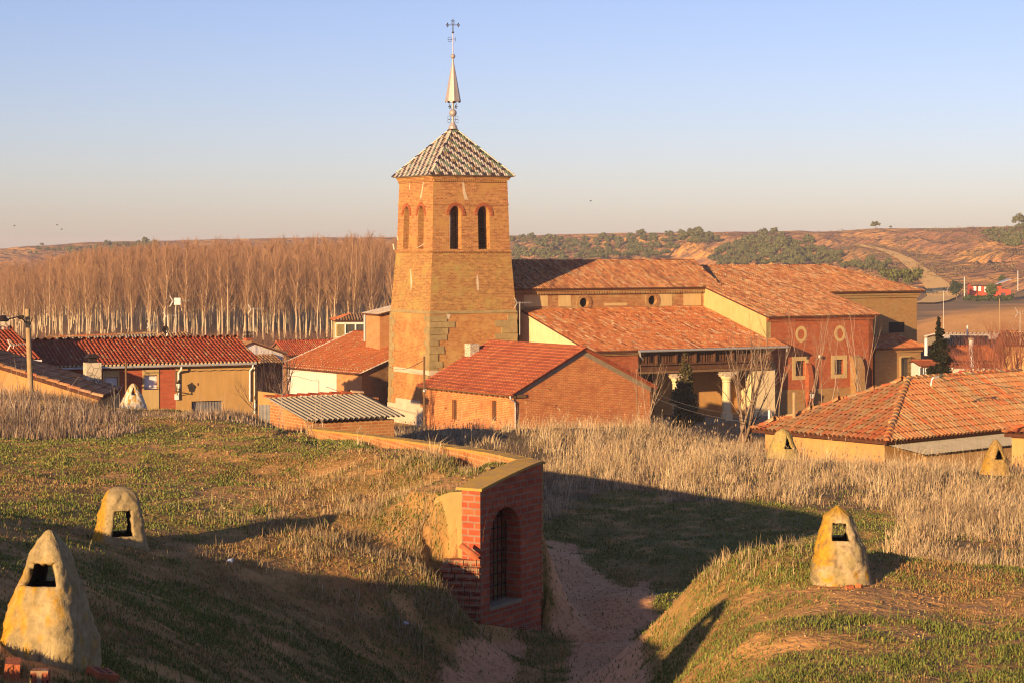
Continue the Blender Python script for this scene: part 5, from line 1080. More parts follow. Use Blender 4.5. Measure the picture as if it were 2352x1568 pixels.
corrugated(mb, q0.pt(c0_ + .3, n2, zq), q0.pt(c1_ + .9, n2, zq), q0.pt(c1_ + .3, -.05, zc0), q0.pt(c0_ - .2, -.05, zc0), .19, .02); mb.build('corrugated_canopy', M['fibro'], rh)
mb = MB(); mb.fbox(q0, c0_ + .5, c1_ + .6, n2 - .3, n2 - .15, -10, zq - .12); mb.build('front_wall', M['adobe'], rh)
nn_ = nb * .62; uu_ = 1.2; zt = q0.z_at(900, uu_, q0.n_at(1823, uu_)); nn_ = q0.n_at(1824, uu_); mb = MB(); mb.tube(q0.pt(uu_, nn_, q0.z_at(976, uu_, nn_)), q0.pt(uu_, nn_, zt), .07, seg=8); mb.lathe(q0.pt(uu_, nn_, q0.z_at(974, uu_, nn_)), [(.16, -.08), (.12, .04), (.07, .12)], 8); mb.build('flue_pipe', M['pole'], rh)
# second small house at the right edge
q1 = Fr(2324, 68, -26); eh = thing('edge_house', q1.pt(2, -2, -9), 'ochre house corner with orange tiles cut by the right photo edge', 'house')
ze = q1.z_at(994, 0, 0); mb = MB(); mb.fbox(q1, 0, 6, -4, 0, -10, ze - .02); mb.build('wall', M['adobe'], eh); mb = MB()
zt = ze + .75
tiles(mb, [q1.pt(-.2, .3, ze), q1.pt(6, .3, ze), q1.pt(6, -2, zt), q1.pt(1.5, -2, zt)], 'orange', .24, .4, .1, 5); tiles(mb, [q1.pt(-.2, -4.3, ze), q1.pt(-.2, .3, ze), q1.pt(1.5, -2, zt)], 'orange', .24, .4, .1, 5); rf = mb.build('roof', M['tile'], eh)
mb = MB(); ridge(mb, q1.pt(-.2, .3, ze + .02), q1.pt(1.5, -2, zt + .02), 'old', .12); mb.build('ridge_tiles', M['tile'], rf)

# cluster of low houses beyond, on the right
def low_house(name, label, px0, px1, pye, pyr, Y, deg, wall, pal, depth=6, zb=-15.5, **k):
    fr = Fr(px0, Y, deg); u1_ = fr.u_at(px1, 0); o = thing(name, fr.pt(u1_ / 2, -depth / 2, zb + 1), label, 'house')
    gable_u(o, fr, 0, u1_, 0, -depth, zb, fr.z_at(pye, u1_ / 2, 0), fr.z_at(pyr, u1_ / 2, -depth / 2), wall, pal, **k); return o, fr
o, fr = low_house('white_cottage', 'white cottage with red metal roof and windows behind the cypress', 2117, 2190, 840, 828, 180, 6, M['white'], 'modern', 5, ov=.12)
for px in (2119, 2128, 2135, 2152): u_ = fr.u_at(px, 0); win(o, fr, .01, u_, fr.z_at(853, u_, 0), .24, .42, 'glass', 'shutter', .06, 'n', -.005)
low_house('brown_roof_house', 'low house with weathered brown roof left of the cypress top', 2121, 2185, 830, 806, 190, 14, M['adobe'], 'pale', 6)
o, fr = low_house('orange_gable_house', 'orange gabled house with faded flat roof between cypress and red bushes', 2182, 2262, 803, 774, 215, -16, M['clay'], 'pale', 7)
low_house('wide_tiled_house', 'wide tiled house half hidden by the reddish bare bushes', 2172, 2310, 826, 797, 195, 14, M['adobe'], 'orange', 8)
low_house('grey_roof_barn', 'long barn with grey roof at the edge of the ploughed field', 2172, 2330, 780, 768, 235, 5, M['concrete'], 'lime', 8)
low_house('red_eave_house', 'low house with a dark red eave behind the washing line', 2190, 2290, 846, 838, 190, 6, M['white'], 'modern', 4)
low_house('far_right_roof_house', 'small tiled house at the right photo edge above the bushes', 2310, 2420, 790, 764, 190, -8, M['adobe'], 'church', 7)
# red house by the hill road
r5 = Fr(2232, 600, -4); rd = thing('red_house', r5.pt(5, -4, -13), 'bright red two storey house at the foot of the ridge', 'house')
ze = r5.z_at(656, 0, 0); u1_ = r5.u_at(2300, 0); wl = [(r5.u_at(2239, 0), r5.z_at(663, 0, 0)), (r5.u_at(2250, 0), r5.z_at(663, 0, 0)), (r5.u_at(2264, 0), r5.z_at(665, 0, 0))]
M['redwall'] = m_plaster('red_paint', (0.50, 0.085, 0.035), (0.44, 0.07, 0.03), None)
gable_u(rd, r5, 0, u1_, 0, -8, -17, ze, ze + .9, M['redwall'], 'pale', .5, .8, .2)
for u_, z_ in wl: win(rd, r5, .02, u_, z_, .32, .7 if u_ < 5 else .35, 'white', 'white', .1, 'n', -.01)
mb = MB(); a, b = r5.u_at(2285, 3), r5.u_at(2322, 3); mb.fbox(r5, a, b, -3, 3, -17, r5.z_at(665, 6, 3)); mb.build('annex', M['redwall'], rd); win(rd, r5, 3.02, r5.u_at(2304, 3), r5.z_at(677, 6, 3), .7, .6, 'glass', 'redwall', .05, 'n', -.01)
mb = MB(); mb.slab([r5.pt(r5.u_at(2287, 0), 1, r5.z_at(652, 0, 0)), r5.pt(r5.u_at(2322, 0), 1, r5.z_at(641, 0, 0)), r5.pt(r5.u_at(2322, 0), -6, r5.z_at(641, 0, 0)), r5.pt(r5.u_at(2287, 0), -6, r5.z_at(652, 0, 0))], .15); mb.build('sheet_roof', M['galv'], rd)

# ------------------------------------------------------------------ cellar entrance in the mound
A0 = P(1103, 1128, 36); th = 59.0
cf = Fr(1103, 36, th); uB = cf.u_at(1243, 0); ztA = cf.z_at(1128, 0, 0); ztB = cf.z_at(1063, uB, 0); zbB = -8.0
ce = thing('cellar_entrance', cf.pt(uB / 2, -.2, -7.2), 'red brick cellar front with arched barred doorway set into the mound', 'cellar entrance')
tp = lambda a: ztA + (ztB - ztA) * (1 - (1 - a / uB) ** 1.25)
ud0, ud1 = cf.u_at(1125, 0), cf.u_at(1196, 0); zs_ = cf.z_at(1385, (ud0 + ud1) / 2, 0); zk = cf.z_at(1163, (ud0 + ud1) / 2, 0); hw = (ud1 - ud0) / 2; uc = (ud0 + ud1) / 2
top = [(uB * i / 10, tp(uB * i / 10)) for i in range(10, -1, -1)]
mb = MB(); mb.panel(lambda a, b, d: cf.pt(a, -d, b), [(0, zbB), (uB, zbB)] + top, [arch(uc, hw, zs_, zk - hw * 1.02, 14, hw * 1.02)], .42)
tk_ = .40
mb.quad(*[cf.pt(0, a, b) for a, b in ((-tk_, zbB), (0, zbB), (0, ztA), (-tk_, ztA))]); mb.quad(*[cf.pt(uB, -a, b) for a, b in ((0, zbB), (tk_, zbB), (tk_, ztB), (0, ztB))])
mb.quad(*[cf.pt(a, -tk_, b) for a, b in ((uB, zbB), (0, zbB), (0, ztA - .1), (uB, ztB - .1))])
mb.build('front_wall', M['cellar_brick'], ce)
mb = MB()                                   # arch ring of headers
N_ = 17
for i in range(N_):
    t0, t1 = math.pi * i / N_, math.pi * (i + .88) / N_; zc = zk - hw * 1.02
    q = [(uc + r * math.cos(t), zc + r * 1.02 * math.sin(t)) for r, t in ((hw + .005, t0), (hw + .25, t0), (hw + .25, t1), (hw + .005, t1))]
    mb.hexa([cf.pt(a, -.02, b) for a, b in q][::-1], [cf.pt(a, .006, b) for a, b in q][::-1])
mb.build('arch_ring', M['cellar_brick'], ce)
mb = MB()                                   # coping with lichen
for i in range(len(top) - 1):
    (a1_, b1_), (a0_, b0_) = top[i], top[i + 1]
    mb.hexa([cf.pt(a0_, .03, b0_ + .002), cf.pt(a1_, .03, b1_ + .002), cf.pt(a1_, -tk_ - .13, b1_ + .002), cf.pt(a0_, -tk_ - .13, b0_ + .002)], [cf.pt(a0_, .03, b0_ + .05), cf.pt(a1_, .03, b1_ + .05), cf.pt(a1_, -tk_ - .13, b1_ + .05), cf.pt(a0_, -tk_ - .13, b0_ + .05)])
mb.build('coping', M['lichen_cap'], ce)
mb = MB(); mb.fbox(cf, ud0 - .02, ud1 + .02, -.42, .02, zs_ - .05, zs_ + .02); mb.build('sill', M['concrete'], ce)
mb = MB()
for a in np.linspace(ud0 + .06, ud1 - .06, 8): mb.tube(cf.pt(a, -.30, zs_), cf.pt(a, -.30, zk - hw * 1.02 + math.sqrt(max(.01, hw * hw - (a - uc) ** 2))), .012, seg=5)
for z_ in np.linspace(zs_ + .08, zk - .22, 8): mb.tube(cf.pt(ud0 + .02, -.31, z_), cf.pt(ud1 - .02, -.31, z_), .012, seg=5)
mb.build('iron_grille', M['iron'], ce)
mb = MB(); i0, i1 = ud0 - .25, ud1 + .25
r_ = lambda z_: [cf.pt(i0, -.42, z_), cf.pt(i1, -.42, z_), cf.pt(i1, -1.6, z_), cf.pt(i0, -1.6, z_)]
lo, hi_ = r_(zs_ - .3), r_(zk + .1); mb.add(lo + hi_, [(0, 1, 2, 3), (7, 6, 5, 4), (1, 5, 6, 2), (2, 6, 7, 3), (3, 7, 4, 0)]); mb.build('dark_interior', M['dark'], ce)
# brick end pier continues as a rendered return wall to the left
mb = MB(); nL = cf.n_at(1008, -.02); zq = lambda px, py: cf.z_at(py, 0, cf.n_at(px, 0))
ring = [(cf.n_at(px, 0), cf.z_at(py, 0, cf.n_at(px, 0))) for px, py in ((985, 1260), (1040, 1300), (1066, 1310), (1066, 1128), (1030, 1130), (1000, 1142), (980, 1170))]
mb.hexa([cf.pt(.25, a, b) for a, b in ring][::-1], [cf.pt(.03, a, b) for a, b in ring][::-1]); mb.build('rendered_return', m_plaster('rough_render', (.40, .28, .10), (.32, .22, .08), (.46, .27, .06), 2.0), ce)
# long retaining wall running back along the far side of the mound, with tile coping
pB = cf.pt(uB, -.1, 0); cpts = [(1238, 1064, None), (1150, 1046, 39.6), (1000, 1023, 43.0), (850, 1002, 47.5), (720, 987, 52.0)]
cv = [Vector((pB.x, pB.y, ztB - .03))] + [P(x_, y_, Y_) for x_, y_, Y_ in cpts[1:]]
mb = MB(); mc = MB(); MOUT = Vector((.55, .83, 0))
for a, b in zip(cv[:-1], cv[1:]):
    d = (b - a); d.z = 0; d.normalize(); o_ = Vector((-d.y, d.x, 0)); o_ = o_ if o_.y > 0 else -o_; o_ *= .14
    dz = Vector((0, 0, -2.6)); mb.hexa([a - o_ + dz, b - o_ + dz, b + o_ + dz, a + o_ + dz][::-1], [a - o_, b - o_, b + o_, a + o_][::-1])
    n_ = max(1, int((b - a).length / .14))
    for i in range(n_):
        s0, s1 = a.lerp(b, i / n_), a.lerp(b, (i + .93) / n_); o2 = o_ * 1.35; up2 = Vector((0, 0, .055 + random.uniform(-.006, .006))); b0_ = Vector((0, 0, .002))
        mc.hexa([s0 - o2 + b0_, s1 - o2 + b0_, s1 + o2 + b0_, s0 + o2 + b0_][::-1], [s0 - o2 + up2, s1 - o2 + up2, s1 + o2 + up2, s0 + o2 + up2][::-1])
mb.build('retaining_wall', M['shed_brick'], ce); mc.build('brick_coping', M['lichen_cap'], ce)
# hollow brick revetment below the return wall
hb_ = thing('hollow_brick_revetment', P(1055, 1400, 35.7), 'rough low wall of hollow bricks left of the cellar front', 'wall')
mb = MB(); random.seed(5); f0 = Fr(1103, 35.95, -14); ul = f0.u_at(1005, 0); z = f0.z_at(1425, 0, 0); zt = f0.z_at(1288, 0, 0); row = 0
while z < zt:
    tfrac = (z - f0.z_at(1425, 0, 0)) / (zt - f0.z_at(1425, 0, 0)); a = ul * (0.35 + .75 * tfrac if tfrac < .8 else .85 - .9 * (tfrac - .8)); 
    while a < -.02:
        b = min(a + random.uniform(.22, .30), 0); mb.fbox(f0, a, b - .012, -.25, random.uniform(-.03, .04), z, z + .105); a = b
    z += .125; row += 1
mb.build('bricks', M['hollow'], hb_); mb = MB(); mb.fbox(f0, ul * .9, 0, -.35, -.06, f0.z_at(1425, 0, 0) - .3, zt); mb.build('mortar_bed', m_plain('rough_mortar', (.30, .2, .12), (.22, .13, .08), 6, .95, .6), hb_)
# curved roof tile lying on the slope
tl = thing('fallen_tile', P(1080, 1275, 35.6), 'curved orange clay tile lying on the slope by the brick pier', 'roof tile')
mb = MB(); p, q = P(1058, 1254, 35.75), P(1098, 1286, 35.55); d = (q - p).normalized(); sd = d.cross(Vector((0, 0, 1))).normalized(); uu = sd.cross(d)
V_ = []
for pp, r in ((p, .075), (q, .095)):
    for rr in (r, r - .016): V_ += [pp + sd * (rr * math.cos(math.pi * j / 8)) + uu * (rr * math.sin(math.pi * j / 8)) for j in range(9)]
fs = [(j, j + 1, 19 + j, 18 + j) for j in range(8)] + [(9 + j, 27 + j, 28 + j, 10 + j) for j in range(8)] + [(18 + j, 19 + j, 28 + j, 27 + j) for j in range(8)] + [(j, 9 + j, 10 + j, j + 1) for j in range(8)]
mb.add(V_, fs); mb.build('tile', M['clay'], tl, smooth=True)
# ------------------------------------------------------------------ cellar vents (plastered chimneys on the mounds)
def vent(name, label, px, pyb, Y, H, prof, yaw, opening, colf, sq=3.2, seed=1, lean=(0, 0), seg=72, ny=56, dy=0.0, thick=.07, sides=(0, 2), tri=False, bury=.32, ratio=1.0):
    base = P(px, pyb, Y); base.y += dy
    ts = sorted(set(list(np.linspace(-bury / H, 1, ny)) + [opening[0], opening[1]])); a_of = lambda t: np.interp(t, [p for p, _ in prof], [q for _, q in prof])
    ph = 2 * np.pi * np.arange(seg) / seg; V_ = []; C_ = []
    cy, sy = math.cos(R(yaw)), math.sin(R(yaw))
    for t in ts:
        a = a_of(t); r = a / (np.abs(np.cos(ph)) ** sq + np.abs(np.sin(ph)) ** sq) ** (1 / sq)
        lx = r * np.cos(ph); ly = r * np.sin(ph) * ratio; z = t * H
        nz = (fbm(ph * 3 + seed, np.full(seg, t * 7.0), seed, 4) - .5) * .06 * min(1, a / .2) + (fbm(ph * 11, np.full(seg, t * 24.0), seed + 9, 3) - .5) * .02
        lx = lx * (1 + nz / max(a, .05)); ly = ly * (1 + nz / max(a, .05))
        X = lx * cy - ly * sy + lean[0] * t; Yy = lx * sy + ly * cy + lean[1] * t
        for i in range(seg): V_.append((base.x + X[i], base.y + Yy[i], base.z + z)); C_.append(colf(t, ph[i], lx[i], ly[i], X[i]))
    fs = []; n_ = len(ts)
    for k in range(n_ - 1):
        tm = (ts[k] + ts[k + 1]) / 2
        for i in range(seg):
            am = 2 * np.pi * (i + .5) / seg; cut = False
            if opening[0] < tm < opening[1]:
                for sd in sides:
                    d = (am - (-math.pi / 2 + sd * math.pi / 2) + math.pi) % (2 * math.pi) - math.pi
                    w_ = opening[2]
                    if tri: w_ = opening[2] * (1 - (tm - opening[0]) / (opening[1] - opening[0]))
                    if abs(d + opening[3]) < w_: cut = True
            if not cut: fs.append((k * seg + i, k * seg + (i + 1) % seg, (k + 1) * seg + (i + 1) % seg, (k + 1) * seg + i))
    tip = len(V_); V_.append((base.x + lean[0], base.y + lean[1], base.z + H * 1.012)); C_.append(colf(1, 0, 0, 0, 0)); k = n_ - 1
    fs += [(k * seg + i, k * seg + (i + 1) % seg, tip) for i in range(seg)]
    o = thing(name, base, label, 'cellar vent', 'plastered cellar vents on the mounds')
    me = bpy.data.meshes.new('shell'); me.from_pydata([tuple(Vector(v) - base) for v in V_], [], fs); me.materials.append(M['chim']); me.materials.append(M['vent_inside'])
    ca = me.color_attributes.new('Col', 'FLOAT_COLOR', 'POINT'); ca.data.foreach_set('color', np.hstack([np.array(C_, np.float32), np.ones((len(C_), 1), np.float32)]).ravel())
    me.polygons.foreach_set('use_smooth', np.ones(len(fs), bool)); me.update()
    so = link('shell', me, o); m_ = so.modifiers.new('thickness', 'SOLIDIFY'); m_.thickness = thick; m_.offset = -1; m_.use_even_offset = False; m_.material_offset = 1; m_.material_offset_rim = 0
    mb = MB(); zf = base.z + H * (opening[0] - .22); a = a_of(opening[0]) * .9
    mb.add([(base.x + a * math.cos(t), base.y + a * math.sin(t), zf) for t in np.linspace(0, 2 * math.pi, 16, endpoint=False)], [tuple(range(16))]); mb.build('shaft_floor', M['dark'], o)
    return o
M['vent_inside'] = m_plain('dark_vent_inside', (.045, .03, .02), (.025, .018, .012), 6, .95)  # near-black material for the inner faces of the vent shells
def mixc(a, b, t): t = min(1, max(0, t)); return tuple(x * (1 - t) + y * t for x, y in zip(a, b))
GR, LI, PA, DK = (.34, .25, .12), (.48, .26, .03), (.44, .33, .165), (.20, .14, .08)
def nz2(a, b, s_): return float(fbm(np.array([a]), np.array([b]), s_, 4)[0])
def col_near(t, ph, lx, ly, X):
    c = mixc(GR, PA, (nz2(ph * 2, t * 5, 4) - .4) * 3); side = -X
    c = mixc(c, LI, max(0, (side - .03) * 5 + (nz2(ph * 4, t * 6, 6) - .62) * 5) * (.9 if side > .05 else .35)); c = mixc(c, LI, (nz2(ph * 6 + 4, t * 9, 16) - .58) * 5 * (.7 if t < .6 else .3))
    return mixc(c, DK, (nz2(ph * 8, t * 15, 8) - .66) * 5)
vent('cellar_vent', 'largest ochre vent in the bottom left corner with square opening', 113, 1512, 17.1, 1.11, [(-.2, .40), (0, .39), (.15, .375), (.48, .285), (.62, .235), (.77, .185), (.85, .15), (.93, .09), (1, .03)], -14, (.60, .775, .74, .0), col_near, 3.4, 2, (-.01, .05))
def col_two(t, ph, lx, ly, X):
    c = mixc(GR, (.38, .28, .14), (nz2(ph * 2, t * 5, 14) - .4) * 3); c = mixc(c, LI, max(0, (-X - .14) * 12))
    return mixc(c, DK, (nz2(ph * 8, t * 15, 18) - .62) * 5)
vent('cellar_vent', 'second vent up the left slope with tall narrow opening and rounded top', 276, 1262, 32, 1.03, [(-.2, .44), (0, .425), (.3, .37), (.6, .315), (.78, .27), (.89, .225), (.96, .16), (1, .075)], 24, (.26, .66, .44, .05), col_two, 4.0, 3, (0, 0), thick=.08)
def col_right(t, ph, lx, ly, X):
    c = mixc((.34, .26, .12), (.46, .34, .19), (nz2(ph * 3, t * 6, 24) - .42) * 4); c = mixc(c, LI, max(0, (-X - .1) * 7) * (t > .25)); c = mixc(c, LI, (t - .82) * 8 if t > .80 else 0)
    c = mixc(c, LI, (nz2(ph * 5, t * 8, 26) - .57) * 7 * (t < .5)); return mixc(c, DK, (nz2(ph * 9, t * 16, 28) - .58) * 5)
vent('cellar_vent', 'pale vent with lichened peak on the right mound', 1932, 1333, 27.7, 1.06, [(-.2, .44), (0, .425), (.2, .40), (.45, .345), (.6, .285), (.8, .215), (.88, .19), (.94, .105), (1, .012)], -8, (.57, .80, .40, -.06), col_right, 3.0, 5, (-.05, .03))
def col_dome(t, ph, lx, ly, X):
    c = mixc((.40, .29, .10), (.45, .31, .09), (nz2(ph * 3, t * 6, 34) - .42) * 4); return mixc(c, (.40, .28, .12), (nz2(ph * 8, t * 12, 38) - .56) * 5)
vent('cellar_vent', 'rounded ochre vent with triangular hole beside the hipped roof', 1798, 1052, 67, 1.02, [(-.2, .57), (0, .54), (.25, .48), (.5, .39), (.75, .29), (.9, .2), (.97, .1), (1, .03)], 30, (.36, .80, .42, .15), col_dome, 2.3, 6, (0, 0), tri=True, thick=.06)
def col_tan(t, ph, lx, ly, X):
    c = mixc((.36, .22, .07), (.42, .26, .08), (nz2(ph * 3, t * 6, 44) - .42) * 4); c = mixc(c, LI, max(0, (-X - .15) * 4)); return mixc(c, DK, (nz2(ph * 8, t * 12, 48) - .60) * 4)
vent('cellar_vent', 'tan pointed vent with brick lined hole at the right photo edge', 2287, 1086, 60, 1.04, [(-.2, .46), (0, .43), (.25, .37), (.5, .30), (.7, .225), (.85, .15), (.95, .075), (1, .02)], 12, (.44, .86, .55, -.02), col_tan, 2.6, 7, (0, 0), tri=True, thick=.06)
def col_white(t, ph, lx, ly, X):
    c = mixc((.72, .62, .48), (.62, .52, .38), (nz2(ph * 4, t * 7, 54) - .42) * 4); c = mixc(c, LI, (nz2(ph * 5, t * 9, 56) - .50) * 6 + max(0, t - .6) * 1.6); return mixc(c, DK, (nz2(ph * 9, t * 15, 58) - .60) * 4)
vent('cellar_vent', 'whitewashed lumpy vent with yellow top before the row house', 306, 946, 67, .98, [(-.2, .55), (0, .50), (.25, .44), (.5, .34), (.75, .22), (.9, .14), (1, .05)], 20, (.62, .93, .42, .1), col_white, 2.2, 8, (0, 0), tri=True)
# lower hump leaning on it
# ------------------------------------------------------------------ loose bricks, litter, stone
def rot_box(px, py, Y, sx, sy, sz, yaw, pitch=0, roll=0, lift=0.0):
    c = P(px, py, Y); c.z += lift; m_ = Matrix.Rotation(R(yaw), 3, 'Z') @ Matrix.Rotation(R(pitch), 3, 'X') @ Matrix.Rotation(R(roll), 3, 'Y'); v = []
    for z in (-1, 1):
        for a, b in ((-1, -1), (1, -1), (1, 1), (-1, 1)): v.append(c + m_ @ Vector((a * sx / 2, b * sy / 2, z * sz / 2)))
    return v
def loose_brick(label, px, py, Y, dims, yaw, pitch, roll, mat='clay', holes=True):
    v = rot_box(px, py, Y, *dims, yaw, pitch, roll); c = sum(v, Vector()) / 8; dz = Vector((0, 0, gz(c.x, c.y) + dims[2] * .38 - c.z)); v = [q + dz for q in v]; c = c + dz; o = thing('loose_brick', c, label, 'brick', 'loose bricks'); mb = MB(); mb.hexa(v[:4], v[4:]); b = mb.build('block', M[mat], o)
    if holes:
        mb = MB(); e1, e2 = v[5] - v[4], v[7] - v[4]; nn = e1.cross(e2).normalized() * .003
        for i in range(3):
            for j in range(2):
                q = v[4] + e1 * (.16 + .26 * i) + e2 * (.2 + .36 * j) + nn; mb.quad(q, q + e1 * .14, q + e1 * .14 + e2 * .2, q + e2 * .2)
        mb.build('holes', M['dark'], o)
m_ = M['clay']
loose_brick('pinkish brick lying tilted at the right foot of the largest vent', 234, 1521, 16.9, (.17, .24, .09), -38, -14, 14)
loose_brick('orange brick half buried at the bottom left photo corner', 28, 1560, 15.85, (.12, .2, .14), 12, 5, 6, 'clay', False)
loose_brick('ribbed brick stump half buried below the largest vent', 93, 1560, 15.85, (.14, .12, .14), 4, 0, 0, 'hollow', False)
loose_brick('dark hollow brick lying at the foot of the cellar front', 1209, 1447, 37.0, (.27, .14, .11), 62, 0, 0, 'hollow', False)
loose_brick('small red brick bits at the foot of the pale right mound vent', 1951, 1356, 26.98, (.10, .07, .05), 20, 8, -6, 'clay', False)
loose_brick('dark red broken brick right of the pale right mound vent foot', 1973, 1352, 27.0, (.08, .08, .06), -25, -10, 10, 'clay', False)
def crumple(name, label, cat, px, py, Y, r, mat):
    c = P(px, py, Y); c.z = gz(c.x, c.y) + r * .4; bm = bmesh.new(); bmesh.ops.create_icosphere(bm, subdivisions=2, radius=r)
    for v in bm.verts: v.co *= random.uniform(.6, 1.25); v.co.z *= .55
    me = bpy.data.meshes.new(name); bm.to_mesh(me); bm.free(); me.materials.append(M[mat]); return tag(link(name, me, None, c), label, cat)
crumple('litter', 'small white crumpled litter on the shaded slope left of the cellar', 'litter', 931, 1408, 33.0, .055, 'paper')
crumple('litter', 'flat pale scrap of litter at the shadow edge of the left mound', 'litter', 528, 1292, 32.0, .06, 'paper')
crumple('stone', 'small rounded stone in the grass behind the cellar coping', 'stone', 1123, 1092, 38.3, .09, 'stone')
crumple('boulder', 'yellow rounded lichen boulder in the dry weeds at left', 'boulder', 100, 888, 62, .26, 'lichen_cap')
# ------------------------------------------------------------------ poles, antennas, cables, lamps
up = thing('utility_pole', P(70, 900, 66), 'thick wooden utility pole standing in the dry weeds at left', 'utility pole')
mb = MB(); mb.tube(P(72, 930, 66), P(63, 710, 66), .10, .08, 12); mb.build('post', M['pole'], up)
mb = MB(); mb.tube(P(70, 745, 65.9), P(74, 730, 65.8), .02); mb.path([P(60, 742, 65.9), P(52, 733, 65.8), P(40, 728, 65.6), P(20, 733, 65.2), P(2, 738, 65)], .022, 5); mb.ball(P(46, 729, 65.7), .07, 8, 5); mb.ball(P(52, 728, 65.7), .06, 8, 5); mb.build('lamp_arm', M['iron'], up)
mb = MB(); mb.lathe(P(4, 736, 65), [(.02, .16), (.1, .15), (.2, .06), (.26, 0), (.2, -.03), (0, -.03)], 12); mb.build('lamp_head', M['iron'], up)
for label, px, y0, y1, Y, r in (('thin wooden pole in front of the tower base', 975, 975, 818, 86, .055), ('short wooden post rising behind the whitewashed vent', 290, 900, 829, 92, .055), ):
    o = thing('wooden_pole', P(px, y0, Y), label, 'pole'); mb = MB(); mb.tube(P(px, y0, Y), P(px - 1, y1, Y), r, r * .8, 8); mb.build('post', M['wood'], o)
    if px > 900: mb = MB(); mb.ball(P(px, 897, Y - .05), .07, 8, 5); mb.tube(P(px - 4, 895, Y - .05), P(px + 5, 893, Y - .05), .02); mb.build('insulator', M['galv'], o)
def antenna(label, px, y0, y1, Y, kind='yagi', d=1, size=1.0):
    o = thing('tv_antenna', P(px, y0, Y), label, 'antenna'); s_ = Y / F; mb = MB(); mb.tube(P(px, y0, Y), P(px, y1, Y), .017); mb.build('mast', M['galv'], o); mb = MB(); top = P(px, y1 + 2, Y)
    L = size; a, b = top + Vector((-.25 * d * L, -.1, 0)), top + Vector((.95 * d * L, .2, .04)); mb.tube(a, b, .012)
    for i in range(7): c = a.lerp(b, .12 + .14 * i); mb.tube(c - Vector((.05, .2, 0)) * L, c + Vector((.05, .2, 0)) * L, .007, seg=4); mb.tube(c - Vector((0, 0, .10)) * L, c + Vector((0, 0, .10)) * L, .006, seg=4)
    for s2 in (-1, 1): mb.tube(a, a + Vector((-.22 * d, .0, .42 * s2)) * L, .013, seg=4); mb.tube(a + Vector((.05, 0, 0)), a + Vector((-.17 * d, .0, .42 * s2)) * L, .010, seg=4)
    if kind == 'panel': c = top + Vector((.1, 0, 0)); mb.hexa([c + Vector((x_ * .22, y_ * .05, -.25)) for x_, y_ in ((-1, -1), (1, -1), (1, 1), (-1, 1))], [c + Vector((x_ * .22, y_ * .05, .22)) for x_, y_ in ((-1, -1), (1, -1), (1, 1), (-1, 1))])
    mb.build('aerial', M['galv'], o)
antenna('tall antenna with panel and yagi above the row house ridge', 404, 782, 690, 134, 'panel', 1, .9)
antenna('antenna with crossed reflector before the poplars, right end of row house', 582, 790, 708, 142, 'yagi', 1, .8)
antenna('small antenna low over the hipped house roof', 345, 775, 746, 150, 'yagi', 1, .5); antenna('green tinted antenna beside the satellite dish', 385, 775, 724, 150, 'yagi', 1, .7)
antenna('large white antenna on the left edge red roof', 31, 800, 790, 112, 'yagi', 1, .72)
antenna('antenna mast on the church aisle beside the tower', 1194, 770, 694, 160, 'yagi', 1, 1.0)
antenna('antenna against the ploughed field near the cypress', 2167, 800, 668, 172, 'yagi', -1, .9); antenna('antenna at the right photo edge over the bushes', 2343, 790, 716, 150, 'yagi', 1, .9)
o = thing('satellite_dish', P(381, 775, 149), 'dark satellite dish on the small hipped house', 'satellite dish'); mb = MB(); mb.tube(P(383, 778, 149), P(383, 760, 149), .03); mb.build('mast', M['galv'], o); mb = MB(); c = P(381, 757, 149)
mb.add([c + Vector((.24 * math.cos(t), -.1 + .08 * math.cos(t), .30 * math.sin(t))) for t in np.linspace(0, 2 * math.pi, 14, endpoint=False)] + [c + Vector((.02, .06, 0))], [(i, (i + 1) % 14, 14) for i in range(14)]); mb.tube(c, c + Vector((-.1, -.35, -.05)), .015); mb.build('dish', M['iron'], o)
def cable(label, p, q, sag, r=.018):
    mb = MB(); mb.path([p.lerp(q, t) - Vector((0, 0, sag * 4 * t * (1 - t))) for t in np.linspace(0, 1, 13)], r, 4); return tag(mb.build('cable', M['cable']), label, 'cable')
cable('thick cable sagging from row house corner to the pink house wall', P(592, 838, 123.5), P(662, 868, 172), .8, .03)
cable('upper cable running down from the brick house corner to the bare trees', P(1500, 898, 138), P(1700, 950, 80), .25, .016); cable('lower cable from the brick house corner crossing the dark porch', P(1492, 905, 137.5), P(1712, 968, 79), .25, .02)
cable('thin wire between the bare trees and the metal fence post', P(1690, 942, 84), P(1766, 943, 82), .02, .012)
cable('cable from the thin pole across the tower base', P(974, 826, 86), P(890, 838, 164), .4, .016)
o = thing('metal_post', P(1767, 972, 82), 'short grey metal post beside the hipped roof', 'post'); mb = MB(); mb.tube(P(1767, 985, 82), P(1767, 941, 82), .06, seg=8); mb.build('post', M['galv'], o)
u_ = ch.u_at(1870, 9.2); zl = ch.z_at(905, u_, 9.2); la = thing('wall_lantern', ch.pt(u_, 8, zl), 'white glass lantern low on the red transept wall', 'street lamp'); mb = MB(); mb.lathe(ch.pt(u_, 8.9, zl), [(.14, -.35), (.24, .05)], 6); mb.build('lamp_glass', M['lampglass'], la); mb = MB(); mb.lathe(ch.pt(u_, 8.9, zl), [(.27, .05), (.1, .22), (0, .3)], 6); mb.tube(ch.pt(u_, 8, zl + .3), ch.pt(u_, 8.9, zl + .28), .03); mb.build('lamp_frame', M['iron'], la)
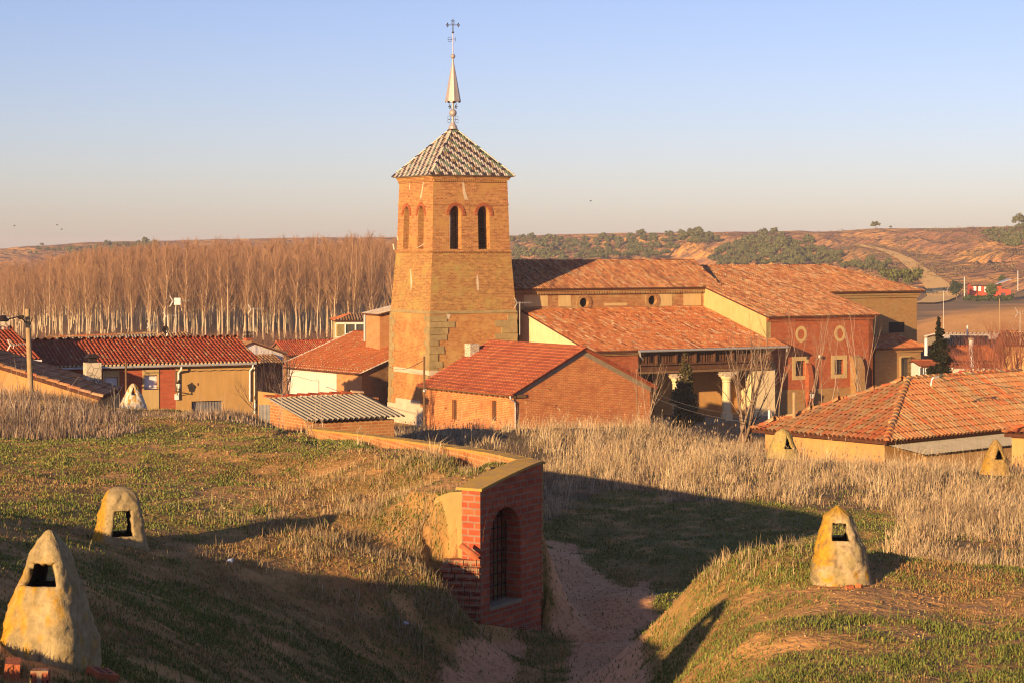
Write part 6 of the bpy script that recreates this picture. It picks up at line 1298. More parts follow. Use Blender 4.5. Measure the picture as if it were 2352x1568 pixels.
u_ = ch.u_at(1884, 8.5); zl = ch.z_at(818, u_, 8.5); la = thing('spotlight', ch.pt(u_, 8, zl), 'small white spotlight high on the red transept wall', 'spotlight'); mb = MB(); mb.ball(ch.pt(u_, 8.4, zl), .14, 8, 6); mb.build('lamp_head', M['white'], la); mb = MB(); mb.tube(ch.pt(u_, 8, zl - .3), ch.pt(u_, 8.35, zl - .05), .04); mb.build('bracket', M['galv'], la)
o = thing('bent_pipe', P(2142, 872, 78), 'bent pale service pipe with cable on the hipped roof ridge', 'pipe'); pr_ = [P(2138, 885, 78.2), P(2140, 872, 78.2), P(2144, 866, 78.2), P(2152, 866, 78.2), P(2158, 863, 78.2)]; mb = MB(); mb.path(pr_, .035, 6); mb.build('pipe', M['galv'], o); mb = MB(); mb.ball(P(2160, 862, 78.2), .09, 6, 4); mb.path([P(2160, 866, 78.2), P(2175, 873, 78.3), P(2210, 866, 78.6), P(2260, 880, 78), P(2352, 895, 78)], .02, 4); mb.build('cable', M['cable'], o)
for label, px, y0, y1, Y, r, mat in (('white chimney pipe rising left of the cypress', 2127, 812, 776, 148, .13, 'white'), ('white rendered chimney stack among the red bushes', 2231, 838, 781, 146, .2, 'white'), ('white pole on the barn roof by the field', 2222, 772, 748, 228, .11, 'white'), ('thin pale pole at the field edge', 2296, 775, 687, 230, .05, 'pole'), ('white pole by the red house hedge', 2215, 680, 636, 590, .12, 'white'), ('white lamp pole above the red house annex', 2338, 668, 622, 620, .12, 'white'), ('white marker post beside the hill road', 2043, 615, 597, 800, .3, 'white')):
    o = thing('pole', P(px, y0, Y), label, 'pole'); mb = MB(); mb.tube(P(px, y0 + 4, Y), P(px, y1, Y), r, r * .85, 8); mb.build('post', M[mat], o); mb = MB(); mb.tube(P(px, y1, Y), P(px, y1, Y) + Vector((0, 0, r * .8)), r * 1.25, r * 1.1, 8); mb.build('cap', M['concrete'], o)
# washing on a line and rubble garden wall
gw = thing('garden_wall', P(2240, 860, 178), 'whitish rubble garden wall behind the washing line', 'wall'); mb = MB(); fw = Fr(2172, 178, 8); mb.fbox(fw, 0, fw.u_at(2300, 0), -.4, 0, -15, fw.z_at(846, 1, 0)); mb.build('wall', M['rubble'], gw)
for nme, px, c in (('red shirt', 2209, (.5, .03, .04)), ('dark red cloth', 2215, (.4, .03, .03)), ('yellow cloth', 2226, (.65, .45, .05)), ('pink cloth', 2238, (.65, .12, .2)), ('magenta cloth', 2244, (.5, .05, .15))):
    mm = m_plain(nme.replace(' ', '_'), c); p = P(px, 851, 150); mb = MB(); n_ = 5; hh = .9; ww = .4; V_ = []
    for j in range(5):
        for i in range(n_): V_.append(p + Vector(((i / 4 - .5) * ww * (1 - .08 * j), .04 * math.sin(i * 1.9 + j), -hh * j / 4)))
    mb.add(V_, [(j * n_ + i, j * n_ + i + 1, (j + 1) * n_ + i + 1, (j + 1) * n_ + i) for j in range(4) for i in range(n_ - 1)]); mb.add([v + Vector((0, .012, 0)) for v in V_], [(j * n_ + i, (j + 1) * n_ + i, (j + 1) * n_ + i + 1, j * n_ + i + 1) for j in range(4) for i in range(n_ - 1)]); tag(mb.build('garment', mm), nme + ' hanging on the washing line right of the cypress', 'laundry', 'washing on the line')
o = thing('washing_line', P(2226, 862, 150), 'thin washing line on two posts by the cypress', 'washing line'); mb = MB(); mb.tube(P(2200, 850.5, 150), P(2254, 850.5, 150), .012, seg=4); mb.build('line', M['cable'], o)
for px in (2200, 2254): mb = MB(); mb.tube(P(px, 890, 150), P(px, 849, 150), .03); mb.build('post', M['galv'], o)
# birds far off in the sky
for label, px, py, d in (('distant bird, upper of the close pair at left', 131, 517, 1), ('distant bird, lower of the close pair at left', 142, 527, -1), ('lone tiny bird nearest the left photo edge', 33, 519, 1), ('lone dark bird in the sky right of the tower', 1357, 462, 1)):
    c = P(px, py, 330); mb = MB(); mb.lathe(c, [(0, -.05)], 3) if False else None
    ux = Vector((1, 0, 0)); mb.ball(c, .09, 8, 6); mb.ball(c + ux * .13 * d, .055, 6, 5); mb.add([c - ux * .07 * d, c - ux * .28 * d + Vector((0, .07, 0)), c - ux * .28 * d - Vector((0, .07, 0))], [(0, 1, 2)])
    for s_ in (-1, 1): mb.add([c + ux * .08 * d, c + Vector((.02 * d, .25 * s_, .10)), c + Vector((-.16 * d, .48 * s_, .04)), c + Vector((-.12 * d, .24 * s_, .08)), c - ux * .08 * d], [(0, 1, 2, 3, 4)])
    mb.add([c + Vector((-.1, 0, .0)), c + Vector((-.25, .05, .12)), c + Vector((-.05, .03, .05))], [(0, 1, 2)]); tag(mb.build('bird', M['iron']), label, 'bird', 'birds in the sky')
# ------------------------------------------------------------------ vegetation
def tubes_np(segs, sides):
    """segs: list of (p, q, r0, r1); returns vertices and quads"""
    p = np.array([s_[0] for s_ in segs]); q = np.array([s_[1] for s_ in segs]); r0 = np.array([s_[2] for s_ in segs]); r1 = np.array([s_[3] for s_ in segs])
    d = q - p; d /= np.maximum(np.linalg.norm(d, axis=1, keepdims=True), 1e-9)
    h = np.where(np.abs(d[:, 2:3]) < .9, np.array([[0, 0, 1.]]), np.array([[1., 0, 0]])); a = np.cross(d, h); a /= np.linalg.norm(a, axis=1, keepdims=True); b = np.cross(d, a)
    t = 2 * np.pi * np.arange(sides) / sides; ring = a[:, None] * np.cos(t)[None, :, None] + b[:, None] * np.sin(t)[None, :, None]
    V_ = np.concatenate([p[:, None] + ring * r0[:, None, None], q[:, None] + ring * r1[:, None, None]], 1)
    n_ = len(segs); base = (np.arange(n_) * 2 * sides)[:, None]; i = np.arange(sides); j = (i + 1) % sides
    Q_ = np.stack([base + i, base + j, base + sides + j, base + sides + i], -1).reshape(-1, 4)
    return V_.reshape(-1, 3), Q_
def branch(rs, p, d, L, r, lev, out, spread=.5, kids=4, up=.15, wob=.12, seg=4, kidlen=.55, lift0=.25):
    p = np.array(p, float); d = np.array(d, float); st = [p]
    for i in range(seg):
        d = d + rs.normal(0, wob, 3) + np.array([0, 0, up * .3]); d /= np.linalg.norm(d); q = p + d * L / seg
        ra, rb = r * (1 - .8 * i / seg), r * (1 - .8 * (i + 1) / seg); out.append((p, q, ra, rb)); p = q; st.append(p)
    if lev > 0:
        for k in range(kids):
            t = lift0 + (1 - lift0) * (k + rs.random()) / kids; i = min(seg - 1, int(t * seg)); b = st[i] + (st[i + 1] - st[i]) * (t * seg - i)
            nd = d + rs.normal(0, spread, 3); nd[2] += up; nd /= np.linalg.norm(nd)
            branch(rs, b, nd, L * kidlen * (1.15 - .6 * t) * rs.uniform(.75, 1.2), r * (1 - .75 * t) * .6, lev - 1, out, spread, kids, up, wob, max(2, seg - 1), kidlen, lift0)
def tree_parts(name, label, cat, loc, segs_list, trunk_n, c1, c2, group=None, sides=5, gray=None):
    o = thing(name, loc, label, cat, group)
    for nm, ss, sd in (('trunk', segs_list[:trunk_n], 7), ('branches', segs_list[trunk_n:], sides)):
        if not ss: continue
        V_, Q_ = tubes_np(ss, sd); cc = np.repeat(np.array([mixc(c1, c2, random.random()) for _ in ss]), 2 * sd, 0); link(nm, np_mesh(nm, V_, Q_, None, cc, M['bark'], True), o)
    return o
# poplar plantation
def poplar(seed, H=15.0):
    rs = np.random.default_rng(seed); tr = []; st = [np.zeros(3)]; p = np.zeros(3); n_ = 9
    for i in range(n_):
        q = p + np.array([rs.normal(0, .10), rs.normal(0, .10), H / n_]); f = lambda k: .15 * (1 - .93 * (k / n_)) + .008
        tr.append((p, q, f(i), f(i + 1))); p = q; st.append(p)
    br = []; tw = []
    fork = rs.random() < .35
    for k in range(46):
        t = .22 + .76 * ((k + rs.random()) / 46) ** .85; i = min(n_ - 1, int(t * n_)); b = st[i] + (st[i + 1] - st[i]) * (t * n_ - i); az = rs.uniform(0, 2 * np.pi); tilt = rs.uniform(.32, .62)
        L = (3.4 if t < .55 else 2.6) * (1.12 - t) * 1.5 * rs.uniform(.6, 1.15) + .5
        if fork and k < 3: L *= 1.7; tilt = .28
        d = np.array([math.cos(az) * math.sin(tilt), math.sin(az) * math.sin(tilt), math.cos(tilt)]); q = b + d * L * .55; d2 = d + np.array([0, 0, .35]); d2 /= np.linalg.norm(d2); e_ = q + d2 * L * .5
        r = .012 + .018 * L / 3; br += [(b, q, r, r * .6), (q, e_, r * .6, r * .25)]
        for m in range(int(7 + L * 4)):
            s_ = rs.random(); c = b + (q - b) * (s_ / .55) if s_ < .55 else q + (e_ - q) * ((s_ - .55) / .45); dd = d2 + rs.normal(0, .42, 3) + np.array([0, 0, .3]); dd /= np.linalg.norm(dd); tw.append((c, c + dd * rs.uniform(.4, 1.15), .014, .006))
    return tr, br, tw
pop_tr, pop_cr = [], []
PT1, PT2 = (.56, .43, .27), (.46, .34, .21)
for v in range(7):
    tr, br, tw = poplar(100 + v); V_, Q_ = tubes_np(tr, 6); z = np.clip(V_[:, 2:3] / 15, 0, 1); cc = np.array([PT1]) * (1 - z) + np.array([(.40, .24, .12)]) * z; pop_tr.append((V_, Q_, cc))
    Vb, Qb = tubes_np(br, 3); Vt, Qt = tubes_np(tw, 3); cb = np.repeat([(.44, .27, .14)], len(Vb), 0); ct = np.repeat(np.array([mixc((.44, .245, .135), (.34, .18, .10), random.random()) for _ in tw]), 6, 0)
    pop_cr.append((np.vstack([Vb, Vt]), np.vstack([Qb, Qt + len(Vb)]), np.vstack([cb, ct])))
me_tr = [np_mesh('trunk', *x[:2], None, x[2], M['bark'], True) for x in pop_tr]; me_cr = [np_mesh('crown', *x[:2], None, x[2], M['bark'], False) for x in pop_cr]
spots = []
rs = np.random.default_rng(5); y = 322.0; row = 0
while y < 640:
    x0, x1 = (-60 - CX) * y / F, (925 - CX) * y / F; sp_ = 3.3 if y < 420 else 4.6; x = x0 + rs.uniform(0, sp_)
    while x < x1:
        px = CX + F * x / y; Hh = np.interp(px, [-60, 0, 100, 200, 350, 600, 890], [9.5, 10.6, 12.0, 14.0, 15.0, 15.6, 16.2]) * rs.uniform(.84, 1.08)
        if rs.random() > .08: spots.append((x + rs.uniform(-.5, .5), y + rs.uniform(-.8, .8), Hh))
        x += sp_ * rs.uniform(.8, 1.2)
    y += 5.0 if y < 420 else 7.5
print('poplars', len(spots))
near_p = spots[:285]; far_p = spots[285:]
first = None
for i, (x, y, Hh) in enumerate(near_p):
    z = -15.0; v = i % 7; k = Hh / 15.0
    o = bpy.data.objects.new('poplar_tree', None); COL.objects.link(o); o.location = (x, y, z); o.scale = (k * rs.uniform(.9, 1.15), k * rs.uniform(.9, 1.15), k); o.rotation_euler.z = rs.uniform(0, 6.28)
    tag(o, 'tall bare poplar in the dense plantation left of the tower', 'tree', 'bare poplars of the plantation'); link('trunk', me_tr[v], o); link('crown', me_cr[v], o)
VV, QQ, CCc = [], [], []; off = 0
for i, (x, y, Hh) in enumerate(far_p):
    v = rs.integers(7); k = Hh / 15; a = rs.uniform(0, 6.28); ca_, sa_ = math.cos(a), math.sin(a)
    for (V_, Q_, cc) in (pop_tr[v], pop_cr[v]):
        W = V_ * k; W = np.stack([W[:, 0] * ca_ - W[:, 1] * sa_ + x, W[:, 0] * sa_ + W[:, 1] * ca_ + y, W[:, 2] - 15], -1); VV.append(W); QQ.append(Q_ + off); CCc.append(cc); off += len(W)
tag(link('poplar_wood', np_mesh('poplar_wood', np.vstack(VV), np.vstack(QQ), None, np.vstack(CCc), M['bark'])), 'back rows of the bare poplar plantation', 'wood', kind='stuff')
# undergrowth at the poplar edge
def twig_cloud(rs, n_, box, h, r=.02, c1=(.28, .15, .08), c2=(.2, .11, .07), sides=3):
    segs = []
    for i in range(n_):
        p = np.array([rs.uniform(*box[0]), rs.uniform(*box[1]), box[2] if np.isscalar(box[2]) else 0]); d = rs.normal(0, .35, 3); d[2] = 1; d /= np.linalg.norm(d); L = h * rs.uniform(.4, 1); q = p + d * L * .5; d2 = d + rs.normal(0, .3, 3); d2 /= np.linalg.norm(d2); segs += [(p, q, r, r * .7), (q, q + d2 * L * .5, r * .7, r * .3)]
        for k in range(3): b = p + (q - p) * rs.random(); dd = d + rs.normal(0, .6, 3); dd /= np.linalg.norm(dd); segs.append((b, b + dd * L * .4, r * .6, r * .3))
    return segs
rs = np.random.default_rng(9)
ss = twig_cloud(rs, 1500, ((-88, -16), (306, 319), -15), 3.6, .022)
V_, Q_ = tubes_np(ss, 3); cc = np.repeat(np.array([mixc((.27, .13, .075), (.20, .10, .065), random.random()) for _ in ss]), 6, 0); tag(link('undergrowth', np_mesh('undergrowth', V_, Q_, None, cc, M['bark'])), 'reddish brown scrub along the foot of the poplars', 'undergrowth', kind='stuff')

# leafy crowns made of many small leaf clumps
def leaf_cloud(rs, n_, blobs, size, c1, c2, up=.0):
    w_ = np.array([b[3] * b[4] * b[5] for b in blobs]); w_ = w_ / w_.sum(); k = rs.choice(len(blobs), n_, p=w_); B_ = np.array(blobs)[k]
    d = rs.normal(0, 1, (n_, 3)); d /= np.linalg.norm(d, axis=1, keepdims=True); r = rs.random(n_) ** .33 * rs.uniform(.75, 1.08, n_); c = B_[:, :3] + d * r[:, None] * B_[:, 3:6]
    nrm = d + rs.normal(0, .55, (n_, 3)); nrm /= np.linalg.norm(nrm, axis=1, keepdims=True); t = np.cross(nrm, rs.normal(0, 1, (n_, 3)) + np.array([0, 0, up])); t /= np.linalg.norm(t, axis=1, keepdims=True); b = np.cross(nrm, t); s_ = size * rs.uniform(.6, 1.35, (n_, 1))
    V_ = np.stack([c - t * s_ - b * s_ * .5, c + t * s_ * .3 - b * s_ * .6, c + t * s_ + b * s_ * .2, c + b * s_ * .7 - t * s_ * .3], 1).reshape(-1, 3)
    m = rs.random((n_, 1)); cc = np.repeat(np.array([c1]) * (1 - m) + np.array([c2]) * m, 4, 0)
    return V_, np.arange(n_ * 4).reshape(-1, 4), cc
PG1, PG2 = (.085, .092, .035), (.155, .145, .055)
pine_me = []
for v in range(6):
    rs = np.random.default_rng(40 + v); bl = []
    for i in range(15): a = rs.uniform(0, 6.28); rr = 2.0 * rs.random() ** .6; bl.append((rr * math.cos(a), rr * math.sin(a), 1.2 + 2.3 * math.sqrt(max(0, 1 - (rr / 2.3) ** 2)) * rs.uniform(.35, 1.05), rs.uniform(.75, 1.15), rs.uniform(.75, 1.15), rs.uniform(.6, .9)))
    V_, Q_, cc = leaf_cloud(rs, 900, bl, .34, PG1, PG2); tv, tq = tubes_np([(np.array((0, 0, -.5)), np.array((0, 0, 2.5)), .16, .1)], 5)
    pine_me.append((np_mesh('crown', V_, Q_, None, cc, M['veg']), np_mesh('trunk', tv, tq, None, np.repeat([(.2, .12, .07)], len(tv), 0), M['bark'])))
def pine_at(px, py, label, group, s_=1.0, rs=None, hit=None):
    hit = hit or ray_ground(px, py, 500, 1590)
    if not hit: return False
    o = bpy.data.objects.new('pine_tree', None); COL.objects.link(o); o.location = hit; k = s_ * rs.uniform(.75, 1.25); o.scale = (k * rs.uniform(.9, 1.15), k * rs.uniform(.9, 1.15), k * rs.uniform(.85, 1.15)); o.rotation_euler.z = rs.uniform(0, 6.28)
    tag(o, label, 'tree', group); a, b = pine_me[rs.integers(6)]; link('crown', a, o); link('trunk', b, o); return True
rs = np.random.default_rng(77)
def scatter(poly, n_, mind, label, group, s0=1.0, seed=3):
    rs2 = np.random.default_rng(seed); xs = [p[0] for p in poly]; ys = [p[1] for p in poly]; got = []; tries = 0
    while len(got) < n_ and tries < 6000:
        tries += 1; a, b = rs2.uniform(min(xs), max(xs)), rs2.uniform(min(ys), max(ys))
        if not inpoly(np.array([a]), np.array([b]), poly)[0] or any(abs(a - c) < mind and abs(b - d) < mind * .55 for c, d in got): continue
        got.append((a, b)); pine_at(a, b + 6, label, group, s0, rs2)
scatter([(1178,548),(1260,545),(1300,555),(1480,540),(1560,533),(1668,538),(1660,552),(1560,570),(1530,590),(1440,598),(1180,600)], 95, 13, 'round dark pine on the slope above the nave roof', 'pines on the slope above the nave', 1.12, 3)
scatter([(1700,560),(1770,532),(1800,535),(1790,550),(1850,560),(1930,590),(1935,608),(1640,612),(1620,600),(1660,580)], 75, 13, 'round dark pine in the triangular grove above the transept', 'pines in the grove above the transept', 1.15, 4)
scatter([(150,575),(210,566),(330,556),(360,560),(350,580),(300,592),(180,590)], 46, 13, 'dark pine on the far ridge above the poplar tops at left', 'pines on the left ridge', 1.1, 5)
scatter([(60,575),(140,566),(150,575),(80,582)], 6, 12, 'small dark pine on the ridge near the left photo edge', 'pines at the left ridge end', .7, 6)
scatter([(2262,545),(2290,530),(2352,520),(2352,575),(2320,572)], 22, 14, 'dark pine on the slope at the right photo edge', 'pines at the right edge', 1.1, 7)
scatter([(1930,620),(1960,602),(2040,604),(2020,622)], 12, 12, 'pine in the small clump below the hill road', 'pines below the hill road', .9, 8)
def on_ridge(px):
    yr = float(ridge_line(px)); x = (px - CX) * yr / F; return (x, yr + 8, gz(x, yr + 8))
rs = np.random.default_rng(8)
pine_at(0, 0, 'lone round tree standing on the skyline', None, 1.15, rs, on_ridge(2016)); pine_at(0, 0, 'tiny bush on the skyline right of the lone round tree', None, .45, rs, on_ridge(2051)); pine_at(0, 0, 'small dark tree on the skyline at the left', None, .7, rs, on_ridge(90))
pine_at(0, 0, 'tall dark tree on the skyline at the right photo edge', None, 1.4, rs, on_ridge(2350))
# scattered scrub on the slopes
hx = []; rs = np.random.default_rng(21)
while len(hx) < 2600:
    a, b = rs.uniform(1180, 2380), rs.uniform(535, 690)
    if rs.random() < .6: a, b = rs.uniform(1880, 2380), rs.uniform(530, 690)
    yy = float(foot_line(a) + (ridge_line(a) - foot_line(a)) * rs.random() ** 1.1); x = (a - CX) * yy / F; hx.append((x, yy))
hx = np.array(hx); hz = zfun(hx[:, 0], hx[:, 1]); keep = fbm(hx[:, 0] / 45, hx[:, 1] / 60, 91, 4) > .45; hx, hz = hx[keep], hz[keep]
n_ = len(hx); per = 14; c = np.repeat(np.column_stack([hx, hz + .35]), per, 0) + rs.normal(0, 1, (n_ * per, 3)) * np.array([.75, .75, .35]); t = rs.normal(0, 1, (n_ * per, 3)); t /= np.linalg.norm(t, axis=1, keepdims=True); b = np.cross(t, rs.normal(0, 1, (n_ * per, 3))); b /= np.linalg.norm(b, axis=1, keepdims=True); s_ = rs.uniform(.2, .5, (n_ * per, 1))
V_ = np.stack([c - t * s_, c + b * s_ * .6, c + t * s_, c - b * s_ * .6], 1).reshape(-1, 3); base_c = np.repeat(np.array([mixc((.19, .105, .06), (.15, .12, .055), random.random()) for _ in range(n_)]), per * 4, 0)
tag(link('hill_scrub', np_mesh('hill_scrub', V_, np.arange(len(V_)).reshape(-1, 4), None, base_c, M['veg'])), 'low brown scrub scattered on the eroded slopes', 'scrub', kind='stuff')
def bushy(name, label, cat, loc, rs, bl, n_, size, c1, c2, trunk=None, group=None):
    o = thing(name, loc, label, cat, group); V_, Q_, cc = leaf_cloud(rs, n_, bl, size, c1, c2, .6); link('crown', np_mesh('crown', V_, Q_, None, cc, M['veg']), o)
    if trunk: tv, tq = tubes_np(trunk, 6); link('trunk', np_mesh('trunk', tv, tq, None, np.repeat([(.18, .11, .06)], len(tv), 0), M['bark'], True), o)
    return o
# big round stone pine at the road, hedge and garden trees of the red house
rs = np.random.default_rng(31); hit = ray_ground(2070, 668, 400, 900); Y = 620.; x = (2068 - CX) * Y / F; z = -15.2
bl = [(rs.uniform(-5.5, 5.5), rs.uniform(-3, 3), 7.9 + rs.uniform(-2.2, 1.0) - abs(rs.normal(0, .3)), 1.9, 1.9, 1.1) for _ in range(24)]
bushy('stone_pine', 'broad domed pine between the chancel roof and the hill road', 'tree', (x, Y, z), rs, bl, 3200, .42, (.075, .085, .02), (.15, .14, .035), [(np.array((0, 0, -1)), np.array((0, 0, 5.5)), .35, .22)])
for label, px, Y, w_, h_, yb, c1, c2 in (('dark rounded tree left of the red house', 2197, 590, 2.2, 5.4, 686, (.02, .03, .012), (.05, .06, .02)), ('green bushy tree in front of the red house', 2277, 575, 2.0, 5.0, 690, (.05, .07, .02), (.11, .13, .04)), ('small dark bush behind the red house sheet roof', 2300, 625, 1.2, 2.6, 652, (.04, .06, .02), (.08, .09, .03))):
    p = P(px, yb, Y); bl = [(rs.uniform(-.5, .5) * w_, rs.uniform(-.5, .5) * w_, h_ * rs.uniform(.35, .8), w_ * .55, w_ * .55, h_ * .25) for _ in range(12)]; bushy('garden_tree', label, 'tree', p, rs, bl, 900, .28, c1, c2, [(np.array((0, 0, -.3)), np.array((0, 0, h_ * .5)), .15, .1)])
p = P(2270, 692, 570); bl = [(xx, rs.uniform(-.4, .4), .9 + rs.uniform(-.2, .2), .9, .8, .9) for xx in np.linspace(-6.5, 6.5, 16)]; bushy('hedge', 'clipped dark hedge in front of the red house', 'hedge', p, rs, bl, 1800, .25, (.03, .045, .015), (.07, .09, .025))
# cypresses
def cypress(label, px, yb, yt, Y, wpx, n_, size, c1, c2, seed):
    rs = np.random.default_rng(seed); p = P(px, yb, Y); H = (yb - yt) * Y / F; w_ = wpx * Y / F; bl = []
    for i in range(46):
        t = rs.random(); prof = np.interp(t, [0, .12, .35, .6, .8, 1], [.75, 1, .95, .62, .4, .10]) * w_ / 2; a = rs.uniform(0, 6.28); rr = prof * rs.uniform(.2, .75); bl.append((rr * math.cos(a), rr * math.sin(a), H * (.05 + .93 * t), prof * .5 + .06, prof * .5 + .06, H * .075))
    return bushy('cypress', label, 'tree', p, rs, bl, n_, size, c1, c2, [(np.array((0, 0, -2.)), np.array((0, 0, H * .85)), .12, .03)])
cypress('slender dark cypress between the sacristy and the red bushes', 2157, 878, 733, 118, 54, 6200, .085, (.010, .011, .006), (.022, .022, .010), 51)
cypress('dense cypress in front of the church porch columns', 1574, 990, 808, 153, 80, 6500, .10, (.055, .045, .014), (.10, .075, .028), 52)
# bare trees: clump before the porch, saplings at the transept, bushes
BK1, BK2 = (.16, .10, .065), (.34, .23, .15)
def bare(name, label, loc, stems, H, r, seed, lean=.22, lev=2, kids=4, spread=.42, c1=BK1, c2=BK2, group=None, sides=4, box=.25, kidlen=.5):
    rs = np.random.default_rng(seed); tr, br = [], []
    for s_ in range(stems):
        out = []; d = np.array([rs.normal(0, lean), rs.normal(0, lean), 1.0]); b = np.array([rs.normal(0, box), rs.normal(0, box), -.5]); branch(rs, b, d, H * rs.uniform(.75, 1.05), r * rs.uniform(.7, 1.15), lev, out, spread, kids, .22, .07, 6, kidlen, .25); tr += out[:6]; br += out[6:]
    return tree_parts(name, label, 'tree', loc, tr + br, len(tr), c1, c2, group, sides)
bare('bare_tree', 'many stemmed bare tree in front of the porch right columns', P(1712, 990, 92), 9, 5.2, .06, 61, .24, 2, 5, .4)
bare('bare_tree', 'thin bare sapling clump before the porch left bay', P(1480, 980, 100), 5, 4.2, .03, 62, .2, 2, 4, .35, (.3, .2, .13), (.42, .29, .19))
bare('bare_tree', 'slim bare sapling left of the first transept window', P(1792, 955, 120), 3, 6.2, .04, 63, .16, 2, 4, .3, (.3, .2, .13), (.42, .29, .19)); bare('bare_tree', 'bare sapling group under the left plaster ring', P(1868, 940, 125), 5, 7.0, .04, 64, .16, 2, 5, .32, (.28, .17, .11), (.42, .28, .18)); bare('bare_tree', 'bare sapling under the right plaster ring', P(1920, 935, 128), 2, 6.4, .035, 65, .14, 2, 4, .3, (.3, .2, .13), (.42, .29, .19)); bare('bare_tree', 'pale slanting saplings by the sacristy corner', P(1985, 915, 130), 4, 6.0, .04, 66, .18, 2, 4, .3, (.34, .24, .16), (.46, .33, .22))
RB1, RB2 = (.36, .13, .075), (.24, .09, .06)
for label, px, yb, Y, st, H, sd in (('reddish bare bush at the right photo edge', 2325, 868, 100, 16, 3.2, 71), ('tall reddish bare bush second from the right edge', 2285, 868, 104, 15, 2.9, 72), ('spreading reddish bare bush right of the rendered stack', 2250, 868, 108, 10, 2.3, 73), ('small reddish bush just right of the washing', 2205, 850, 136, 8, 2.4, 74)):
    bare('bare_bush', label, P(px, yb, Y), int(st * 1.4), H, .034, sd, .36, 2, 7, .5, RB1, RB2, None, 3, .7, .6)
bare('bare_bush', 'dark tangled bare bush between row house and pink house', P(633, 905, 125), 14, 3.4, .04, 75, .42, 2, 6, .55, (.06, .04, .04), (.14, .085, .07), None, 3, .5, .6)
bare('bare_bush', 'lower dark bramble beside the row house corner', P(610, 925, 108), 10, 2.0, .025, 76, .45, 2, 6, .6, (.07, .05, .045), (.14, .09, .07), None, 3, .6, .6)
bare('dry_stalk', 'tall branched dry stalk left of the brick shed', P(640, 985, 57), 2, 2.2, .014, 77, .15, 1, 6, .45, (.4, .3, .22), (.5, .38, .28), None, 4, .05); bare('dry_stalk', 'branched dry stalk before the corrugated shed roof', P(735, 985, 56), 2, 1.7, .012, 78, .3, 1, 6, .5, (.4, .3, .22), (.5, .38, .28), None, 4, .05)
for label, px, yb, Y, H, sd in (('pale dry stalk before the ochre wall lantern', 452, 965, 60, 1.6, 79), ('forked dry stalk right of the ochre wall lantern', 512, 968, 60, 1.5, 80), ('leaning dry stalk at the row house corner', 573, 975, 57, 1.2, 81), ('dry stalk at the left of the whitewashed vent', 262, 965, 60, 1.5, 82)):
    bare('dry_stalk', label, P(px, yb, Y), 2, H, .012, sd, .12, 1, 4, .4, (.5, .38, .28), (.6, .46, .34), None, 4, .05)
for label, px, yb, Y, st, H, sd in (('dark dry bramble at the foot of the brick house grass', 985, 1005, 70, 12, .8, 91), ('brown bramble just right of the cellar coping corner', 1290, 1095, 58, 14, .8, 92), ('brown bramble behind the middle of the long coping', 1120, 1030, 62, 12, .8, 93), ('dark dry bramble in the grass below the bare porch tree', 1690, 1040, 70, 10, .7, 94), ('brown bramble between the pale vent and right photo edge', 2170, 1165, 49, 12, .75, 95), ('brown bramble below the canopy of the hipped house', 2100, 1080, 58, 12, .7, 96), ('grey brown bramble low in the middle of the tall grass', 1530, 1080, 62, 12, .7, 97)):
    bare('bramble', label, P(px, yb, Y), st, H, .012, sd, .55, 2, 6, .7, (.16, .10, .07), (.30, .20, .13), None, 3, .5, .6)
# ------------------------------------------------------------------ grasses
def grid_faces(sel_w):
    Y_ = (GY[:-1, :-1] + GY[1:, 1:]) / 2; V0 = GV.reshape(ny, nx, 3)
    def area(a, b):
        p = [(a[:-1, :-1], b[:-1, :-1]), (a[:-1, 1:], b[:-1, 1:]), (a[1:, 1:], b[1:, 1:]), (a[1:, :-1], b[1:, :-1])]; s_ = 0
        for i in range(4): s_ = s_ + p[i][0] * p[(i + 1) % 4][1] - p[(i + 1) % 4][0] * p[i][1]
        return np.abs(s_) / 2
    A_s = area(GPX, GPY); A_w = area(GX, GY); inf = ((GPX[:-1, :-1] > -60) & (GPX[:-1, :-1] < 2412) & (GPY[:-1, :-1] < 1640)) * .6 + .4 * ((GPX[:-1, :-1] > -420) & (GPX[:-1, :-1] < 2780) & (GPY[:-1, :-1] < 1800)); inf = inf * (GPY[:-1, :-1] > 800) * (Y_ > 13.5)
    m = (sel_w[:-1, :-1] + sel_w[1:, 1:]) / 2
    wgt = (np.minimum(A_s, 400) + A_w * (F / np.maximum(Y_, 10)) ** 2 * .22) * inf * m
    return wgt.ravel() / wgt.sum()
def sample(sel, n_, seed):
    rs = np.random.default_rng(seed); w_ = grid_faces(sel); k = rs.choice(len(w_), n_, p=w_); i, j = k // (nx - 1), k % (nx - 1); a, b = rs.random(n_), rs.random(n_)
    x = gx[j] + (gx[j + 1] - gx[j]) * a; y = gy[i] + (gy[i + 1] - gy[i]) * b
    z = (GZ[i, j] * (1 - a) + GZ[i, j + 1] * a) * (1 - b) + (GZ[i + 1, j] * (1 - a) + GZ[i + 1, j + 1] * a) * b
    return x, y, z, rs
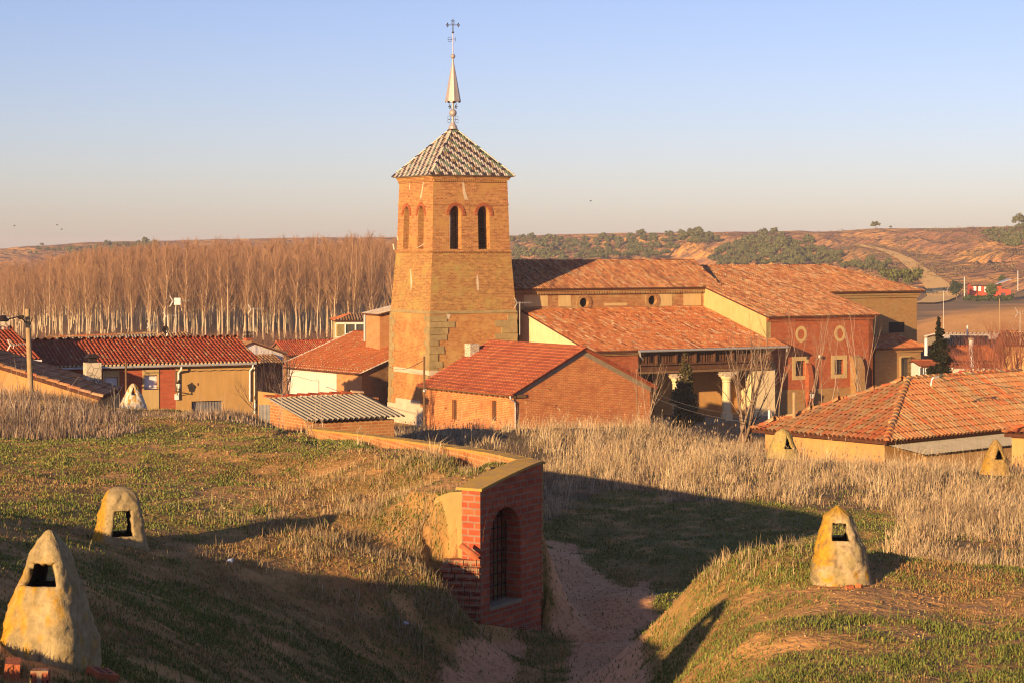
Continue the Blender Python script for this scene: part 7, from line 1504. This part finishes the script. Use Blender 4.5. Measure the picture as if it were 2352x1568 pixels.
def blades(name, x, y, z, h, wd, lean, az, cols, bend=.35, mat='grass'):
    n_ = len(x); fz = np.random.default_rng(1).uniform(0, 2 * np.pi, n_); sx, sy = np.cos(fz) * wd, np.sin(fz) * wd; lx, ly = np.cos(az) * lean * h, np.sin(az) * lean * h
    V_ = np.empty((n_, 5, 3)); V_[:, 0] = np.stack([x - sx, y - sy, z - .02], -1); V_[:, 1] = np.stack([x + sx, y + sy, z - .02], -1)
    mx, my, mz = x + lx * bend, y + ly * bend, z + h * .55; V_[:, 2] = np.stack([mx - sx * .75, my - sy * .75, mz], -1); V_[:, 3] = np.stack([mx + sx * .75, my + sy * .75, mz], -1); V_[:, 4] = np.stack([x + lx, y + ly, z + h * np.sqrt(np.clip(1 - (lean * .8) ** 2, .2, 1))], -1)
    b = np.arange(n_)[:, None] * 5; return np_mesh(name, V_.reshape(-1, 3), b + np.array([[0, 1, 3, 2]]), b + np.array([[2, 3, 4]]), np.repeat(cols, 5, 0), M[mat])
def colmix(rs, n_, cols, wts, var=.2):
    k = rs.choice(len(cols), n_, p=np.array(wts) / sum(wts)); return np.array(cols)[k] * rs.uniform(1 - var, 1 + var, (n_, 1))
dens = np.clip((fbm(GX * .55, GY * .42, 33, 5) - .37) * 5, .05, 1)
x, y, z, rs = sample(mtall * (.25 + .75 * dens), 45000, 11); n_ = len(x)     # low matted layer
tag(link('dry_thatch', blades('dry_thatch', x, y, z, rs.uniform(.08, .24, n_), rs.uniform(.004, .008, n_), np.abs(rs.normal(.5, .4, n_)), rs.uniform(0, 6.28, n_), colmix(rs, n_, [(.40, .27, .16), (.30, .20, .12), (.22, .20, .07), (.46, .33, .20)], [4, 3, 2, 2]))), 'low matted dry growth between the tall grass clumps', 'grass', kind='stuff')
cx_, cy_, cz_, rs = sample(mtall * dens, 8900, 17); nc_ = len(cx_); per = 14; n_ = nc_ * per
ch_ = np.exp(rs.normal(-.95, .34, nc_)) * (.35 + 1.25 * fbm(cx_ * .33, cy_ * .28, 35, 4)) * np.where(cy_ < 47, .8, 1.1); cw_ = rs.uniform(.07, .22, nc_); rep = lambda a: np.repeat(a, per)
ox, oy = rs.normal(0, 1, n_) * rep(cw_), rs.normal(0, 1, n_) * rep(cw_); x, y = rep(cx_) + ox, rep(cy_) + oy; z = rep(cz_) - .01
hh = rep(ch_) * rs.uniform(.45, 1.15, n_); tallone = rs.random(n_) < .05; hh = np.where(tallone, hh * 1.35, hh)
wd_ = rep(fbm(cx_ * .25, cy_ * .25, 37, 3) * 5 - 2.2); lx_, ly_ = ox * 1.6 + .16 * np.cos(wd_) + rs.normal(0, .12, n_), oy * 1.6 + .16 * np.sin(wd_) + rs.normal(0, .12, n_)
ccol = colmix(rs, nc_, [(.54, .39, .215), (.45, .31, .175), (.60, .46, .27), (.33, .22, .135), (.40, .26, .125)], [4, 4, 2, 2.5, 2], .22)
tag(link('tall_dry_grass', blades('tall_dry_grass', x, y, z, hh, rs.uniform(.0035, .0075, n_), np.minimum(np.hypot(lx_, ly_) * 1.3, .95), np.arctan2(ly_, lx_), np.repeat(ccol, per, 0) * rs.uniform(.75, 1.2, (n_, 1)), .25)), 'tall clumped dry grass across the middle ground', 'grass', kind='stuff')
k_ = np.where(tallone)[0][:5000]; c = np.stack([x[k_], y[k_], z[k_] + hh[k_] * .97], -1); hd = rs.uniform(.012, .022, len(k_))[:, None]; t = np.array([[1, 0, 0]]) * hd; v = np.array([[0, 0, 1.0]]) * hd * 3.2; d_ = np.array([[0, 1., 0]]) * hd
lnk = np.abs(rs.normal(0, .1, (len(k_), 1))); SV = np.stack([c - t, c - v, c + t, c + v, c - d_, c - v, c + d_, c + v], 1).reshape(-1, 3)
tag(link('seed_heads', np_mesh('seed_heads', SV, np.arange(len(SV)).reshape(-1, 4), None, np.repeat(colmix(rs, len(k_), [(.46, .33, .2), (.34, .23, .14)], [1, 1]), 8, 0), M['grass'])), 'seed heads on the tallest dry stalks', 'seed heads', kind='stuff')
x, y, z, rs = sample(mweed * np.clip((fbm(GX * .7, GY * .5, 34, 4) - .33) * 4, .06, 1), 38000, 12); n_ = len(x); hh = rs.uniform(.16, .52, n_) * (.3 + 1.4 * fbm(x * .5, y * .45, 36, 4)); hh = np.where(rs.random(n_) < .04, hh * 2.2, hh) * np.interp(CX + F * x / y, [0, 200, 262, 330, 640], [1.05, .9, .5, .35, .6])
tag(link('dry_weeds', blades('dry_weeds', x, y, z, hh, rs.uniform(.0045, .010, n_), np.abs(rs.normal(.3, .42, n_)), rs.uniform(0, 6.28, n_), colmix(rs, n_, [(.34, .22, .13), (.24, .16, .12), (.40, .29, .19), (.17, .12, .085), (.52, .41, .30)], [4, 4, 2, 3, 1]) * (.5 + .9 * fbm(x * .5, y * .4, 48, 4))[:, None], .3)), 'purplish brown dry weeds on the crest of the left mound', 'weeds', kind='stuff')
turf_m = (1 - .93 * mpath) * (1 - .8 * np.maximum(mtall, mweed)) * (1 - .95 * msoil) * (GY < 64); cl = fbm(GX * 2.6, GY * 2.6, 39, 4); cl2 = fbm(GX * .55, GY * .55, 40, 3)
x, y, z, rs = sample(turf_m * np.clip((cl - .34) * 4, .12, 1), 340000, 13); n_ = len(x); g = .5 + 1.5 * (fbm(x * .3, y * .22, 61, 4) - .5) + (fbm(x * 3, y * 3, 63, 3) - .5) * .5; g = g + .2 * ((y > 40) & (x > .6)); green = rs.random(n_) < np.clip((g - .36) * 5, .22, .95)
gc = colmix(rs, n_, [(.14, .165, .035), (.19, .195, .05), (.10, .13, .03), (.26, .22, .06)], [4, 3, 3, 2]); dc = colmix(rs, n_, [(.40, .235, .095), (.32, .175, .072), (.45, .29, .13), (.25, .135, .055)], [3, 3, 1, 2])
hh = np.where(green, rs.uniform(.02, .06, n_), rs.uniform(.015, .06, n_)) * (.7 + .7 * fbm(x * 1.2, y * 1.2, 65, 3)); hh = np.where(rs.random(n_) < .02, hh * 2.6, hh)
tag(link('short_grass', blades('short_grass', x, y, z, hh, np.where(green, rs.uniform(.004, .010, n_), rs.uniform(.003, .006, n_)) * np.clip(y / 26, .8, 2.0), np.abs(rs.normal(.45, .35, n_)), rs.uniform(0, 6.28, n_), np.where(green[:, None], gc, dc))), 'short green and dry grass on the mounds', 'grass', kind='stuff')
# coarse dry tufts on the slope left of the cellar and behind the mound crest
tuft = np.exp(-((GX + 2.6) / 2.2) ** 2 - ((GY - 37) / 4) ** 2) + .5 * np.exp(-((GX - 3.4) / 1.2) ** 2 - ((GY - 29.5) / .8) ** 2)
x, y, z, rs = sample(np.clip(tuft, 0, 1) * turf_m * np.clip((cl - .48) * 6, .0, 1), 9000, 14); n_ = len(x)
tag(link('dry_tufts', blades('dry_tufts', x, y, z, rs.uniform(.06, .24, n_), rs.uniform(.0025, .005, n_), np.abs(rs.normal(.25, .25, n_)), rs.uniform(0, 6.28, n_), colmix(rs, n_, [(.42, .30, .16), (.32, .21, .11), (.5, .38, .22)], [3, 3, 1]))), 'coarse dry tufts on the slope beside the cellar', 'grass', kind='stuff')
# earth clods and pebbles where soil is bare
x, y, z, rs = sample(np.clip(msoil * (1 - mpath), 0, 1) + .02, 3600, 15); n_ = len(x); s_ = rs.uniform(.008, .03, n_)[:, None, None] * np.clip(y / 28, .8, 1.6)[:, None, None]
oc_ = np.array([(1, 0, 0), (0, 1, 0), (-1, 0, 0), (0, -1, 0), (0, 0, .8), (0, 0, -.6)]); V_ = (np.stack([x, y, z], -1)[:, None] + oc_[None] * s_ * rs.uniform(.6, 1.4, (n_, 6, 1))).reshape(-1, 3); T_ = (np.arange(n_)[:, None, None] * 6 + np.array([(0, 1, 4), (1, 2, 4), (2, 3, 4), (3, 0, 4), (1, 0, 5), (2, 1, 5), (3, 2, 5), (0, 3, 5)])[None]).reshape(-1, 3)
tag(link('earth_clods', np_mesh('earth_clods', V_, None, T_, np.repeat(colmix(rs, n_, [(.50, .28, .11), (.42, .22, .085), (.55, .36, .18)], [3, 3, 1]), 6, 0), M['chim'])), 'crumbly clods on the bare orange earth', 'earth', kind='stuff')
# ------------------------------------------------------------------ air
mb = MB(); x0, x1, y0, y1, z0, z1 = -4300, 4300, -150, 4900, -32, 26
mb.hexa([Vector((a, b, z0)) for a, b in ((x0, y0), (x1, y0), (x1, y1), (x0, y1))], [Vector((a, b, z1)) for a, b in ((x0, y0), (x1, y0), (x1, y1), (x0, y1))])
hm = bpy.data.materials.new('haze'); hm.use_nodes = True; ht = hm.node_tree; ht.nodes.clear(); hv = ht.nodes.new('ShaderNodeVolumePrincipled'); ho = ht.nodes.new('ShaderNodeOutputMaterial'); ht.links.new(hv.outputs[0], ho.inputs['Volume'])
hv.inputs['Color'].default_value = (.87, .85, .95, 1); hv.inputs['Density'].default_value = 0.00018; hv.inputs['Anisotropy'].default_value = 0.0
tag(mb.build('haze', hm), 'thin warm haze over the valley', 'haze', kind='stuff')
scene.cycles.volume_bounces = 0; scene.cycles.volume_max_steps = 64
